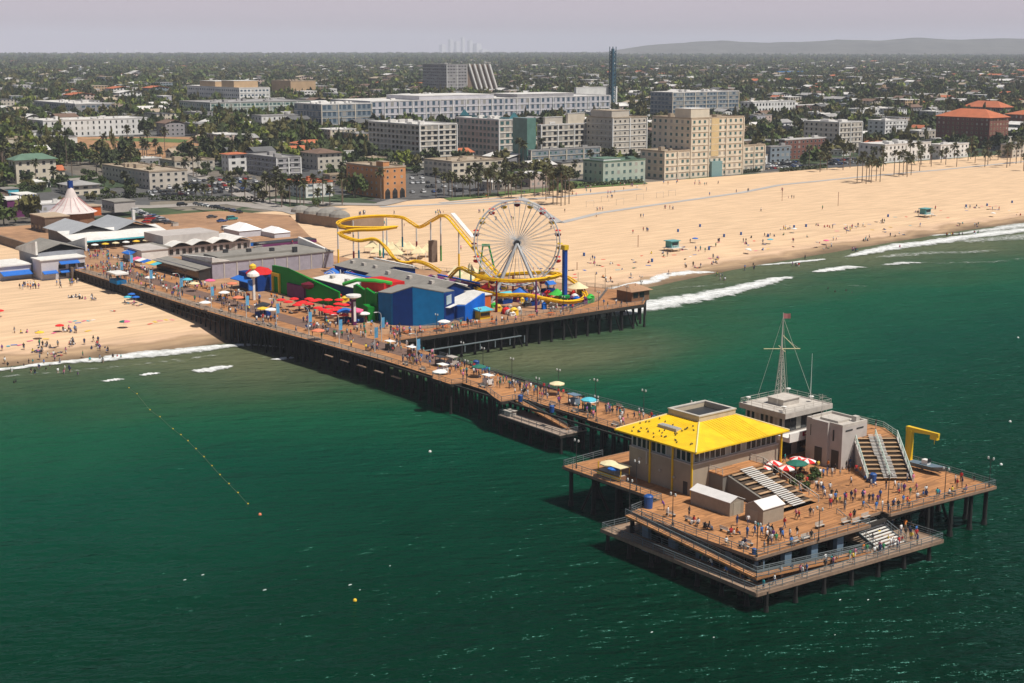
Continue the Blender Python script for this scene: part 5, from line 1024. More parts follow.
# colourful row at far left
for (x, y, w_, d_, h, m_, rm, lb) in ((8,214,16,10,6,M_PURP,M_WHITER,'purple shop with white roof at the far left of the pier entrance'),(20,206,12,8,5,M_BRB,M_WHITER,'bright blue shop with pale roof behind the purple shop'),(3,200,10,8,5,M_TEALC,M_GREYR,'aqua walled shop at the left edge'),(36,190,14,8,4,M_WHITE,M_WHITER,'white flat roofed hut behind the carousel tent'),(45,183,14,7,4.4,M_TEALC,M_GREYW,'light blue boxy hut behind the carousel tent'),(26,184,10,6,4,M_BLUEG,M_GREYR,'grey blue hut beside the road behind the pier')):
    s, t = px(x, y, D); r = bld('pier_shop', lb, (s,t,D)); part('wall', MB().box(s-w_,s,t,t+d_,D-3,D+h), m_, r); part('roof', MB().box(s-w_-.3,s+.3,t-.3,t+d_+.3,D+h+.002,D+h+.4), rm, r)
    for q in range(4): part('window', MB().box(s-w_+w_*(q+.2)/4,s-w_+w_*(q+.75)/4,t-.06,t-.003,D+1.2,D+3.2), M_GLASS, r); part('window', MB().box(s+.003,s+.06,t+d_*(q+.2)/4,t+d_*(q+.75)/4,D+1.2,D+3.2), M_GLASS, r)
# marquees on the parking deck
for (x, y, w_, d_, h, lb) in ((243,235,13,10,4.2,'large white marquee on the parking deck'),(275,236,12,7,3.2,'lower white marquee at the right of the large one')):
    s, t = px(x, y, D); r = thing('marquee', lb, 'tent', (s,t,D)); part('wall', MB().box(s-w_/2,s+w_/2,t-d_/2,t+d_/2,D,D+h*.6), mat('off_white_sheet', (.5,.5,.54), .8, .1), r); mb = MB(); a_, b_ = w_/2+.3, d_/2+.3
    mb.add([(s-a_,t-b_,D+h*.6),(s+a_,t-b_,D+h*.6),(s+a_,t+b_,D+h*.6),(s-a_,t+b_,D+h*.6),(s-a_*.4,t,D+h*1.2),(s+a_*.4,t,D+h*1.2)], [(0,1,5,4),(1,2,5),(2,3,4,5),(3,0,4),(3,2,1,0)]); part('roof', mb, mat('bright_white_sheet', (.82,.81,.80), .7, .03), r)
r = thing('stage_deck', 'long black low stage beside the white marquees', 'stage', (*px(285,244,D),D)); s, t = px(285,244,D); part('platform', MB().box(s-3,s+3,t-12,t+12,D,D+1.4), M_DARK, r); part('front_skirt', MB().box(s+3.003,s+3.1,t-12,t+12,D,D+1), M_PURP, r)
# concave wooden bowl wall on the sand right of the lot
r = thing('round_boardwalk_hall', 'long low curved tan wall with scalloped roof on the sand behind the coaster', 'building', (*px(340,224,5),4.6)); s0_, t0_ = px(300,222,5); s1_, t1_ = px(352,229,5); s2_, t2_ = px(384,226,5)
mb = MB(); 
for (a, b), (c_, d_) in (((s0_,t0_),(s1_,t1_)),((s1_,t1_),(s2_,t2_))):
    mb.prism([(a,b),(c_,d_),(c_-9,d_+3),(a-9,b+3)], 4, 9)
part('wall', mb, mat('tan_vertical_boards', (.27,.19,.13), .9, .15, 1), r)
mb = MB()
for k in range(4):
    u = k/4; a, b = s0_+(s1_-s0_)*u-4, t0_+(t1_-t0_)*u+3; mb.lathe((a,b,9.0), [(4.6,0),(4.2,1.2),(2.5,2.4),(.2,2.9)], n=12)
part('domed_roof', mb, M_GREYR, r)
# cream tents on the beach behind the coaster
for i, (x, y) in enumerate(((372,250),(383,248),(392,252),(401,249),(409,252),(378,255),(396,257),(418,256),(427,254),(470,276),(455,279),(466,283))):
    s, t = px(x, y+3, D-1 if x < 430 else D); z_ = T(s,t) if x < 430 else D; s, t = px(x, y+3, z_); r = thing('cream_tent', 'cream peaked market tent behind the coaster', 'tent', (s,t,z_), 'cream tents behind the coaster', auto=True)
    part('canopy', MB().lathe((s,t,z_+2.2), [(3.6,0),(3.4,.35),(1.4,1.6),(.1,3)], n=4), M_CREAM, r); mb = MB(); [mb.cyl((s+a,t+b,z_),(s+a,t+b,z_+2.4),.07,n=4) for a in (-2.1,2.1) for b in (-2.1,2.1)]; part('pole', mb, M_WHITE, r)
# ================= the town behind the beach =================
FOOT = []      # building footprints (s0,s1,t0,t1)
def blocked(s, t, m=0):
    for a, b, c_, d_ in FOOT:
        if a-m < s < b+m and c_-m < t < d_+m: return True
    return False
def patch(cs, m, name, n=8, lift=.12, kind='structure'):     # a ground sheet over four photo corners
    G = [gpx(x, y)[:2] for x, y in cs]; vs = []
    for i in range(n+1):
        for j in range(n+1):
            u, v = i/n, j/n; s = (1-u)*(1-v)*G[0][0]+u*(1-v)*G[1][0]+u*v*G[2][0]+(1-u)*v*G[3][0]; t = (1-u)*(1-v)*G[0][1]+u*(1-v)*G[1][1]+u*v*G[2][1]+(1-u)*v*G[3][1]
            vs.append((s, t, T(s, t)+lift))
    mb = MB(); mb.add(vs, [(i*(n+1)+j, (i+1)*(n+1)+j, (i+1)*(n+1)+j+1, i*(n+1)+j+1) for i in range(n) for j in range(n)])
    o = struct(name, mb, m)
    if o.data.polygons[0].normal.z < 0: o.data.flip_normals()
    return G
def strip(pts, w_, m, name, lift=.1):                        # a road along photo points
    P_ = [Vector((*gpx(x, y)[:2], 0)) for x, y in pts]; Q = []
    for i in range(len(P_)-1):
        k = max(2, int((P_[i+1]-P_[i]).length/8))
        Q += [P_[i].lerp(P_[i+1], q/k) for q in range(k)]
    Q.append(P_[-1]); vs = []
    for i, p in enumerate(Q):
        d = (Q[min(i+1,len(Q)-1)]-Q[max(i-1,0)]).normalized(); n_ = Vector((-d.y,d.x,0))*w_/2
        for sg in (1,-1): q = p+n_*sg; vs.append((q.x,q.y,T(q.x,q.y)+lift))
    mb = MB(); mb.add(vs, [(2*i,2*i+1,2*i+3,2*i+2) for i in range(len(Q)-1)]); o = struct(name, mb, m)
    if o.data.polygons[0].normal.z < 0: o.data.flip_normals()
    return Q
M_ASPH = mat('asphalt', (.085,.083,.08), .9, .3, .5); M_ROADP = mat('pale_road', (.30,.27,.24), .9, .2, .4); M_PATH = mat('grey_path', (.40,.38,.36), .9, .1, .5); M_DIRT = mat('brown_earth', (.33,.18,.085), .95, .35, .3); M_LAWN = mat('lawn', (.09,.14,.03), .95, .3, .4)
patch([(75,137),(200,137),(200,160),(70,158)], M_DIRT, 'bare_earth')
patch([(0,128),(60,130),(60,136),(0,140)], M_DIRT, 'bare_earth')
patch([(135,181),(255,176),(262,196),(150,202)], M_ASPH, 'car_park')
patch([(402,174),(490,172),(500,196),(402,199)], M_ASPH, 'car_park')
patch([(762,163),(800,160),(803,169),(764,172)], M_ASPH, 'car_park'); patch([(826,158),(865,157),(865,166),(828,168)], M_ASPH, 'car_park')
patch([(0,215),(150,205),(150,186),(0,195)], M_ASPH, 'road', lift=.08)
patch([(440,197),(560,187),(565,190),(450,201)], M_LAWN, 'lawn'); patch([(85,140),(150,138),(190,140),(180,143)], M_LAWN, 'lawn', lift=.2)
patch([(540,182),(640,180),(648,184),(560,190)], M_LAWN, 'lawn', lift=.2)
strip([(560,223),(600,213),(640,207),(690,200),(740,193),(780,185),(860,177),(940,170),(1040,160)], 4, M_PATH, 'beach_path')
strip([(440,203),(520,197),(560,223)], 4, M_PATH, 'beach_path'); strip([(380,207),(470,203),(560,197),(640,189)], 5, M_PATH, 'beach_path')
strip([(150,160),(190,172),(225,186),(255,200),(300,214)], 9, M_ROADP, 'road', .22); strip([(60,181),(110,176),(150,160)], 8, M_ROADP, 'road', .24); strip([(0,205),(70,205),(150,207),(230,203),(300,212),(340,208)], 12, M_ROADP, 'road', .15)
strip([(400,172),(460,170),(520,184),(640,176),(780,168),(900,158),(1024,148)], 9, M_ASPH, 'road', .2)
strip([(270,200),(330,204),(380,205),(400,200)], 10, M_ROADP, 'road', .25)

WALLC = {'white': (.68,.67,.64), 'cream': (.60,.53,.42), 'beige': (.50,.45,.38), 'grey': (.27,.26,.27), 'lilac grey': (.46,.45,.48), 'tan': (.44,.30,.17), 'orange': (.50,.23,.09), 'brick': (.17,.065,.045), 'blue grey': (.19,.23,.26), 'pale green': (.36,.42,.36), 'brown': (.20,.14,.10), 'pink': (.52,.40,.34)}
ROOFC = {'white': (.60,.58,.55), 'grey': (.30,.29,.28), 'tan': (.36,.29,.21), 'orange tile': (.44,.13,.055), 'brown': (.16,.10,.07), 'green': (.10,.17,.12), 'dark grey': (.11,.11,.11), 'blue': (.02,.22,.62)}
def wm(c): return mat('wall '+c, WALLC[c], .9, .12, .25)
def rm_(c): return mat('roof '+c, ROOFC[c], .9, .15, .3)
def corner(xl, xc, xr, yb, yt):
    s1, t0, z = gpx(xc, yb); sc = proj(s1, t0, z)[2]
    def solve(f, target, lo, hi):
        for i in range(40):
            m = (lo+hi)/2
            if (f(m)-target)*(f(hi)-target) <= 0: lo = m
            else: hi = m
        return m
    t1 = solve(lambda t: proj(s1, t, z)[0], xr, t0, t0+600); s0 = solve(lambda s: proj(s, t0, z)[0], xl, s1-600, s1)
    return s0, s1, t0, t1, z, (yb-yt)/(sc*math.cos(PITCH)*1.0)
def block(spec, wall, roof, rows, label, cols=None, glass=None, frame=None, cat='building', name='building', parapet=.8, hip=None, wf_=.5, hf=.5, extra=None, zoff=0):
    s0, s1, t0, t1, z, h = corner(*spec); z += zoff; h -= zoff
    s0 = max(s0, s1-120); FOOT.append((s0-3, s1+3, t0-3, t1+3))
    r = thing(name, label, cat, ((s0+s1)/2, (t0+t1)/2, z)); gl = glass or M_GLASS; fr = frame or wf
    base = min(T(s1, t0), T(s0, t0), z)-1.5
    part('wall', MB().box(s0, s1, t0, t1, base, z+h), wm(wall), r)
    mb = MB()
    if hip:
        o_ = 1.2; ms = min((s1-s0), (t1-t0))/2; 
        if (s1-s0) >= (t1-t0): rd = [(s0+ms,(t0+t1)/2),(s1-ms,(t0+t1)/2)]; fs = [(0,1,5,4),(1,2,5),(2,3,4,5),(3,0,4)]
        else: rd = [((s0+s1)/2,t0+ms),((s0+s1)/2,t1-ms)]; fs = [(0,1,4),(1,2,5,4),(2,3,5),(3,0,4,5)]
        mb.add([(s0-o_,t0-o_,z+h+.01),(s1+o_,t0-o_,z+h+.01),(s1+o_,t1+o_,z+h+.01),(s0-o_,t1+o_,z+h+.01)]+[(a,b,z+h+hip) for a, b in rd], fs+[(3,2,1,0)])
    else:
        flatroof(mb, s0-.2, s1+.2, t0-.2, t1+.2, z+h+.002, par=parapet, pw=.5)
        q = random.Random(int(spec[0]*7+spec[3])); ls, lt = s1-s0, t1-t0
        for i in range(max(2, min(9, int(ls*lt/160)))):
            a, b = s0+ls*q.uniform(.12,.78), t0+lt*q.uniform(.12,.78); w_, d_, hh = q.uniform(1.2,4.5), q.uniform(1.2,5), q.uniform(.9,2.4); mb.box(a,min(a+w_,s1-.8),b,min(b+d_,t1-.8),z+h+.1,z+h+hh)
    part('roof', mb, rm_(roof), r)
    if rows:
        cnt = [0, []]; rh = h/rows; ww = 1.0
        if rows >= 4 and wall not in ('orange','brick'):
            mb = MB()
            for i in range(1, rows): zz = z+rh*i; mb.box(s0-.3, s1+.32, t0-.32, t0-.001, zz-.12, zz+.14); mb.box(s1+.001, s1+.32, t0, t1+.3, zz-.12, zz+.14)
            nb_ = max(2, int((t1-t0)/13))
            for i in range(nb_+1): b_ = t0+(t1-t0)*i/nb_; mb.box(s1+.002, s1+.5, b_-.35, b_+.35, z, z+h-.05)
            part('floor_band', mb, wm('white' if wall in ('white','beige','lilac grey','grey','pale green') else 'cream' if wall != 'brick' else 'beige'), r)
        for face, plane, a0, a1 in (('s+', s1, t0, t1), ('t-', t0, s0, s1)):
            L_ = a1-a0; c_ = cols or max(1, int(L_/4.2)); w_ = L_/c_*wf_
            windows(r, face, plane, a0+.3, a1-.3, z+rh*.28, c_ if cols is None or face == 's+' else max(1, int(L_/((t1-t0)/cols))), rows, w_, rh*hf, rh, gl, fr, cnt=cnt)
        rest_windows(r, cnt, [gl, fr])
    return r, (s0, s1, t0, t1, z, h)
def box_on(r, D_, fs0, fs1, ft0, ft1, h, wall, roof='white', name='penthouse'):
    s0, s1, t0, t1, z, hh = D_; a0, a1 = s0+(s1-s0)*fs0, s0+(s1-s0)*fs1; b0, b1 = t0+(t1-t0)*ft0, t0+(t1-t0)*ft1
    p = part(name, MB().box(a0, a1, b0, b1, z+hh+.15, z+hh+h), wm(wall), r); part('roof', MB().box(a0-.2, a1+.2, b0-.2, b1+.2, z+hh+h+.002, z+hh+h+.3), rm_(roof), p)
TEALW = mat('teal_window', (.05,.12,.12), .2, .1); BLUW = mat('blue_window', (.06,.10,.14), .2, .1)
fc = mat('cream_frame', (.5,.45,.36), .8, .05)
r, D_ = block((651,690,742,178,121), 'cream', 'tan', 9, 'tall cream hotel with teal windows and roof tower standing at the back of the beach', glass=TEALW, frame=fc, name='hotel', cat='hotel', wf_=.42)
box_on(r, D_, .45, .85, .1, .45, 5.5, 'cream'); s0,s1,t0,t1,z,h = D_
part('yellow_bay', MB().box(s1+.1, s1+.25, t0+(t1-t0)*.38, t0+(t1-t0)*.52, z+h*.35, z+h*1.0), mat('yellow_render', (.55,.42,.22), .9, .1), r)
part('entrance_bay', MB().box(s1+.1, s1+2.0, t0+(t1-t0)*.36, t0+(t1-t0)*.56, z-.5, z+9), mat('teal_frame', (.16,.28,.29), .6, .1), r)
block((640,664,690,180,153), 'cream', 'tan', 4, 'lower left wing of cream stone beside the tall cream hotel', glass=TEALW, frame=fc); block((741,743,764,172,147), 'cream', 'tan', 4, 'low right wing of cream stone beside the tall cream hotel', glass=TEALW, frame=fc)
r, D_ = block((369,420,457,168,127), 'beige', 'white', 8, 'long pale hotel wing with a grid of small windows at its left end', name='hotel', cat='hotel', wf_=.62, hf=.6, frame=M_CONC)
r, D_ = block((424,452,503,180,163), 'cream', 'tan', 3, 'low terrace block in front of the pale hotel', frame=M_CONC, wf_=.6)
r, D_ = block((456,499,527,164,122), 'beige', 'white', 7, 'middle wing of the pale hotel beside its green glass atrium', name='hotel', cat='hotel', frame=M_CONC, glass=TEALW, wf_=.62, hf=.6)
s0,s1,t0,t1,z,h = D_
r = thing('glass_atrium', 'green glass atrium with blue glass pitched roof over the pale hotel', 'atrium', (s1, t1, z)); sa, ta, za = gpx(527,172); part('glass_wall', MB().box(sa-14,sa,ta,ta+7,za-2,za+(172-120)/1.6), mat('green_glass_wall', (.10,.20,.17), .2, .2, .4), r)
mb = MB(); gwall(mb, s1-60, s1-6, t1-10, t1-2, z+h, z+h+1, z+h+5); part('glass_roof', mb, mat('blue_glass_roof', (.05,.17,.20), .2, .2, .3), r)
r, D_ = block((537,541,590,165,127), 'beige', 'white', 7, 'right wing of the pale hotel with stepped roof boxes', name='hotel', cat='hotel', frame=M_CONC, wf_=.6, hf=.6); box_on(r, D_, .2, .7, .1, .45, 5, 'beige'); box_on(r, D_, .3, .8, .55, .9, 7, 'cream')
block((528,531,600,173,152), 'blue grey', 'grey', 4, 'low terraced block with blue awnings under the right hotel wing', glass=TEALW)
r, D_ = block((586,612,646,166,120), 'beige', 'tan', 8, 'stepped tan grey apartment block between the two hotels', frame=M_CONC, wf_=.35, hf=.4); box_on(r, D_, .1, .9, .05, .55, 4.5, 'beige', 'tan'); 
r, D_ = block((583,603,645,184,163), 'pale green', 'green', 3, 'low white block with pale green roof edge facing the sand', glass=TEALW, wf_=.45); box_on(r, D_, .1, .8, .1, .5, 1.5, 'white', 'green')
r, D_ = block((331,371,610,129,103), 'lilac grey', 'white', 4, 'very long low grey office building with tall dark windows behind the hotels', cols=44, wf_=.5, hf=.66, glass=BLUW); box_on(r, D_, .1, .9, .2, .5, 3.5, 'lilac grey'); box_on(r, D_, .3, .9, .6, .85, 3, 'grey')
block((295,322,372,132,106), 'blue grey', 'white', 4, 'dark glassy office block left of the long grey building', glass=BLUW, wf_=.7, hf=.7)
# slanted tower
r, D_ = block((423,447,467,96,66), 'grey', 'grey', 10, 'broad grey office tower left of the slanted fins', wf_=.6, hf=.4, frame=M_CONC); s0,s1,t0,t1,z,h = D_
r = thing('slanted_office', 'office block with white slanted fins sloping down on its right side', 'building', (s1,t1+10,z)); k_ = (t1-t0); FOOT.append((s0,s1+3,t1,t1+k_*2)); W_ = k_*1.35
part('wall', MB().add([(s1-30,t1+.2,z-2),(s1,t1+.2,z-2),(s1,t1+W_*1.25,z-2),(s1-30,t1+W_*1.25,z-2),(s1-30,t1+.2,z+h),(s1,t1+.2,z+h),(s1,t1+W_*.85,z+h),(s1-30,t1+W_*.85,z+h)], [(3,2,1,0),(4,5,6,7),(0,1,5,4),(1,2,6,5),(2,3,7,6),(3,0,4,7)]), wm('brown'), r)
for q in range(5): a = t1+1+q*W_*.19; part('slanted_fin', MB().add([(s1+.01,a+W_*.38,z-2),(s1+3,a+W_*.38,z-2),(s1+3,a+2.2+W_*.38,z-2),(s1+.01,a+2.2+W_*.38,z-2),(s1+.01,a,z+h+1),(s1+3,a,z+h+1),(s1+3,a+2.2,z+h+1),(s1+.01,a+2.2,z+h+1)], [(3,2,1,0),(4,5,6,7),(0,1,5,4),(1,2,6,5),(2,3,7,6),(3,0,4,7)]), wm('white'), r)
block((574,576,617,113,89), 'white', 'white', 0, 'plain white box shaped building behind the right end of the long office')
s, t, z = gpx(612,112); r = thing('lattice_tower', 'thin tall dark teal tower rising above the town skyline', 'tower', (s,t,z)); k_ = proj(s,t,z)[2]; hh = 64/k_; w_ = 2.2
mb = MB(); [mb.cyl((s+a*w_,t+b*w_,z-1),(s+a*w_,t+b*w_,z+hh),.42,n=5) for a in (-1,1) for b in (-1,1)]; part('leg_frame', mb, mat('teal_steel', (.02,.08,.12), .5, .1), r)
mb = MB(); 
for q in range(int(hh/4)):
    for a, b, c_, d_ in ((-1,-1,1,-1),(1,-1,1,1),(1,1,-1,1),(-1,1,-1,-1)): mb.cyl((s+a*w_,t+b*w_,z+q*4),(s+c_*w_,t+d_*w_,z+q*4+4),.45,n=4)
part('bracing', mb, mat('teal_steel', (.02,.08,.12)), r); part('core', MB().box(s-1.1,s+1.1,t-1.1,t+1.1,z,z+hh*.97), mat('teal_core', (.03,.10,.15), .5, .1), r)
block((650,672,738,122,94), 'blue grey', 'white', 7, 'blue grey glass hotel slab behind the tall cream hotel', glass=BLUW, wf_=.7, hf=.62, name='hotel', cat='hotel')
r, D_ = block((172,240,270,107,89), 'white', 'white', 4, 'white office block with two tan roof boxes at the left', wf_=.6, hf=.4, glass=BLUW); box_on(r, D_, .2, .5, .1, .9, 6, 'tan'); box_on(r, D_, .62, .85, .1, .9, 7, 'tan')
block((180,211,311,121,104), 'pale green', 'grey', 4, 'long green glazed office block in front of the white offices', glass=TEALW, wf_=.7)
block((272,291,316,99,82), 'tan', 'tan', 0, 'windowless tan box of a theatre left of the slanted tower', name='theatre', cat='theatre')
block((252,262,322,131,117), 'white', 'grey', 3, 'low white office with small square windows left of the glassy block', wf_=.35)
block((35,76,112,119,105), 'grey', 'white', 3, 'grey civic building with curved white roof edge at the far left', glass=BLUW, wf_=.7)
block((28,44,148,138,122), 'white', 'white', 3, 'long white town hall with dark upright windows at the left', wf_=.3, hf=.55)
block((10,17,57,184,161), 'cream', 'green', 3, 'beige block of flats with dull green hipped roof at the left', hip=3, wf_=.4)
r, D_ = block((347,384,406,199,169), 'orange', 'tan', 5, 'orange plaster hotel with arched ground floor at the back of the sand', name='hotel', cat='hotel', wf_=.28, hf=.4); s0,s1,t0,t1,z,h = D_
box_on(r, D_, .8, .98, .02, .3, 3, 'orange', 'tan')
for q in range(3): a = t0+(t1-t0)*(q+.5)/3; mb = MB(); mb.box(s1+.1,s1+.2,a-1.5,a+1.5,z,z+3.2); mb.cyl((s1+.1,a,z+3.2),(s1+.2,a,z+3.2),1.5,n=14); part('arch', mb, M_GLASS, r)
block((247,277,301,179,159), 'grey', 'grey', 4, 'grey flats with projecting balconies above the beach road', wf_=.6); block((222,229,248,172,155), 'white', 'orange tile', 3, 'small white house with thin orange tiled roof beside the grey flats', wf_=.4, hip=1)
block((302,318,342,170,154), 'beige', 'brown', 3, 'beige house with brown tiled roofs behind the grey flats', hip=2.5, wf_=.4); block((245,262,285,153,144), 'white', 'white', 2, 'white villa roofs above the grey flats', wf_=.4)
block((285,306,333,198,184), 'white', 'orange tile', 3, 'white beach house with glass balconies and small orange roof', glass=BLUW, wf_=.6); block((290,300,330,152,144), 'pink', 'orange tile', 2, 'pinkish house with orange tiled roof on the slope', hip=2)
block((103,150,188,190,173), 'beige', 'tan', 3, 'tan apartment terrace above the beach car park at the left', wf_=.4); block((160,175,215,172,162), 'beige', 'tan', 2, 'flat tan roofed house by the sloping road'); block((60,72,100,196,186), 'cream', 'grey', 2, 'small cream house behind the carousel tent', hip=2)
block((323,330,380,184,176), 'brown', 'tan', 2, 'long brown flat roofed block behind the orange hotel')
# right hand side
r, D_ = block((935,988,1007,149,119), 'brick', 'orange tile', 7, 'large brick building with bright orange tiled roof at the right', hip=6, wf_=.3, hf=.45, frame=M_CREAM); block((962,1000,1012,118,108), 'brick', 'orange tile', 2, 'orange tiled roof rising behind the large brick building', hip=6)
block((1004,1040,1060,136,116), 'brick', 'orange tile', 4, 'second brick building with orange roof at the right edge', hip=5, wf_=.3)
block((803,838,861,153,124), 'beige', 'white', 6, 'beige six storey flats with corner tower right of the car park', frame=M_CONC, wf_=.4); block((867,884,906,142,122), 'white', 'white', 5, 'white flats with rounded roof turret left of the brick building', wf_=.4)
block((858,884,930,163,146), 'white', 'white', 3, 'long low white block facing the sand with palms before it', wf_=.4); block((928,940,968,159,146), 'white', 'white', 3, 'short white block with arched roof near the brick building', wf_=.35); block((906,918,938,144,132), 'beige', 'white', 3, 'beige flats tucked left of the brick building')
block((778,784,825,160,141), 'brick', 'white', 4, 'dark red brick flats beside the beach car park', wf_=.4); block((764,770,790,164,148), 'blue grey', 'grey', 3, 'grey block with teal panel beside the cream hotel wing'); block((792,797,831,115,106), 'brick', 'white', 2, 'brick building with broad white roof beyond the flats'); block((740,752,795,118,103), 'white', 'white', 3, 'pale office block right of the blue grey hotel slab', wf_=.5)
block((776,778,803,77,72), 'blue grey', 'blue', 0, 'far off building with bright blue roof')
block((620,622,650,110,104), 'white', 'white', 2, 'small white block just right of the thin tower', wf_=.4); block((1000,1012,1045,158,146), 'beige', 'grey', 3, 'beige flats under palms at the right edge')
block((845,860,900,119,110), 'white', 'white', 2, 'low white roofed flats inland of the beige tower'); block((690,700,760,88,84), 'white', 'white', 0, 'far low white roofed warehouse'); block((505,508,530,94,88),'blue grey','grey',2,'small blue grey block right of the slanted fins')

# ---- plants ----
LEAVES = [mat('dark_green_leaf', (.046,.062,.018), .9, .45, .6, .1), mat('olive_green_leaf', (.115,.105,.030), .9, .4, .6, .1), mat('mid_green_leaf', (.078,.112,.024), .9, .4, .6, .1), mat('yellow_green_leaf', (.16,.19,.025), .9, .3, .6, .1)]
LN = ['dark green', 'olive green', 'mid green', 'yellow green']
M_TRUNK = mat('bark', (.10,.075,.055), .9, .3, 2); M_PALM = mat('palm_leaf', (.085,.088,.03), .8, .35, 1); M_PTR = mat('palm_trunk', (.17,.125,.09), .9, .3, 2)
def crown_pts(seed, n, lob=6):
    q = random.Random(seed); L_ = [(q.uniform(-.55,.55), q.uniform(-.55,.55), q.uniform(.45,.85), q.uniform(.32,.55)) for i in range(lob)]; out = []
    for i in range(n):
        a = q.choice(L_); d = Vector((q.gauss(0,1),q.gauss(0,1),q.gauss(0,.8))).normalized()*a[3]*(q.random()**.33)
        out.append((Vector((a[0],a[1],a[2]))+Vector((d.x,d.y,d.z*.8)), q))
    return out
def crown(seed, n, sz, leaf, lob=6):       # unit crown: radius about 1, height 0.1 to 1.3
    mb = MB()
    for c, q in crown_pts(seed, n, lob):
        u = Vector((q.gauss(0,1),q.gauss(0,1),q.gauss(0,.5))).normalized()*sz*q.uniform(.7,1.3); v = u.cross(Vector((q.gauss(0,1),q.gauss(0,1),q.gauss(0,1)))).normalized()*sz*q.uniform(.6,1.1)
        mb.add([c-u,c+v,c+u,c-v], [(0,1,2,3)])
    return mb.mesh('crown', leaf) if leaf else mb
CR = {(k, l): crown(k*13+l, 260, .17, LEAVES[l], 5+k) for k in range(4) for l in range(4)}
trk = MB(); trk.cyl((0,0,-.1),(0,0,.55),.06,.035,n=6); [trk.cyl((0,0,.35),(.35*math.cos(a),.35*math.sin(a),.75),.03,.012,n=4) for a in (0,2.1,4.2)]; TRK = trk.mesh('trunk', M_TRUNK)
def tree(s, t, r_, h, l, where, z=None):
    z = T(s, t) if z is None else z; o = thing('broadleaf_tree', f'{LN[l]} bushy tree {where}', 'tree', (s,t,z), 'broadleaf trees of the town', auto=True)
    place(CR[(random.randrange(4), l)], 'crown', 0,0,h*.12, rz=random.uniform(0,6), sc=(r_,r_,h*.75), parent=o); place(TRK, 'trunk', 0,0,0, sc=(r_,r_,h*.8), parent=o); return o
def palm_mesh(seed, fr=34):
    q = random.Random(seed); mb = MB()
    for i in range(fr):
        a = q.uniform(0,6.283); el = q.uniform(-.9,1.2); L_ = q.uniform(2.0,2.9); d = Vector((math.cos(a)*math.cos(el), math.sin(a)*math.cos(el), math.sin(el))); w_ = d.cross(Vector((0,0,1))).normalized()*.55; m = d*L_*.6; e = d*L_+Vector((0,0,-.5))
        mb.add([(0,0,0), m+w_, e, m-w_], [(0,1,2,3)])
    return mb.mesh('fronds', M_PALM)
PM = [palm_mesh(k) for k in range(4)]; PTR = MB().cyl((0,0,-.3),(0,0,1),.26,.17,n=7).mesh('trunk', M_PTR)
def palm(s, t, h, where, z=None, k=None):
    z = T(s, t) if z is None else z; o = thing('fan_palm', f'tall slim fan palm {where}', 'palm tree', (s,t,z), 'fan palms', rz=random.uniform(0,6), auto=True); sc = random.uniform(1.15,1.5)
    place(random.choice(PM), 'fronds', 0,0,h, sc=sc, parent=o); place(PTR, 'trunk', 0,0,0, sc=(1.1,1.1,h), parent=o)
def palms_px(pts, where):
    for x, yt, yb in pts:
        s, t, z = gpx(x, yb); k_ = proj(s,t,z)[2]; palm(s, t, max(4, (yb-yt)/k_-2), where)
palms_px([(857,157,183),(862,152,182),(866,157,184),(871,155,183),(876,160,181),(880,158,182),(869,160,180)], 'in the near clump on the sand at right')
palms_px([(894,150,175),(899,152,176),(903,149,176),(907,153,177),(911,155,175),(906,157,174)], 'in the far clump on the sand at right')
palms_px([(921,147,165),(930,146,164),(941,150,163),(968,148,161),(975,151,163),(985,149,160),(990,152,161),(998,150,160),(1007,149,158),(820,152,172),(827,154,170),(843,148,170),(850,146,168),(882,146,164)], 'along the back of the beach at right')
palms_px([(557,168,205),(561,165,206),(565,168,205),(569,170,204),(553,172,203),(546,168,200)], 'in the clump behind the ferris wheel')
palms_px([(519,138,178),(523,141,180),(542,138,172),(548,165,196),(478,172,196),(470,176,197),(463,176,197),(455,174,196),(490,172,195),(498,176,196),(508,178,195),(516,178,194),(444,172,196),(436,168,198),(503,170,190),(530,172,192)], 'before the pale hotel')
palms_px([(575,160,178),(590,150,176),(604,148,175),(609,150,176),(613,147,176)], 'left of the tall cream hotel'); palms_px([(640,102,120),(632,104,118),(612,104,120),(660,104,118),(752,128,140)], 'behind the tall cream hotel')
palms_px([(270,178,203),(276,176,204),(283,175,205),(290,180,206),(262,182,202),(255,184,202),(297,176,204),(304,180,206),(381,168,200),(355,176,198),(343,180,202),(330,186,206),(318,188,207)], 'around the orange hotel and beach houses')
palms_px([(150,168,186),(166,163,182),(120,160,178),(125,172,188),(187,182,196),(196,184,197),(205,184,198),(178,184,197),(212,176,196),(228,172,190),(232,178,196),(245,180,198),(60,136,165),(67,132,166),(128,126,150),(148,130,150),(165,128,152)], 'on the slope above the beach car park')
rz_ = random.Random(8)
def palms_rnd(n, x0, x1, y0, y1, hh, where):
    for i in range(n):
        x, yb = rz_.uniform(x0,x1), rz_.uniform(y0,y1); s, t, z = gpx(x, yb)
        if blocked(s, t, 1): continue
        palm(s, t, rz_.uniform(*hh), where)
palms_rnd(34, 60, 250, 150, 178, (7,14), 'on the slope above the beach car park'); palms_rnd(16, 265, 345, 190, 210, (8,14), 'around the orange hotel and beach houses'); palms_rnd(26, 440, 570, 186, 199, (8,13), 'before the pale hotel'); palms_rnd(18, 0, 60, 150, 190, (8,14), 'at the far left of the town'); palms_rnd(24, 800, 1024, 158, 172, (8,14), 'along the back of the beach at right'); palms_rnd(26, 600, 1000, 112, 140, (9,16), 'in the streets behind the right beach')
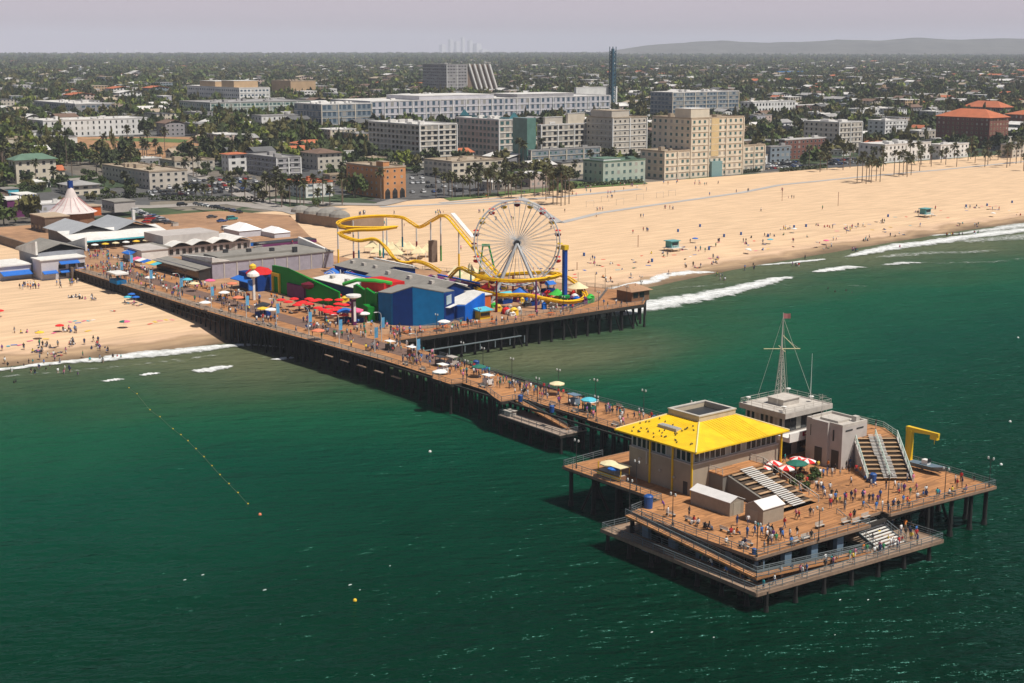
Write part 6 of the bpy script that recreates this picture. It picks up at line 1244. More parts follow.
# people-sized town filler: houses and trees, nearest three hundred as things, the rest one mass
AV = ['white','white','beige','cream','grey','lilac grey','tan','brown','pink','blue grey']; AR = ['white','white','white','grey','grey','tan','orange tile','brown','dark grey','grey','white','tan','grey','white']
LANDM = [(40,118,'near the grey civic building'),(90,130,'near the long white town hall'),(130,155,'by the bare brown slope'),(30,172,'by the green roofed flats'),(215,95,'near the white office with tan boxes'),(250,115,'near the green glazed offices'),(290,90,'near the tan theatre'),(230,165,'near the grey balcony flats'),(320,150,'behind the orange hotel'),(350,120,'near the dark glassy offices'),(450,80,'near the slanted office tower'),(450,120,'beside the long grey office'),(410,150,'by the pale hotel left wing'),(560,95,'near the white box building'),(612,80,'near the thin teal tower'),(560,140,'behind the pale hotel right wing'),(700,100,'near the blue grey hotel slab'),(690,150,'behind the tall cream hotel'),(800,110,'near the broad white roofed brick building'),(800,145,'near the red brick flats'),(830,135,'near the beige six storey flats'),(885,130,'near the white turret flats'),(890,90,'inland of the white turret flats'),(960,95,'inland of the orange roofed brick building'),(985,130,'beside the large orange roofed building'),(730,75,'in the distance right of centre'),(350,75,'in the distance left of centre'),(150,75,'in the far distance at left'),(920,72,'in the far distance at right'),(560,70,'in the distance at centre'),(180,180,'by the beach car park'),(500,180,'by the hotel gardens')]
def nearby(x, y): return min(LANDM, key=lambda q: (q[0]-x)**2+4*(q[1]-y)**2)[2]
rq = random.Random(99); cand = []
def inview(s, t, z):
    X, Y = W(s, t); 
    if Y < 300: return None
    x, y, k = proj(s, t, z)
    return (x, y, k) if -90 < x < 1114 else None
CLEAR = [(72,136,202,161),(60,168,345,222),(402,172,492,199),(762,158,804,172),(0,186,150,215),(640,176,780,200),(826,156,866,168)]
def clearpx(x, y): return any(a < x < c_ and b < y < d_ for a, b, c_, d_ in CLEAR)
def gen(s_a, s_b, ds, dt, pb, zone):
    s = s_a
    while s > s_b:
        t = -900 + rq.uniform(0, dt)
        while t < 9500:
            v = inview(s, t, T(s, t))
            if v and not (s > -245 and True):
                a = s+rq.uniform(-.3,.3)*ds; b = t+rq.uniform(-.3,.3)*dt
                k_ = 'b' if rq.random() < pb else 't'; x, y, k = proj(a, b, T(a,b)); cand.append((k_, a, b, k, x, y, ds))
            t += dt
        s -= ds
gen(-250, -700, 14, 14, .21, 0); gen(-700, -1500, 17, 17, .155, 1); gen(-1500, -2800, 23, 25, .12, 2); gen(-2800, -5200, 33, 40, .07, 3); gen(-5200, -10500, 62, 80, .05, 4)
for poly, n_ in (([(0,120),(430,112),(430,178),(0,182)], 420), ([(170,118),(330,118),(330,150),(170,150)], 160), ([(540,100),(1024,80),(1024,150),(760,160)], 260), ([(255,170),(345,172),(345,208),(255,206)], 26), ([(60,180),(140,172),(140,200),(60,205)], 34), ([(0,170),(60,165),(60,190),(0,195)], 22), ([(100,150),(250,145),(250,178),(100,182)], 70), ([(380,176),(560,160),(640,184),(560,196)], 60)):
    for i in range(n_):
        while True:
            x, y = rq.uniform(min(p[0] for p in poly), max(p[0] for p in poly)), rq.uniform(min(p[1] for p in poly), max(p[1] for p in poly))
            c = False
            for j in range(len(poly)):
                (a, b), (c_, d_) = poly[j], poly[(j+1)%len(poly)]
                if (b > y) != (d_ > y) and x < (c_-a)*(y-b)/(d_-b)+a: c = not c
            if c: break
        s, t, z = gpx(x, y); cand.append(('t', s, t, proj(s,t,z)[2], x, y, 13.9 if n_ < 100 else 14))
cand.sort(key=lambda q: -q[3]); nb = nt_ = 0; farb = {}; fart = []
HB = []
def overlaps(s0, s1, t0, t1):
    for a, b, c_, d_ in HB:
        if s0 < b and s1 > a and t0 < d_ and t1 > c_: return True
    return False
frm = mat('pale_window_frame', (.5,.5,.48))
for k_, s, t, k, x, y, ds in cand:
    if blocked(s, t, 2) or (clearpx(x, y) and ds != 13.9): continue
    if -30 < t-(-(s+250)*.35) < 0 and s > -600: continue
    z = T(s, t)
    if k_ == 'b':
        big = rq.random() < .3; ls = rq.uniform(9,16)*(1.6 if big else 1)*(1+.25*(ds > 40)); lt = rq.uniform(9,18)*(1.5 if big else 1)*(1+.25*(ds > 40)); h = rq.choice([3.6,6.5,6.5,9.5])*(1.2 if big else 1)
        if s > -330: h = min(h, 7)
        if ds > 30: h *= .8
        s0, s1, t0, t1 = s-ls/2, s+ls/2, t-lt/2, t+lt/2
        if any(blocked(a, b) for a in (s0, s1) for b in (t0, t1)): continue
        if nb < 300 and overlaps(s0-1, s1+1, t0-1, t1+1): continue
        wc = rq.randrange(len(AV)); rc = rq.randrange(len(AR)); hip = rq.random() < .35 or AR[rc] in ('orange tile','brown')
        if nb < 300:
            HB.append((s0,s1,t0,t1)); nb += 1
            lb = f'{["low","mid","tall"][0 if h < 5 else 1 if h < 8.5 else 2]} {AV[wc]} house, {AR[rc]} roof {nearby(x, y)}'
            r = thing('town_house', lb, 'house', (s,t,z), 'houses and flats of the town', auto=True)
            part('wall', MB().box(s0,s1,t0,t1,z-3,z+h), wm(AV[wc]), r); mb = MB()
            if hip: gable(mb, s0,s1,t0,t1,z+h+.01,z+h+2.2,'s' if ls > lt else 't',.6,.2)
            else:
                flatroof(mb, s0-.15,s1+.15,t0-.15,t1+.15,z+h+.002,par=.6,pw=.35)
                for i in range(rq.randrange(1,4)): a = rq.uniform(s0+1,s1-3); b = rq.uniform(t0+1,t1-3); mb.box(a,a+rq.uniform(.8,2),b,b+rq.uniform(.8,2),z+h+.1,z+h+rq.uniform(.7,1.7))
            part('roof', mb, rm_(AR[rc]), r)
            if k > .75:
                n_ = max(1, round(h/3.2)); windows(r, 's+', s1, t0+.4, t1-.4, z+1.0, max(2,int(lt/3.6)), n_, 1.5, 1.4, 3.0, M_GLASS, frm); windows(r, 't-', t0, s0+.4, s1-.4, z+1.0, max(2,int(ls/3.6)), n_, 1.5, 1.4, 3.0, M_GLASS, frm)
        else: farb.setdefault((wc, rc), []).append((s0,s1,t0,t1,z,h,hip))
    else:
        r_ = rq.uniform(3.8,7.4)*(1+.011*(ds-14)) if ds != 13.9 else rq.uniform(1.8,3.4); h = r_*rq.uniform(1.4,2.2); l = rq.choice([0,0,0,1,1,2,2,3] if rq.random() < .6 else [0,1,0,2])
        if s > -400 and rq.random() < .25: r_ *= .6; h *= .6
        if nt_ < 290: nt_ += 1; tree(s, t, r_, h, l, nearby(x, y), z)
        else: fart.append((s, t, z, r_, h, l, k))
        if rq.random() < .09 and ds < 31 and nt_ >= 290: fart.append((s+3, t+3, z, 2.0, 16, 1, k))
# far houses: one mass
farm = {}
def far_mesh(name, mbs, mats, label, cat):
    pass
mb = MB(); mats_ = [wm(c) for c in AV]+[rm_(c) for c in AR]+[M_GLASS]
for (wc, rc), L_ in farb.items():
    for (s0,s1,t0,t1,z,h,hip) in L_:
        mb.mi(wc); mb.box(s0,s1,t0,t1,z-3,z+h); mb.mi(len(AV)+rc)
        if hip: gable(mb, s0,s1,t0,t1,z+h+.02,z+h+2.2,'s',.5,.2)
        else: mb.box(s0-.2,s1+.2,t0-.2,t1+.2,z+h+.02,z+h+.6)
        if s0 > -2600:
            mb.mi(len(AV)+len(AR)); n_ = max(1, round(h/3.2))
            for i in range(n_):
                for q in range(max(1,int((t1-t0)/4))): a = t0+1+q*4; mb.box(s1+.003,s1+.08,a,a+2,z+1+i*3,z+2.4+i*3)
                for q in range(max(1,int((s1-s0)/4))): a = s0+1+q*4; mb.box(a,a+2,t0-.08,t0-.003,z+1+i*3,z+2.4+i*3)
solo('distant_houses', mb, mats_, 'mass of low distant houses and flats spreading inland between the trees', 'houses', (0,0,0), kind='stuff')
# far trees: one mass, numpy for speed
protos = {}
for l in range(4):
    for v in range(3):
        for lod, (n_, sz) in enumerate(((90,.27),(34,.42),(16,.55))):
            c = crown(v*31+7+lod, n_, sz, None, 5); protos[(l,v,lod)] = np.array([tuple(p) for p in c.v])
VV = []; MI = []
for (s, t, z, r_, h, l, k) in fart:
    lod = 0 if k > .75 else 1 if k > .38 else 2; P_ = protos[(l, rq.randrange(3), lod)]; a = rq.uniform(0,6.28); ca, sa_ = math.cos(a), math.sin(a)
    Q = np.empty_like(P_); Q[:,0] = (P_[:,0]*ca-P_[:,1]*sa_)*r_+s; Q[:,1] = (P_[:,0]*sa_+P_[:,1]*ca)*r_+t; Q[:,2] = P_[:,2]*h*.8+z+.05*h; VV.append(Q); MI.append(np.full(len(P_)//4, l))
V = np.concatenate(VV); M_ = np.concatenate(MI); nf = len(V)//4
me = bpy.data.meshes.new('distant_trees'); me.vertices.add(len(V)); me.vertices.foreach_set('co', V.astype(np.float32).ravel()); me.loops.add(nf*4); me.loops.foreach_set('vertex_index', np.arange(nf*4, dtype=np.int32)); me.polygons.add(nf); me.polygons.foreach_set('loop_start', np.arange(0, nf*4, 4, dtype=np.int32)); me.polygons.foreach_set('loop_total', np.full(nf, 4, dtype=np.int32)); me.polygons.foreach_set('material_index', M_.astype(np.int32))
for m in LEAVES: me.materials.append(m)
me.update(calc_edges=True); o = bpy.data.objects.new('distant_trees', me); C.objects.link(o); o.location = (*W(0,0),0); o.rotation_euler = (0,0,TH); props(o, 'far off mass of green trees spreading inland to the horizon', 'trees', None, 'stuff')
print('BUILD houses', nb, 'far', sum(len(v) for v in farb.values()), 'trees', nt_, 'far', len(fart), 'faces', nf)
# faint skyline far away
for (x, yt, w_) in ((444,45,5),(452,40,4),(458,42,4),(464,38,3),(471,41,4),(478,44,6),(115,50,3),(143,50,3),(484,50,10)):
    Y = 21000; X = (x-512)/FPX*Y; q = np.array([X, Y])-O; s, t = float(q@A), float(q@B); hh = CAMH+(50-yt)/FPX*Y; ww = w_*Y/FPX/2
    z = 40; r = thing('far_tower', 'faint hazy tower on the horizon skyline', 'tower', (s,t,z), 'faint towers on the horizon', auto=True); part('shaft', MB().box(s-ww,s+ww,t-ww,t+ww,z,hh), wm('white'), r); part('crown', MB().box(s-ww*.5,s+ww*.5,t-ww*.5,t+ww*.5,hh+.01,hh+8), wm('white'), r)
# hedges and walls along the road
for (x0,y0,x1,y1) in ((98,200,150,197),(150,200,265,202),(0,192,45,190),(700,177,760,172),(780,172,826,168),(580,187,642,183)):
    s0, t0, z0 = gpx(x0,y0); s1, t1, z1 = gpx(x1,y1); a = Vector((s0,t0,z0)); b = Vector((s1,t1,z1)); mb = MB(); q = random.Random(x0)
    for i in range(int((b-a).length*14)):
        c = a.lerp(b, q.random())+Vector((q.uniform(-1,1),q.uniform(-1,1),q.uniform(0,2.4))); u = Vector((q.gauss(0,1),q.gauss(0,1),q.gauss(0,1))).normalized()*.6; v = u.cross(Vector((q.gauss(0,1),q.gauss(0,1),q.gauss(0,1)))).normalized()*.45; mb.add([c-u,c+v,c+u,c-v], [(0,1,2,3)])
    solo('clipped_hedge', mb, LEAVES[0], 'dark clipped hedge '+{98:'behind the carousel tent',150:'along the beach car park',0:'at the far left road',700:'under the cream hotel right wing',780:'before the red brick flats',580:'before the pale green roofed block'}[x0], 'hedge', ((s0+s1)/2,(t0+t1)/2,z0))
# ================= people, cars, beach things =================
CL = {'hair': (.03,.02,.015), 'skin': (.42,.24,.16)}
SH = {'white': (.72,.71,.69), 'red': (.50,.03,.03), 'navy': (.015,.03,.10), 'black': (.015,.015,.017), 'blue': (.04,.15,.42), 'grey': (.25,.25,.26), 'green': (.04,.22,.09), 'pink': (.62,.20,.30), 'yellow': (.70,.50,.05), 'teal': (.03,.32,.34), 'orange': (.65,.20,.03), 'purple': (.16,.05,.25)}
LG = {'dark': (.02,.02,.028), 'denim blue': (.05,.09,.18), 'khaki': (.36,.28,.18), 'white': (.62,.61,.58), 'grey': (.20,.20,.21)}
M_SKIN = mat('skin', CL['skin'], .7, 0); M_HAIR = mat('hair', CL['hair'], .8, 0); M_SHOE = mat('shoe', (.06,.05,.045), .8, 0)
# one continuous figure from a skeleton of joints: (name, position, radius), posed, skinned and smoothed
def skeleton(pose):
    z = lambda a, b, c: Vector((a, b, c))
    J = {}; hip = {'stand': .93, 'walk': .91, 'lean': .92, 'sit': .50, 'lie': .14}[pose]
    if pose == 'lie':
        J['pel'] = z(0,0,.14); J['chest'] = z(.42,0,.17); J['neck'] = z(.60,0,.18); J['head'] = z(.76,0,.20); J['top'] = z(.86,0,.20)
        for s_, n_ in ((1,'l'),(-1,'r')):
            J['hip'+n_] = z(-.04,.1*s_,.13); J['knee'+n_] = z(-.46,.12*s_,.16 if s_ > 0 else .30); J['ank'+n_] = z(-.88,.13*s_,.08); J['toe'+n_] = z(-.93,.14*s_,.20)
            J['sho'+n_] = z(.52,.19*s_,.15); J['elb'+n_] = z(.28,.30*s_,.10); J['wri'+n_] = z(.06,.28*s_,.09); J['han'+n_] = z(-.02,.27*s_,.08)
        return J
    ln = .28 if pose == 'lean' else .05 if pose == 'walk' else .0
    J['pel'] = z(0,0,hip); J['chest'] = z(ln*.8,0,hip+.38); J['neck'] = z(ln*1.1,0,hip+.56); J['head'] = z(ln*1.25+.02,0,hip+.70); J['top'] = z(ln*1.3+.01,0,hip+.80)
    for s_, n_ in ((1,'l'),(-1,'r')):
        J['hip'+n_] = z(0,.095*s_,hip-.04)
        if pose == 'sit': J['knee'+n_] = z(.44,.12*s_,hip+.02); J['ank'+n_] = z(.48,.12*s_,.09); J['toe'+n_] = z(.62,.13*s_,.04)
        elif pose == 'walk': J['knee'+n_] = z(.14*s_+.04,.10*s_,.50); J['ank'+n_] = z(.30*s_-.06,.10*s_,.09 if s_ > 0 else .14); J['toe'+n_] = z(.30*s_+.09,.11*s_,.04)
        else: J['knee'+n_] = z(.02,.11*s_,.50); J['ank'+n_] = z(-.02,.12*s_,.08); J['toe'+n_] = z(.13,.14*s_,.04)
        c = J['chest']; J['sho'+n_] = c+z(.0,.19*s_,.12); sw = {'walk': -.16*s_, 'stand': .03, 'lean': .25, 'sit': .12}[pose]
        J['elb'+n_] = c+z(sw*.6,.25*s_,-.16); J['wri'+n_] = c+z(sw+.12 if pose != 'walk' else sw*1.3+.06,.24*s_,-.36 if pose in ('walk','stand') else -.24); J['han'+n_] = J['wri'+n_]+z(.05,-.01*s_,-.09 if pose in ('walk','stand') else -.02)
    return J
RAD = {'pel': .145, 'chest': .155, 'neck': .06, 'head': .098, 'top': .07, 'hip': .105, 'knee': .062, 'ank': .042, 'toe': .038, 'sho': .062, 'elb': .043, 'wri': .032, 'han': .036}
EDG = [('pel','chest','shirt'),('chest','neck','shirt'),('neck','head','skin'),('head','top','hair')]+[(a+n_,b+n_,c) for n_ in 'lr' for a, b, c in (('hip','knee','leg'),('knee','ank','shin'),('ank','toe','shoe'),('sho','elb','shirt'),('elb','wri','skin'),('wri','han','skin'))]+[('pel','hipl','leg'),('pel','hipr','leg'),('chest','shol','shirt'),('chest','shor','shirt')]
def body_mesh(pose, sub):
    J = skeleton(pose); names = list(J); me = bpy.data.meshes.new('tmp'); me.from_pydata([tuple(J[n]) for n in names], [(names.index(a), names.index(b)) for a, b, c in EDG], [])
    o = bpy.data.objects.new('tmp', me); C.objects.link(o); m = o.modifiers.new('s', 'SKIN'); m.use_smooth_shade = True
    sk = me.skin_vertices[0].data if me.skin_vertices else None
    if sk is None: bm = bmesh.new(); bm.from_mesh(me); bm.verts.layers.skin.verify(); bm.to_mesh(me); bm.free(); sk = me.skin_vertices[0].data
    for i, n in enumerate(names):
        r_ = RAD.get(n, RAD.get(n[:-1], .05)); sk[i].radius = (r_, r_*1.0 if n not in ('chest','pel') else r_*1.15); sk[i].use_root = (n == 'pel')
    if sub: q = o.modifiers.new('u', 'SUBSURF'); q.levels = sub; q.render_levels = sub
    bpy.context.view_layer.update(); ev = o.evaluated_get(bpy.context.evaluated_depsgraph_get()); out = bpy.data.meshes.new_from_object(ev); bpy.data.objects.remove(o)
    seg = []
    for p in out.polygons:
        c = p.center; best = None
        for a, b, k in EDG:
            A_, B_ = J[a], J[b]; d = B_-A_; u = max(0, min(1, (c-A_).dot(d)/d.length_squared)); q = (c-(A_+d*u)).length-.5*(RAD.get(a, RAD.get(a[:-1],.05))+RAD.get(b, RAD.get(b[:-1],.05)))*.5
            if best is None or q < best[0]: best = (q, k, u, c)
        k = best[1]
        if k == 'skin' and (c-J['head']).length < .16: k = 'hair' if (c.x < J['head'].x-.01 or c.z > J['head'].z+.045) and pose != 'lie' else ('hair' if pose == 'lie' and c.x > J['head'].x+.03 else 'skin')
        seg.append(k)
    return out, seg
BODY = {(p, s_): body_mesh(p, s_) for p in ('stand','walk','lean','sit','lie') for s_ in (1,)}
BODY.update({(p, 0): body_mesh(p, 0) for p in ('stand','walk','sit','lie')})
PMESH = {}
def person_mesh(pose, sh, lg, shorts):
    key = (pose, sh, lg, shorts)
    if key in PMESH: return PMESH[key]
    me, seg = BODY[(pose, 1)]; me = me.copy(); me.name = 'person'; me.materials.clear()
    ms = {'skin': 0, 'hair': 1, 'shirt': 2, 'leg': 3, 'shoe': 4, 'shin': 0 if shorts else 3}
    for m in (M_SKIN, M_HAIR, mat('cloth '+sh, SH[sh], .85, 0) if sh != 'bare' else M_SKIN, mat('trousers '+lg, LG[lg], .85, 0), M_SHOE): me.materials.append(m)
    me.polygons.foreach_set('material_index', [ms[k] for k in seg]); PMESH[key] = me; return me
rp = random.Random(42); PEOPLE = []
SHP = ['white']*5+['red']*2+['navy']*3+['black']*4+['blue']*3+['grey']*3+['green','pink','pink','yellow','teal','orange','purple']; LGP = ['dark']*4+['denim blue']*4+['khaki']*3+['white','grey']
def add_p(s, t, z, where, pose=None, rz=None, sh=None, shorts=None):
    PEOPLE.append((s, t, z, where, pose or rp.choice(['stand','walk','walk','stand']), rp.uniform(0,6.28) if rz is None else rz, sh or rp.choice(SHP), rp.choice(LGP), rp.random() < .5 if shorts is None else shorts, rp.uniform(1.0,1.16) if rp.random() < .9 else rp.uniform(.65,.8)))
def inpoly(s, t, P_):
    c = False; n = len(P_)
    for i in range(n):
        (a, b), (c_, d_) = P_[i], P_[(i+1)%n]
        if (b > t) != (d_ > t) and s < (c_-a)*(t-b)/(d_-b)+a: c = not c
    return c
# people read off the photo on the end platform: feet positions
near_p = [(664,510,'lean','purple'),(668,517,'stand','white'),(689,517,'stand','black'),(694,524,'sit','red'),(698,526,'sit','white'),(705,530,'sit','black'),(709,530,'sit','black'),(737,526,'stand','navy'),(748,525,'stand','white'),(747,538,'stand','blue'),(731,535,'sit','red'),(737,535,'sit','orange'),(734,537,'sit','white'),(726,545,'sit','white'),(745,546,'sit','navy'),(742,549,'sit','white'),(770,541,'stand','black'),(773,541,'stand','purple'),(776,545,'stand','green'),(768,547,'stand','black'),(764,552,'stand','grey'),(791,545,'sit','blue'),(796,519,'walk','pink'),(799,520,'walk','red'),(797,537,'walk','black'),(810,518,'stand','black'),(813,516,'stand','white'),(811,542,'stand','black'),(830,504,'stand','white'),(835,503,'walk','blue'),(846,503,'stand','red'),(851,501,'stand','navy'),(855,499,'stand','pink'),(863,499,'stand','blue'),(863,510,'walk','blue'),(851,486,'walk','white'),(871,488,'walk','grey'),(850,523,'stand','red'),(854,520,'stand','black'),(876,512,'stand','blue'),(882,510,'stand','white'),(888,513,'stand','grey'),(893,510,'stand','navy'),(895,505,'stand','white'),(898,511,'stand','black'),(899,495,'walk','red'),(904,494,'stand','purple'),(910,497,'walk','green'),(903,505,'stand','blue'),(907,506,'stand','red'),(909,508,'stand','orange'),(917,502,'stand','white'),(923,498,'sit','blue'),(926,497,'sit','navy'),(937,499,'stand','teal'),(939,497,'stand','blue'),(949,496,'sit','white'),(952,494,'sit','yellow'),(957,489,'stand','red'),(962,488,'stand','navy'),(955,484,'stand','white'),(961,482,'stand','red'),(974,482,'stand','black'),(966,492,'sit','pink'),(820,478,'stand','white'),(823,478,'stand','blue'),(827,476,'stand','navy'),(832,477,'stand','white'),(835,474,'stand','black'),(840,476,'stand','grey'),(846,470,'stand','black'),(850,468,'stand','navy'),(849,474,'stand','black'),(856,474,'stand','red'),(860,476,'stand','orange'),(865,480,'sit','blue'),(870,482,'sit','grey'),(875,486,'sit','white'),(886,462,'walk','pink'),(836,463,'stand','teal'),(828,470,'stand','orange'),(913,483,'stand','pink'),(907,482,'stand','white'),(818,470,'stand','yellow'),(844,466,'stand','red'),(880,500,'stand','blue')]
for x, y, po, sh in near_p: s, t = px(x, y, D); add_p(s, t, D, 'on the upper fishing platform', po, sh=sh)
for x, y, sh in ((742,570,'white'),(743,583,'navy'),(740,579,'white'),(764,590,'teal'),(782,578,'grey'),(712,569,'white'),(688,551,'orange'),(879,540,'yellow'),(888,543,'yellow'),(902,543,'red'),(911,542,'yellow'),(919,546,'navy'),(905,530,'orange'),(909,532,'black'),(826,566,'white'),(832,566,'teal'),(825,571,'black'),(862,555,'orange'),(858,557,'white'),(851,559,'black'),(790,574,'navy'),(893,548,'white'),(872,545,'black'),(700,562,'green'),(726,577,'blue')):
    s, t = px(x, y, 3.2); s = min(s, 237.6+(t+31)*.07); t = max(t, -29.4); add_p(s, t, 3.2, 'on the lower front walkway', 'lean' if rp.random() < .5 else 'stand', sh=sh)
crowd_late = True
for i in range(14): add_p(rp.uniform(186,206), rp.choice([rp.uniform(12,13.5), rp.uniform(28.4,30)]), D, 'behind the restaurant')
add_p(212.5, 28.5, 12.0, 'on the landing above the turned stair', 'stand', sh='black'); 
for i in range(9): add_p(rp.uniform(200,212), rp.uniform(7.5,11), D, 'under the striped parasols', 'sit')
# people along the main pier, denser towards the land
def clear_of(s, t, L_, r_): return all((s-a)**2+(t-b)**2 > r_*r_ for a, b in L_)
used = []
def crowd(n, poly, where, zf=lambda s, t: D, clump=.6, poses=None, dens=None):
    ss_ = [p[0] for p in poly]; ts_ = [p[1] for p in poly]; k = 0; tries = 0; last = None
    while k < n and tries < n*60:
        tries += 1
        if last and rp.random() < clump: s, t = last[0]+rp.gauss(0,1.1), last[1]+rp.gauss(0,1.1)
        else: s, t = rp.uniform(min(ss_), max(ss_)), rp.uniform(min(ts_), max(ts_))
        if not inpoly(s, t, poly) or not clear_of(s, t, used[-60:], .55): continue
        used.append((s,t)); last = (s, t); add_p(s, t, zf(s, t), where, rp.choice(poses) if poses else None); k += 1
crowd(60, [(146,6.4),(181,5),(181,16),(146,14)], 'on the outer pier by the landing')
crowd(70, [(110,5),(146,6.4),(146,14),(110,14.5)], 'on the narrow middle of the pier')
crowd(75, [(74,4.5),(110,5),(110,15.5),(74,17)], 'on the pier where the road ends')
crowd(110, [(20,2),(74,4),(72,28),(20,27)], 'on the pier beside the red parasols')
crowd(90, [(-30,1.5),(20,2),(20,27),(-30,25)], 'on the pier before the green wall')
crowd(170, [(-92,1.5),(-30,1.5),(-30,21),(-92,20)], 'on the crowded landward pier')
crowd(60, [(-134,10),(-92,10),(-92,24),(-134,24)], 'at the pier entrance')
crowd(34, [(214,-2),(232,-2),(233,26),(226,27),(219,12)], 'on the upper fishing platform'); crowd(14, [(226,-26),(234,-26),(235,-6),(230,-6)], 'on the upper fishing platform'); crowd(18, [(236.9,-28),(237.7,-28),(240.2,8),(238.2,8)], 'on the lower front walkway', lambda s, t: 3.2, .3); crowd(9, [(208,-29.2),(236,-29.3),(236,-28.6),(208,-27.6)][:0] or [(229.5,4),(238,4),(239.5,8.5),(229.5,8.5)], 'below the platform stair', lambda s, t: 3.2, .3)
crowd(22, [(64,52),(71.5,50),(71.5,103),(66.5,104)], 'on the amusement pier boardwalk'); crowd(26, [(62,22),(71,22),(71,50),(65,46)], 'before the blue arcade block')
crowd(60, [(20,62),(62,60),(64,90),(50,100),(30,98)], 'among the fairground rides'); crowd(16, [(-95,60),(-60,72),(-75,84),(-120,100)], 'on the tan parking deck')
# people on the sand and in the shallows
zs = lambda s, t: max(-.45, T(s, t))
for x, y in ((24,348),(12,370),(35,372),(24,365),(58,345),(66,352),(48,356),(40,358),(42,352),(55,359),(60,362),(50,365),(64,372),(70,370),(78,373),(108,351),(100,349),(73,342),(83,356),(5,362),(8,366),(65,368),(33,362),(29,363),(90,360),(58,371),(44,363)): s, t, z = gpx(x, y+2); add_p(s, t, zs(s,t), 'at the water edge of the left beach', 'stand', shorts=True)
crowd(52, [(-20,-62),(8,-64),(14,-30),(-20,-34)], 'on the left beach', zs, .7, ['stand','walk','sit','lie','sit']); crowd(26, [(-60,-50),(-10,-30),(4,-2),(-60,-3)], 'on the sand beside the pier', zs, .75, ['sit','lie','stand','sit']); crowd(14, [(14,-70),(20,-64),(22,-30),(16,-32)], 'wading off the left beach', zs, .6, ['stand']); crowd(26, [(-92,-14),(-84,-30),(-78,-8),(-88,2)], 'below the grey beach restaurant', zs, .6, ['stand','walk'])
for a, b, n_, w_ in ((120,220,60,'near the first lifeguard tower'),(220,330,70,'between the lifeguard towers'),(330,480,60,'near the far lifeguard tower')):
    crowd(n_, [(shore(a)-42,a),(shore(a)-4,a),(shore(b)-4,b),(shore(b)-42,b)], 'on the sand '+w_, zs, .55, ['stand','walk','sit','lie','sit','lie']); crowd(n_//5, [(shore(a)+2,a),(shore(a)+14,a),(shore(b)+14,b),(shore(b)+2,b)], 'wading '+w_, zs, .7, ['stand'])
crowd(40, [(-160,200),(-60,160),(-60,420),(-200,420)], 'on the wide dry sand', zs, .5); crowd(50, [(-225,270),(-190,240),(-190,420),(-225,420)], 'in the beach playground at the back of the sand', zs, .3)
crowd(30, [(-200,160),(-60,100),(-40,125),(-180,230)], 'on the sand behind the coaster', zs, .5)
PEOPLE.sort(key=lambda q: -proj(q[0],q[1],q[2])[2]*(.6 if q[4] in ('sit','lie') else 1))
PW = {'stand': 'standing', 'walk': 'walking', 'lean': 'leaning', 'sit': 'seated', 'lie': 'lying'}
for (s,t,z,where,pose,rz,sh,lg,shorts,sc) in PEOPLE[:300]:
    if pose == 'sit' and z >= 0: z = z-.0
    o = place(person_mesh(pose, sh, lg, shorts), 'person', s, t, z if not (pose == 'sit' and z < 6) else z-.36, rz=rz, sc=sc)
    lab = f'{PW[pose]} person in {sh} top {where}'; props(o, lab, 'person', 'people '+where); REG.append((o, lab, (s,t,z)))
VV = []; FF = []; MM = []; base = 0; mlist = [M_SKIN, M_HAIR, M_SHOE]+[mat('cloth '+k, v, .85, 0) for k, v in SH.items()]+[mat('trousers '+k, v, .85, 0) for k, v in LG.items()]; shi = {k: 3+i for i, k in enumerate(SH)}; lgi = {k: 3+len(SH)+i for i, k in enumerate(LG)}
for (s,t,z,where,pose,rz,sh,lg,shorts,sc) in PEOPLE[300:]:
    if pose == 'lean': pose = 'stand'
    me, seg = BODY[(pose, 0)]; ca, sa_ = math.cos(rz), math.sin(rz); zz = z-.36 if pose == 'sit' and z < 6 else z
    for v in me.vertices: VV.append((s+(v.co.x*ca-v.co.y*sa_)*sc, t+(v.co.x*sa_+v.co.y*ca)*sc, zz+v.co.z*sc))
    for p, k in zip(me.polygons, seg): FF.append([base+i for i in p.vertices]); MM.append({'skin':0,'hair':1,'shoe':2,'shirt':shi[sh],'leg':lgi[lg],'shin':0 if shorts else lgi[lg]}[k])
    base += len(me.vertices)
me = bpy.data.meshes.new('crowd'); me.from_pydata(VV, [], FF); me.polygons.foreach_set('material_index', MM)
for m in mlist: me.materials.append(m)
o = bpy.data.objects.new('crowd', me); C.objects.link(o); o.location = (*W(0,0),0); o.rotation_euler = (0,0,TH); props(o, 'dense small far off crowd on the landward pier and the beaches', 'crowd', None, 'stuff')
print('PEOPLE', len(PEOPLE))
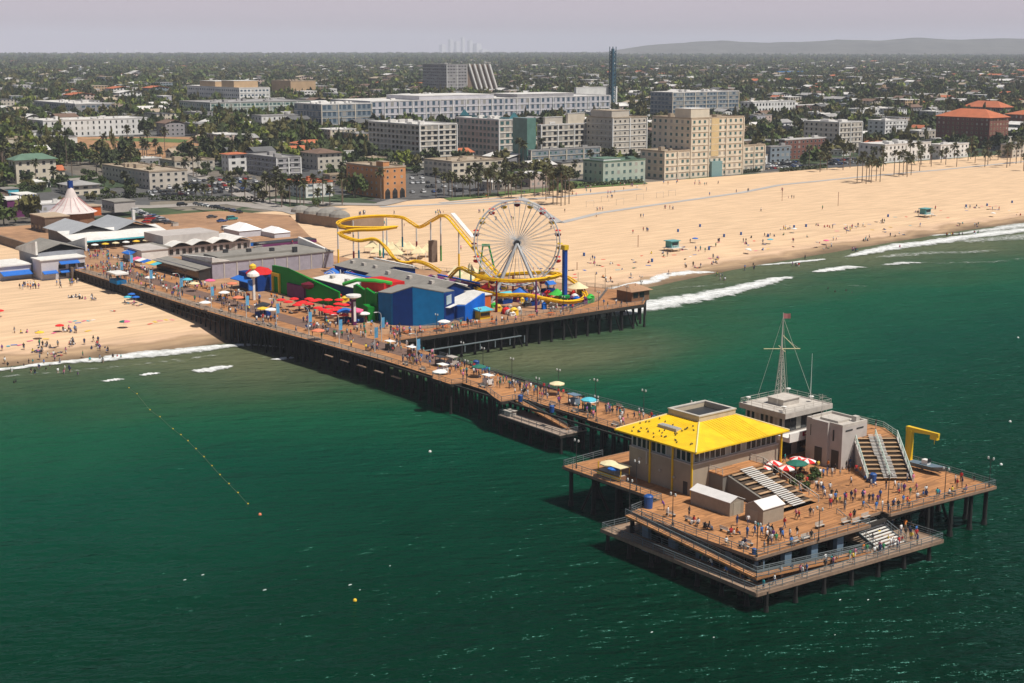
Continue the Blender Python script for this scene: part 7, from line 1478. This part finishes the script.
# cars
def car_meshes(kind):
    b = MB(); L_, W_, H_ = (4.6,1.8,1.45) if kind == 'car' else (5.0,1.95,1.9)
    prof = [(-L_/2,.35),(L_/2,.35),(L_/2,.75),(L_/2-.25,.9),(L_/2-1.25,.98),(-L_/2+.9,1.02),(-L_/2+.1,.95)] if kind == 'car' else [(-L_/2,.4),(L_/2,.4),(L_/2,.95),(L_/2-.2,1.1),(L_/2-1.1,1.2),(-L_/2+.1,1.2)]
    n = len(prof); b.add([(x,-W_/2,z) for x, z in prof]+[(x,W_/2,z) for x, z in prof], [tuple(range(n)), tuple(range(2*n-1,n-1,-1))]+[(i,n+i,n+(i+1)%n,(i+1)%n) for i in range(n)])
    a0, a1, c0, c1 = (L_/2-1.35, L_/2-2.1, -L_/2+.5, -L_/2+1.2) if kind == 'car' else (L_/2-1.1, L_/2-1.7, -L_/2+.1, -L_/2+.35); zr = H_; zb = .99 if kind == 'car' else 1.19
    b.add([(a1,-.62,zr),(a1,.62,zr),(c1,.62,zr),(c1,-.62,zr),(a1,-.66,zr-.08),(a1,.66,zr-.08),(c1,.66,zr-.08),(c1,-.66,zr-.08)], [(3,2,1,0),(0,1,5,4),(1,2,6,5),(2,3,7,6),(3,0,4,7)])
    g = MB(); g.add([(a0,-.82,zb),(a0,.82,zb),(c0,.82,zb),(c0,-.82,zb),(a1,-.655,zr-.085),(a1,.655,zr-.085),(c1,.655,zr-.085),(c1,-.655,zr-.085)], [(0,1,5,4),(1,2,6,5),(2,3,7,6),(3,0,4,7)])
    w_ = MB(); w_.cyl((0,-.1,.33),(0,.1,.33),.33,n=12); return b, g.mesh('windows', M_GLASS), w_.mesh('wheel', M_SHOE), L_, W_
CARK = {k: car_meshes(k) for k in ('car','van')}; CARC = {'white': (.72,.72,.71), 'silver': (.42,.43,.44), 'black': (.012,.012,.014), 'red': (.36,.015,.012), 'blue': (.03,.08,.25), 'dark grey': (.06,.06,.065), 'beige': (.40,.34,.25), 'teal': (.02,.25,.27)}
CMH = {}
def car(s, t, z, rz, where, colr=None, kind=None):
    colr = colr or rp.choice(['white']*4+['silver']*3+['black']*3+['red','blue','dark grey','dark grey','beige']); kind = kind or rp.choice(['car','car','car','van'])
    if (kind, colr) not in CMH: CMH[(kind, colr)] = CARK[kind][0].mesh('body', mat('car paint '+colr, CARC[colr], .3, 0, metal=.1))
    o = thing('parked_car', f'{colr} parked {kind} {where}', kind, (s,t,z), 'cars '+where, rz=rz, auto=True); place(CMH[(kind,colr)], 'body', 0,0,0, parent=o); place(CARK[kind][1], 'windows', 0,0,0, parent=o)
    L_, W_ = CARK[kind][3:]
    for a in (-L_/2+.85, L_/2-.9):
        for b in (-W_/2+.08, W_/2-.08): place(CARK[kind][2], 'wheel', a, b, 0, parent=o)
ncar = [0]
def lot(cs, where, rows, percent, rot=0):
    G = [gpx(x, y)[:2] for x, y in cs]
    for r_ in range(rows):
        v = (r_+.5)/rows; a = ((1-v)*G[0][0]+v*G[3][0], (1-v)*G[0][1]+v*G[3][1]); b = ((1-v)*G[1][0]+v*G[2][0], (1-v)*G[1][1]+v*G[2][1]); L_ = math.hypot(b[0]-a[0], b[1]-a[1]); n = int(L_/2.9); an = math.atan2(b[1]-a[1], b[0]-a[0])
        for i in range(n):
            if rp.random() > percent or ncar[0] > 285: continue
            u = (i+.5)/n; s, t = a[0]+(b[0]-a[0])*u, a[1]+(b[1]-a[1])*u; car(s, t, T(s,t)+.14, an+math.pi/2+(math.pi if rp.random() < .4 else 0), where); ncar[0] += 1
lot([(137,183),(256,178),(262,193),(150,198)], 'in the beach car park at left', 5, .8)
lot([(404,177),(488,175),(496,193),(404,196)], 'in the car park before the pale hotel', 4, .55)
lot([(763,164),(800,161),(803,168),(765,171)], 'in the car park beside the cream hotel wing', 3, .85); lot([(828,160),(864,158),(864,164),(830,167)], 'in the car park before the beige flats', 2, .8)
for x, y, c_, k in ((150,219,'red','van'),(143,214,'black','car'),(140,218,'black','car'),(156,222,'black','car'),(227,229,'white','van'),(212,217,'dark grey','car'),(232,219,'teal','van'),(222,221,'blue','car'),(147,222,'red','car'),(196,243,'black','van'),(203,244,'black','car'),(182,205,'black','van'),(158,218,'silver','car')):
    s, t = px(x, y+1, D); car(s, t, D, 1.57+rp.uniform(-.2,.2), 'on the tan parking deck', c_, k)
for i in range(15):
    s, t = px(128+i*2.9, 209+i*1.05, D); car(s, t, D, 1.57+rp.uniform(-.15,.15), 'on the tan parking deck')
for i in range(9):
    s, t = px(196+i*5.4, 205+i*1.0, D); car(s, t, D, rp.uniform(-.2,.2), 'on the tan parking deck')
for i in range(22): x = rp.uniform(300, 860); s, t, z = gpx(x, np.interp(x, [400,460,520,640,780,900], [172,170,184,176,168,158])+rp.uniform(-.6,.6)); (car(s, t, z+.25, 1.57, 'on the road behind the beach') if not blocked(s,t,1) else None)
# lifeguard towers
for (x, y, lb) in ((672,251,'teal lifeguard tower with white ramp on the sand nearest the pier'),(925,217,'teal lifeguard tower with white ramp on the far right sand')):
    s, t, z = gpx(x, y); r = thing('lifeguard_tower', lb, 'lifeguard tower', (s,t,z)); part('cabin', MB().box(s-1.6,s+1.6,t-2,t+2,z+1.5,z+3.9), mat('lifeguard_teal', (.07,.27,.27), .7, .1), r); part('roof', MB().prism([(s-2.1,t-2.6),(s+2.1,t-2.6),(s+2.1,t+2.6),(s-2.1,t+2.6)], z+3.9, z+4.15), mat('lifeguard_roof', (.12,.33,.33), .7, .1), r)
    mb = MB(); mb.box(s-2.4,s+2.8,t-2.8,t+2.8,z+1.3,z+1.497); part('deck', mb, M_WHITE, r); [part('leg', MB().cyl((s+a,t+b,z-.3),(s+a,t+b,z+1.3),.12,n=6), M_CONC, r) for a in (-2,2) for b in (-2.3,2.3)]; part('ramp', MB().prism([(s-.6,t+2.8),(s+.6,t+2.8),(s+.6,t+8.5),(s-.6,t+8.5)], [z+1.15,z+1.15,z-.1,z-.1], [z+1.35,z+1.35,z+.1,z+.1]), M_WHITE, r); part('window', MB().box(s+1.603,s+1.66,t-1.5,t+1.5,z+2.4,z+3.4), M_GLASS, r); mb = MB(); rail_mb(mb, [(s+2.7,t-2.7,z+1.5),(s+2.7,t+2.7,z+1.5)], 1, 1.5, 2); part('railing', mb, M_WHITE, r)
# parasols, towels and bins on the sand
for x, y, m_, c_ in ((60,329,M_RED,'red'),(40,336,M_YELC,'yellow'),(132,297,M_BLU,'blue'),(128,300,M_TEALC,'aqua'),(136,300,M_BLU,'blue'),(124,325,M_GRNC,'green'),(126,325,M_PNKC,'pink'),(748,251,M_CANW,'white'),(695,240,M_BLU,'blue'),(794,230,M_CANW,'white'),(826,242,M_PNKC,'pink'),(770,241,M_TEALC,'aqua'),(993,214,M_CANW,'white'),(0,314,M_RED,'red')):
    s, t, z = gpx(x, y+3); umbrella(s, t, z, 1.25, 1.9, [m_], f'{c_} beach parasol stuck in the sand', 'beach parasols')
TW = MB().add([(-1,-.5,.03),(1,-.5,.05),(1,.5,.03),(-1,.5,.06),(-1,-.5,0),(1,-.5,0),(1,.5,0),(-1,.5,0)], [(0,1,2,3),(0,4,5,1),(1,5,6,2),(2,6,7,3),(3,7,4,0)])
TWM = {n: TW.mesh('towel', m) for n, m in (('red',M_RED),('blue',M_BLU),('white',M_CANW),('aqua',M_TEALC),('pink',M_PNKC),('golden',M_YELC))}
tpos = [(70,322),(75,321),(78,323),(84,321),(88,321),(93,320),(150,324),(155,322),(160,321),(166,320),(172,320),(8,346),(14,345),(20,345),(30,341),(46,339),(54,333),(88,331)]
for i in range(46): b = rp.uniform(125, 460); a = shore(b)-rp.uniform(14, 38); tpos.append(proj(a, b, T(a,b))[:2])
for x, y in tpos:
    s, t, z = gpx(x, y); n = rp.choice(list(TWM)); o = place(TWM[n], 'beach_towel', s, t, z+.03, rz=rp.uniform(0,3), sc=rp.uniform(.7,.95)); lab = f'{n} towel spread on the {"right" if t > 60 else "left"} beach'; props(o, lab, 'towel', 'towels on the sand'); REG.append((o, lab, (s,t,z)))
BB = MB(); BB.lathe((0,0,0), [(.33,0),(.36,.95),(.3,1.0)], n=10); BBM = BB.mesh('bin', mat('beach_bin_blue', (.02,.09,.30), .6, .1))
for x, y in ((652,262),(709,250),(724,237),(768,237),(794,228),(806,227),(741,235),(888,217),(966,207),(987,206),(584,256),(700,227),(678,232),(1012,203)):
    s, t, z = gpx(x, y); o = place(BBM, 'beach_bin', s, t, z, sc=1.25); props(o, 'dark blue bin standing on the right beach', 'bin', 'bins on the right beach'); REG.append((o, 'dark blue bin standing on the right beach', (s,t,z)))
for x, yt, yb in ((782,188,201),(838,192,206),(577,262,270),(638,235,247)):
    s, t, z = gpx(x, yb); k_ = proj(s,t,z)[2]; solo('beach_pole', MB().cyl((s,t,z-.3),(s,t,z+(yb-yt)/k_),.12,n=6), mat('rusty_pole', (.25,.10,.06), .9, .2), 'thin rusty pole standing on the open sand', 'pole', (s,t,z), 'poles on the sand', auto=True)
# playground frames at the back of the sand
for i, (x, y) in enumerate(((672,196),(660,198),(640,200),(620,205),(590,207),(605,202))):
    s, t, z = gpx(x, y); mb = MB(); mb.tube([(s,t-2.5,z-.2),(s,t-2.5,z+3),(s,t+2.5,z+3),(s,t+2.5,z-.2)], .09, 5); solo('play_frame', mb, M_CONC, 'grey metal bar frame in the beach playground', 'play frame', (s,t,z), 'bar frames in the playground', auto=True)
# buoys and the float line on the water
fl = MB().lathe((0,0,-.1), [(.12,0),(.24,.15),(.24,.3),(.1,.42)], n=8).mesh('float', M_YELC); pts = [(129,388),(137,394),(150,410),(160,417),(173,429),(181,435),(188,441),(196,449),(204,457),(212,466),(220,475),(229,484),(238,493),(248,504)]
for x, y in pts: s, t = px(x, y, 0); o = place(fl, 'line_float', s, t, 0, sc=.6); props(o, 'small yellow float of the swim line off the left beach', 'float', 'floats of the swim line'); REG.append((o, o['label'], (s,t,0)))
P_ = [px(x, y, .05) for x, y in pts]; mb = MB(); mb.tube([(a,b,.03) for a, b in P_], .035, 4); solo('float_line', mb, mat('rope', (.12,.14,.08), .9, .1), 'thin rope linking the yellow floats off the left beach', 'rope', (*P_[0],0))
for x, y, m_, c_, w_ in ((260,515,M_ORGC,'orange and round','at the end of the swim line'),(1010,422,M_WHITE,'white','right of the fishing platform'),(1001,465,M_WHITE,'white','just off the platform right corner'),(430,452,M_WHITE,'white','left of the main pier'),(355,601,M_YELC,'yellow','near the bottom of the picture'),(486,322,M_REDW,'dark red','in the bay between the piers'),(1018,338,M_WHITE,'white','at the right edge of the sea')):
    s, t = px(x, y, 0); solo('mooring_buoy', MB().lathe((s,t,-.3), [(.05,0),(.24,.15),(.3,.38),(.22,.6),(.05,.7)], n=12), m_, f'{c_} buoy floating {w_}', 'buoy', (s,t,0), smooth=True)
for x, y in ((18,364),(14,383),(605,292),(612,293),(640,295),(828,289),(835,292),(846,291),(852,293),(16,382)):
    s, t = px(x, y, 0); o = place(person_mesh('stand','black','dark',False), 'person', s, t, -1.0, rz=rp.uniform(0,6)); lab = 'swimmer in dark wetsuit chest deep off the '+('left' if x < 300 else 'right')+' beach'; props(o, lab, 'person', 'swimmers'); REG.append((o, lab, (s,t,0)))
# flag poles and thin masts about the fairground
for x, yt, yb in ((605,268,291),(595,272,292),(578,272,285),(635,283,300),(618,283,292),(412,255,270),(425,262,268)):
    s, t = px(x, yb, D); k_ = proj(s,t,D)[2]; solo('thin_mast', MB().cyl((s,t,D),(s,t,D+(yb-yt)/k_),.08,.05,n=5), M_DARK, 'thin dark mast on the outer edge of the amusement pier', 'mast', (s,t,D), 'thin masts on the amusement pier', auto=True)

rp = random.Random(77)
for i, (x, y) in enumerate(((205,247),(222,250),(236,244),(258,250),(300,252),(310,248),(200,232),(175,226),(250,246),(262,247),(285,249))):
    s, t = px(x, y, D); mb = MB(); k = rp.uniform(1,2.6); mb.box(s-.8,s+.8,t-k,t+k,D,D+rp.uniform(.5,1.4)); mb.mi(1); mb.box(s-.9,s+.9,t-k-.1,t+k+.1,D+1.41,D+1.46)
    c_ = ['white','grey','blue'][i%3]; solo('stacked_crate', mb, [[M_CANW,M_CONC,M_BLU][i%3], M_GREYR], f'long {c_} equipment case lying on the tan parking deck', 'case', (s,t,D), 'equipment cases on the parking deck', auto=True)
pic = MB(); pic.box(-.9,.9,-.38,.38,.70,.76); pic.box(-.9,.9,-.85,-.6,.42,.47); pic.box(-.9,.9,.6,.85,.42,.47); pic2 = MB(); [pic2.cyl((x,-.7,0),(x,.7,0.0+.02),.05,n=4) for x in (-.6,.6)]; [pic2.cyl((x,sg*.6,0),(x,sg*.2,.7),.05,n=4) for x in (-.6,.6) for sg in (-1,1)]
PIC = (pic.mesh('table_top', M_ORNG), pic2.mesh('frame', M_DARK))
for (s, t) in ((66,26),(67,30),(68,34),(66,38),(68,43),(67,48),(69,52),(68,66),(69,72)):
    o = thing('picnic_table', 'orange picnic table with benches on the amusement pier boardwalk', 'table', (s,t,D), 'picnic tables on the boardwalk', rz=1.57, auto=True); place(PIC[0], 'table_top', 0,0,0, parent=o); place(PIC[1], 'frame', 0,0,0, parent=o)
# low fences round the fairground
for pts, w_ in (([(64,22),(63.5,40),(61,48)],'before the blue arcade block'),([(65,64),(66.5,82),(60,98),(48,112)],'round the coaster loop')):
    mb = MB(); rail_mb(mb, [(a,b,D) for a, b in pts], 1.1, 2, 5, .04); solo('low_fence', mb, M_RAIL, 'low grey metal fence '+w_, 'fence', (*pts[0],D))
# dense grey and coloured ride machinery and plants between the wheel and the boardwalk
cl_ = ['grey','white','red','blue','purple','lime','golden','dark']; cm_ = [M_CONC,M_WHITE,M_REDW,M_BRB,M_PURP,M_LIME,M_YELC,M_DARK]
for i in range(64):
    s, t = rp.uniform(44,64), rp.uniform(62,96)
    if i > 44: s, t = rp.uniform(4,46), rp.uniform(34,42)
    k = i % 8; mb = MB(); w_ = rp.uniform(.5,1.3); h = rp.uniform(1,2.6); mb.box(s-w_/2,s+w_/2,t-w_,t+w_,D,D+h*.6); mb.lathe((s,t,D+h*.6), [(w_*.8,0),(w_*.9,.2),(w_*.3,.7)], n=8)
    solo('ride_car', mb, cm_[k], f'small {cl_[k]} domed ride car '+('near the coaster loop' if i <= 44 else 'by the silver looping ride'), 'ride car', (s,t,D), 'small ride cars', auto=True)

for s, t, rz in [(s_, (16.2 if s_ > 150 else 14.0), math.pi) for s_ in (118,131,147,158,170)]+[(s_, t_, 0) for s_, t_ in ((148,6.4),(155,6.4),(168,5.6),(175,5.4),(97,4.4),(104,4.4),(126,5.0))]:
    bench(s, t, D, math.pi/2*0+rz, 'along the rail of the narrow outer pier')
for i in range(16):
    s, t = rp.uniform(-85, 60), rp.uniform(1.6, 3.0) if i % 2 else rp.uniform(16,19); s_ = s
    if t < 4: t += 3.3*max(0, s-40)/60
    bench(s, t, D, 0 if t < 8 else math.pi, 'along the busy landward pier')
# ================= finish: labels that single out each repeat =================
ORDW = ['leftmost','second from left','third from left','fourth from left','fifth from left','sixth from left','seventh from left','eighth from left','ninth from left','tenth from left']
def nth(i, n):
    if i == n-1 and n > 1: return 'rightmost'
    if i == n-2 and n > 3: return 'second from right'
    if i == n-3 and n > 5: return 'third from right'
    if i == n-4 and n > 7: return 'fourth from right'
    if i < len(ORDW): return ORDW[i]
    k = i+1; sfx = 'th' if 10 <= k % 100 <= 20 else {1:'st',2:'nd',3:'rd'}.get(k % 10, 'th')
    return f'{k}{sfx} from left'
bk = {}
for o, lab, org in REG: bk.setdefault(lab, []).append((proj(*org)[0], o))
for lab, L_ in bk.items():
    L_.sort(key=lambda q: q[0])
    for i, (x, o) in enumerate(L_):
        o['label'] = lab if len(L_) == 1 else f'{lab}, {nth(i, len(L_))}'
        if len(L_) == 1 and 'group' in o and False: del o['group']
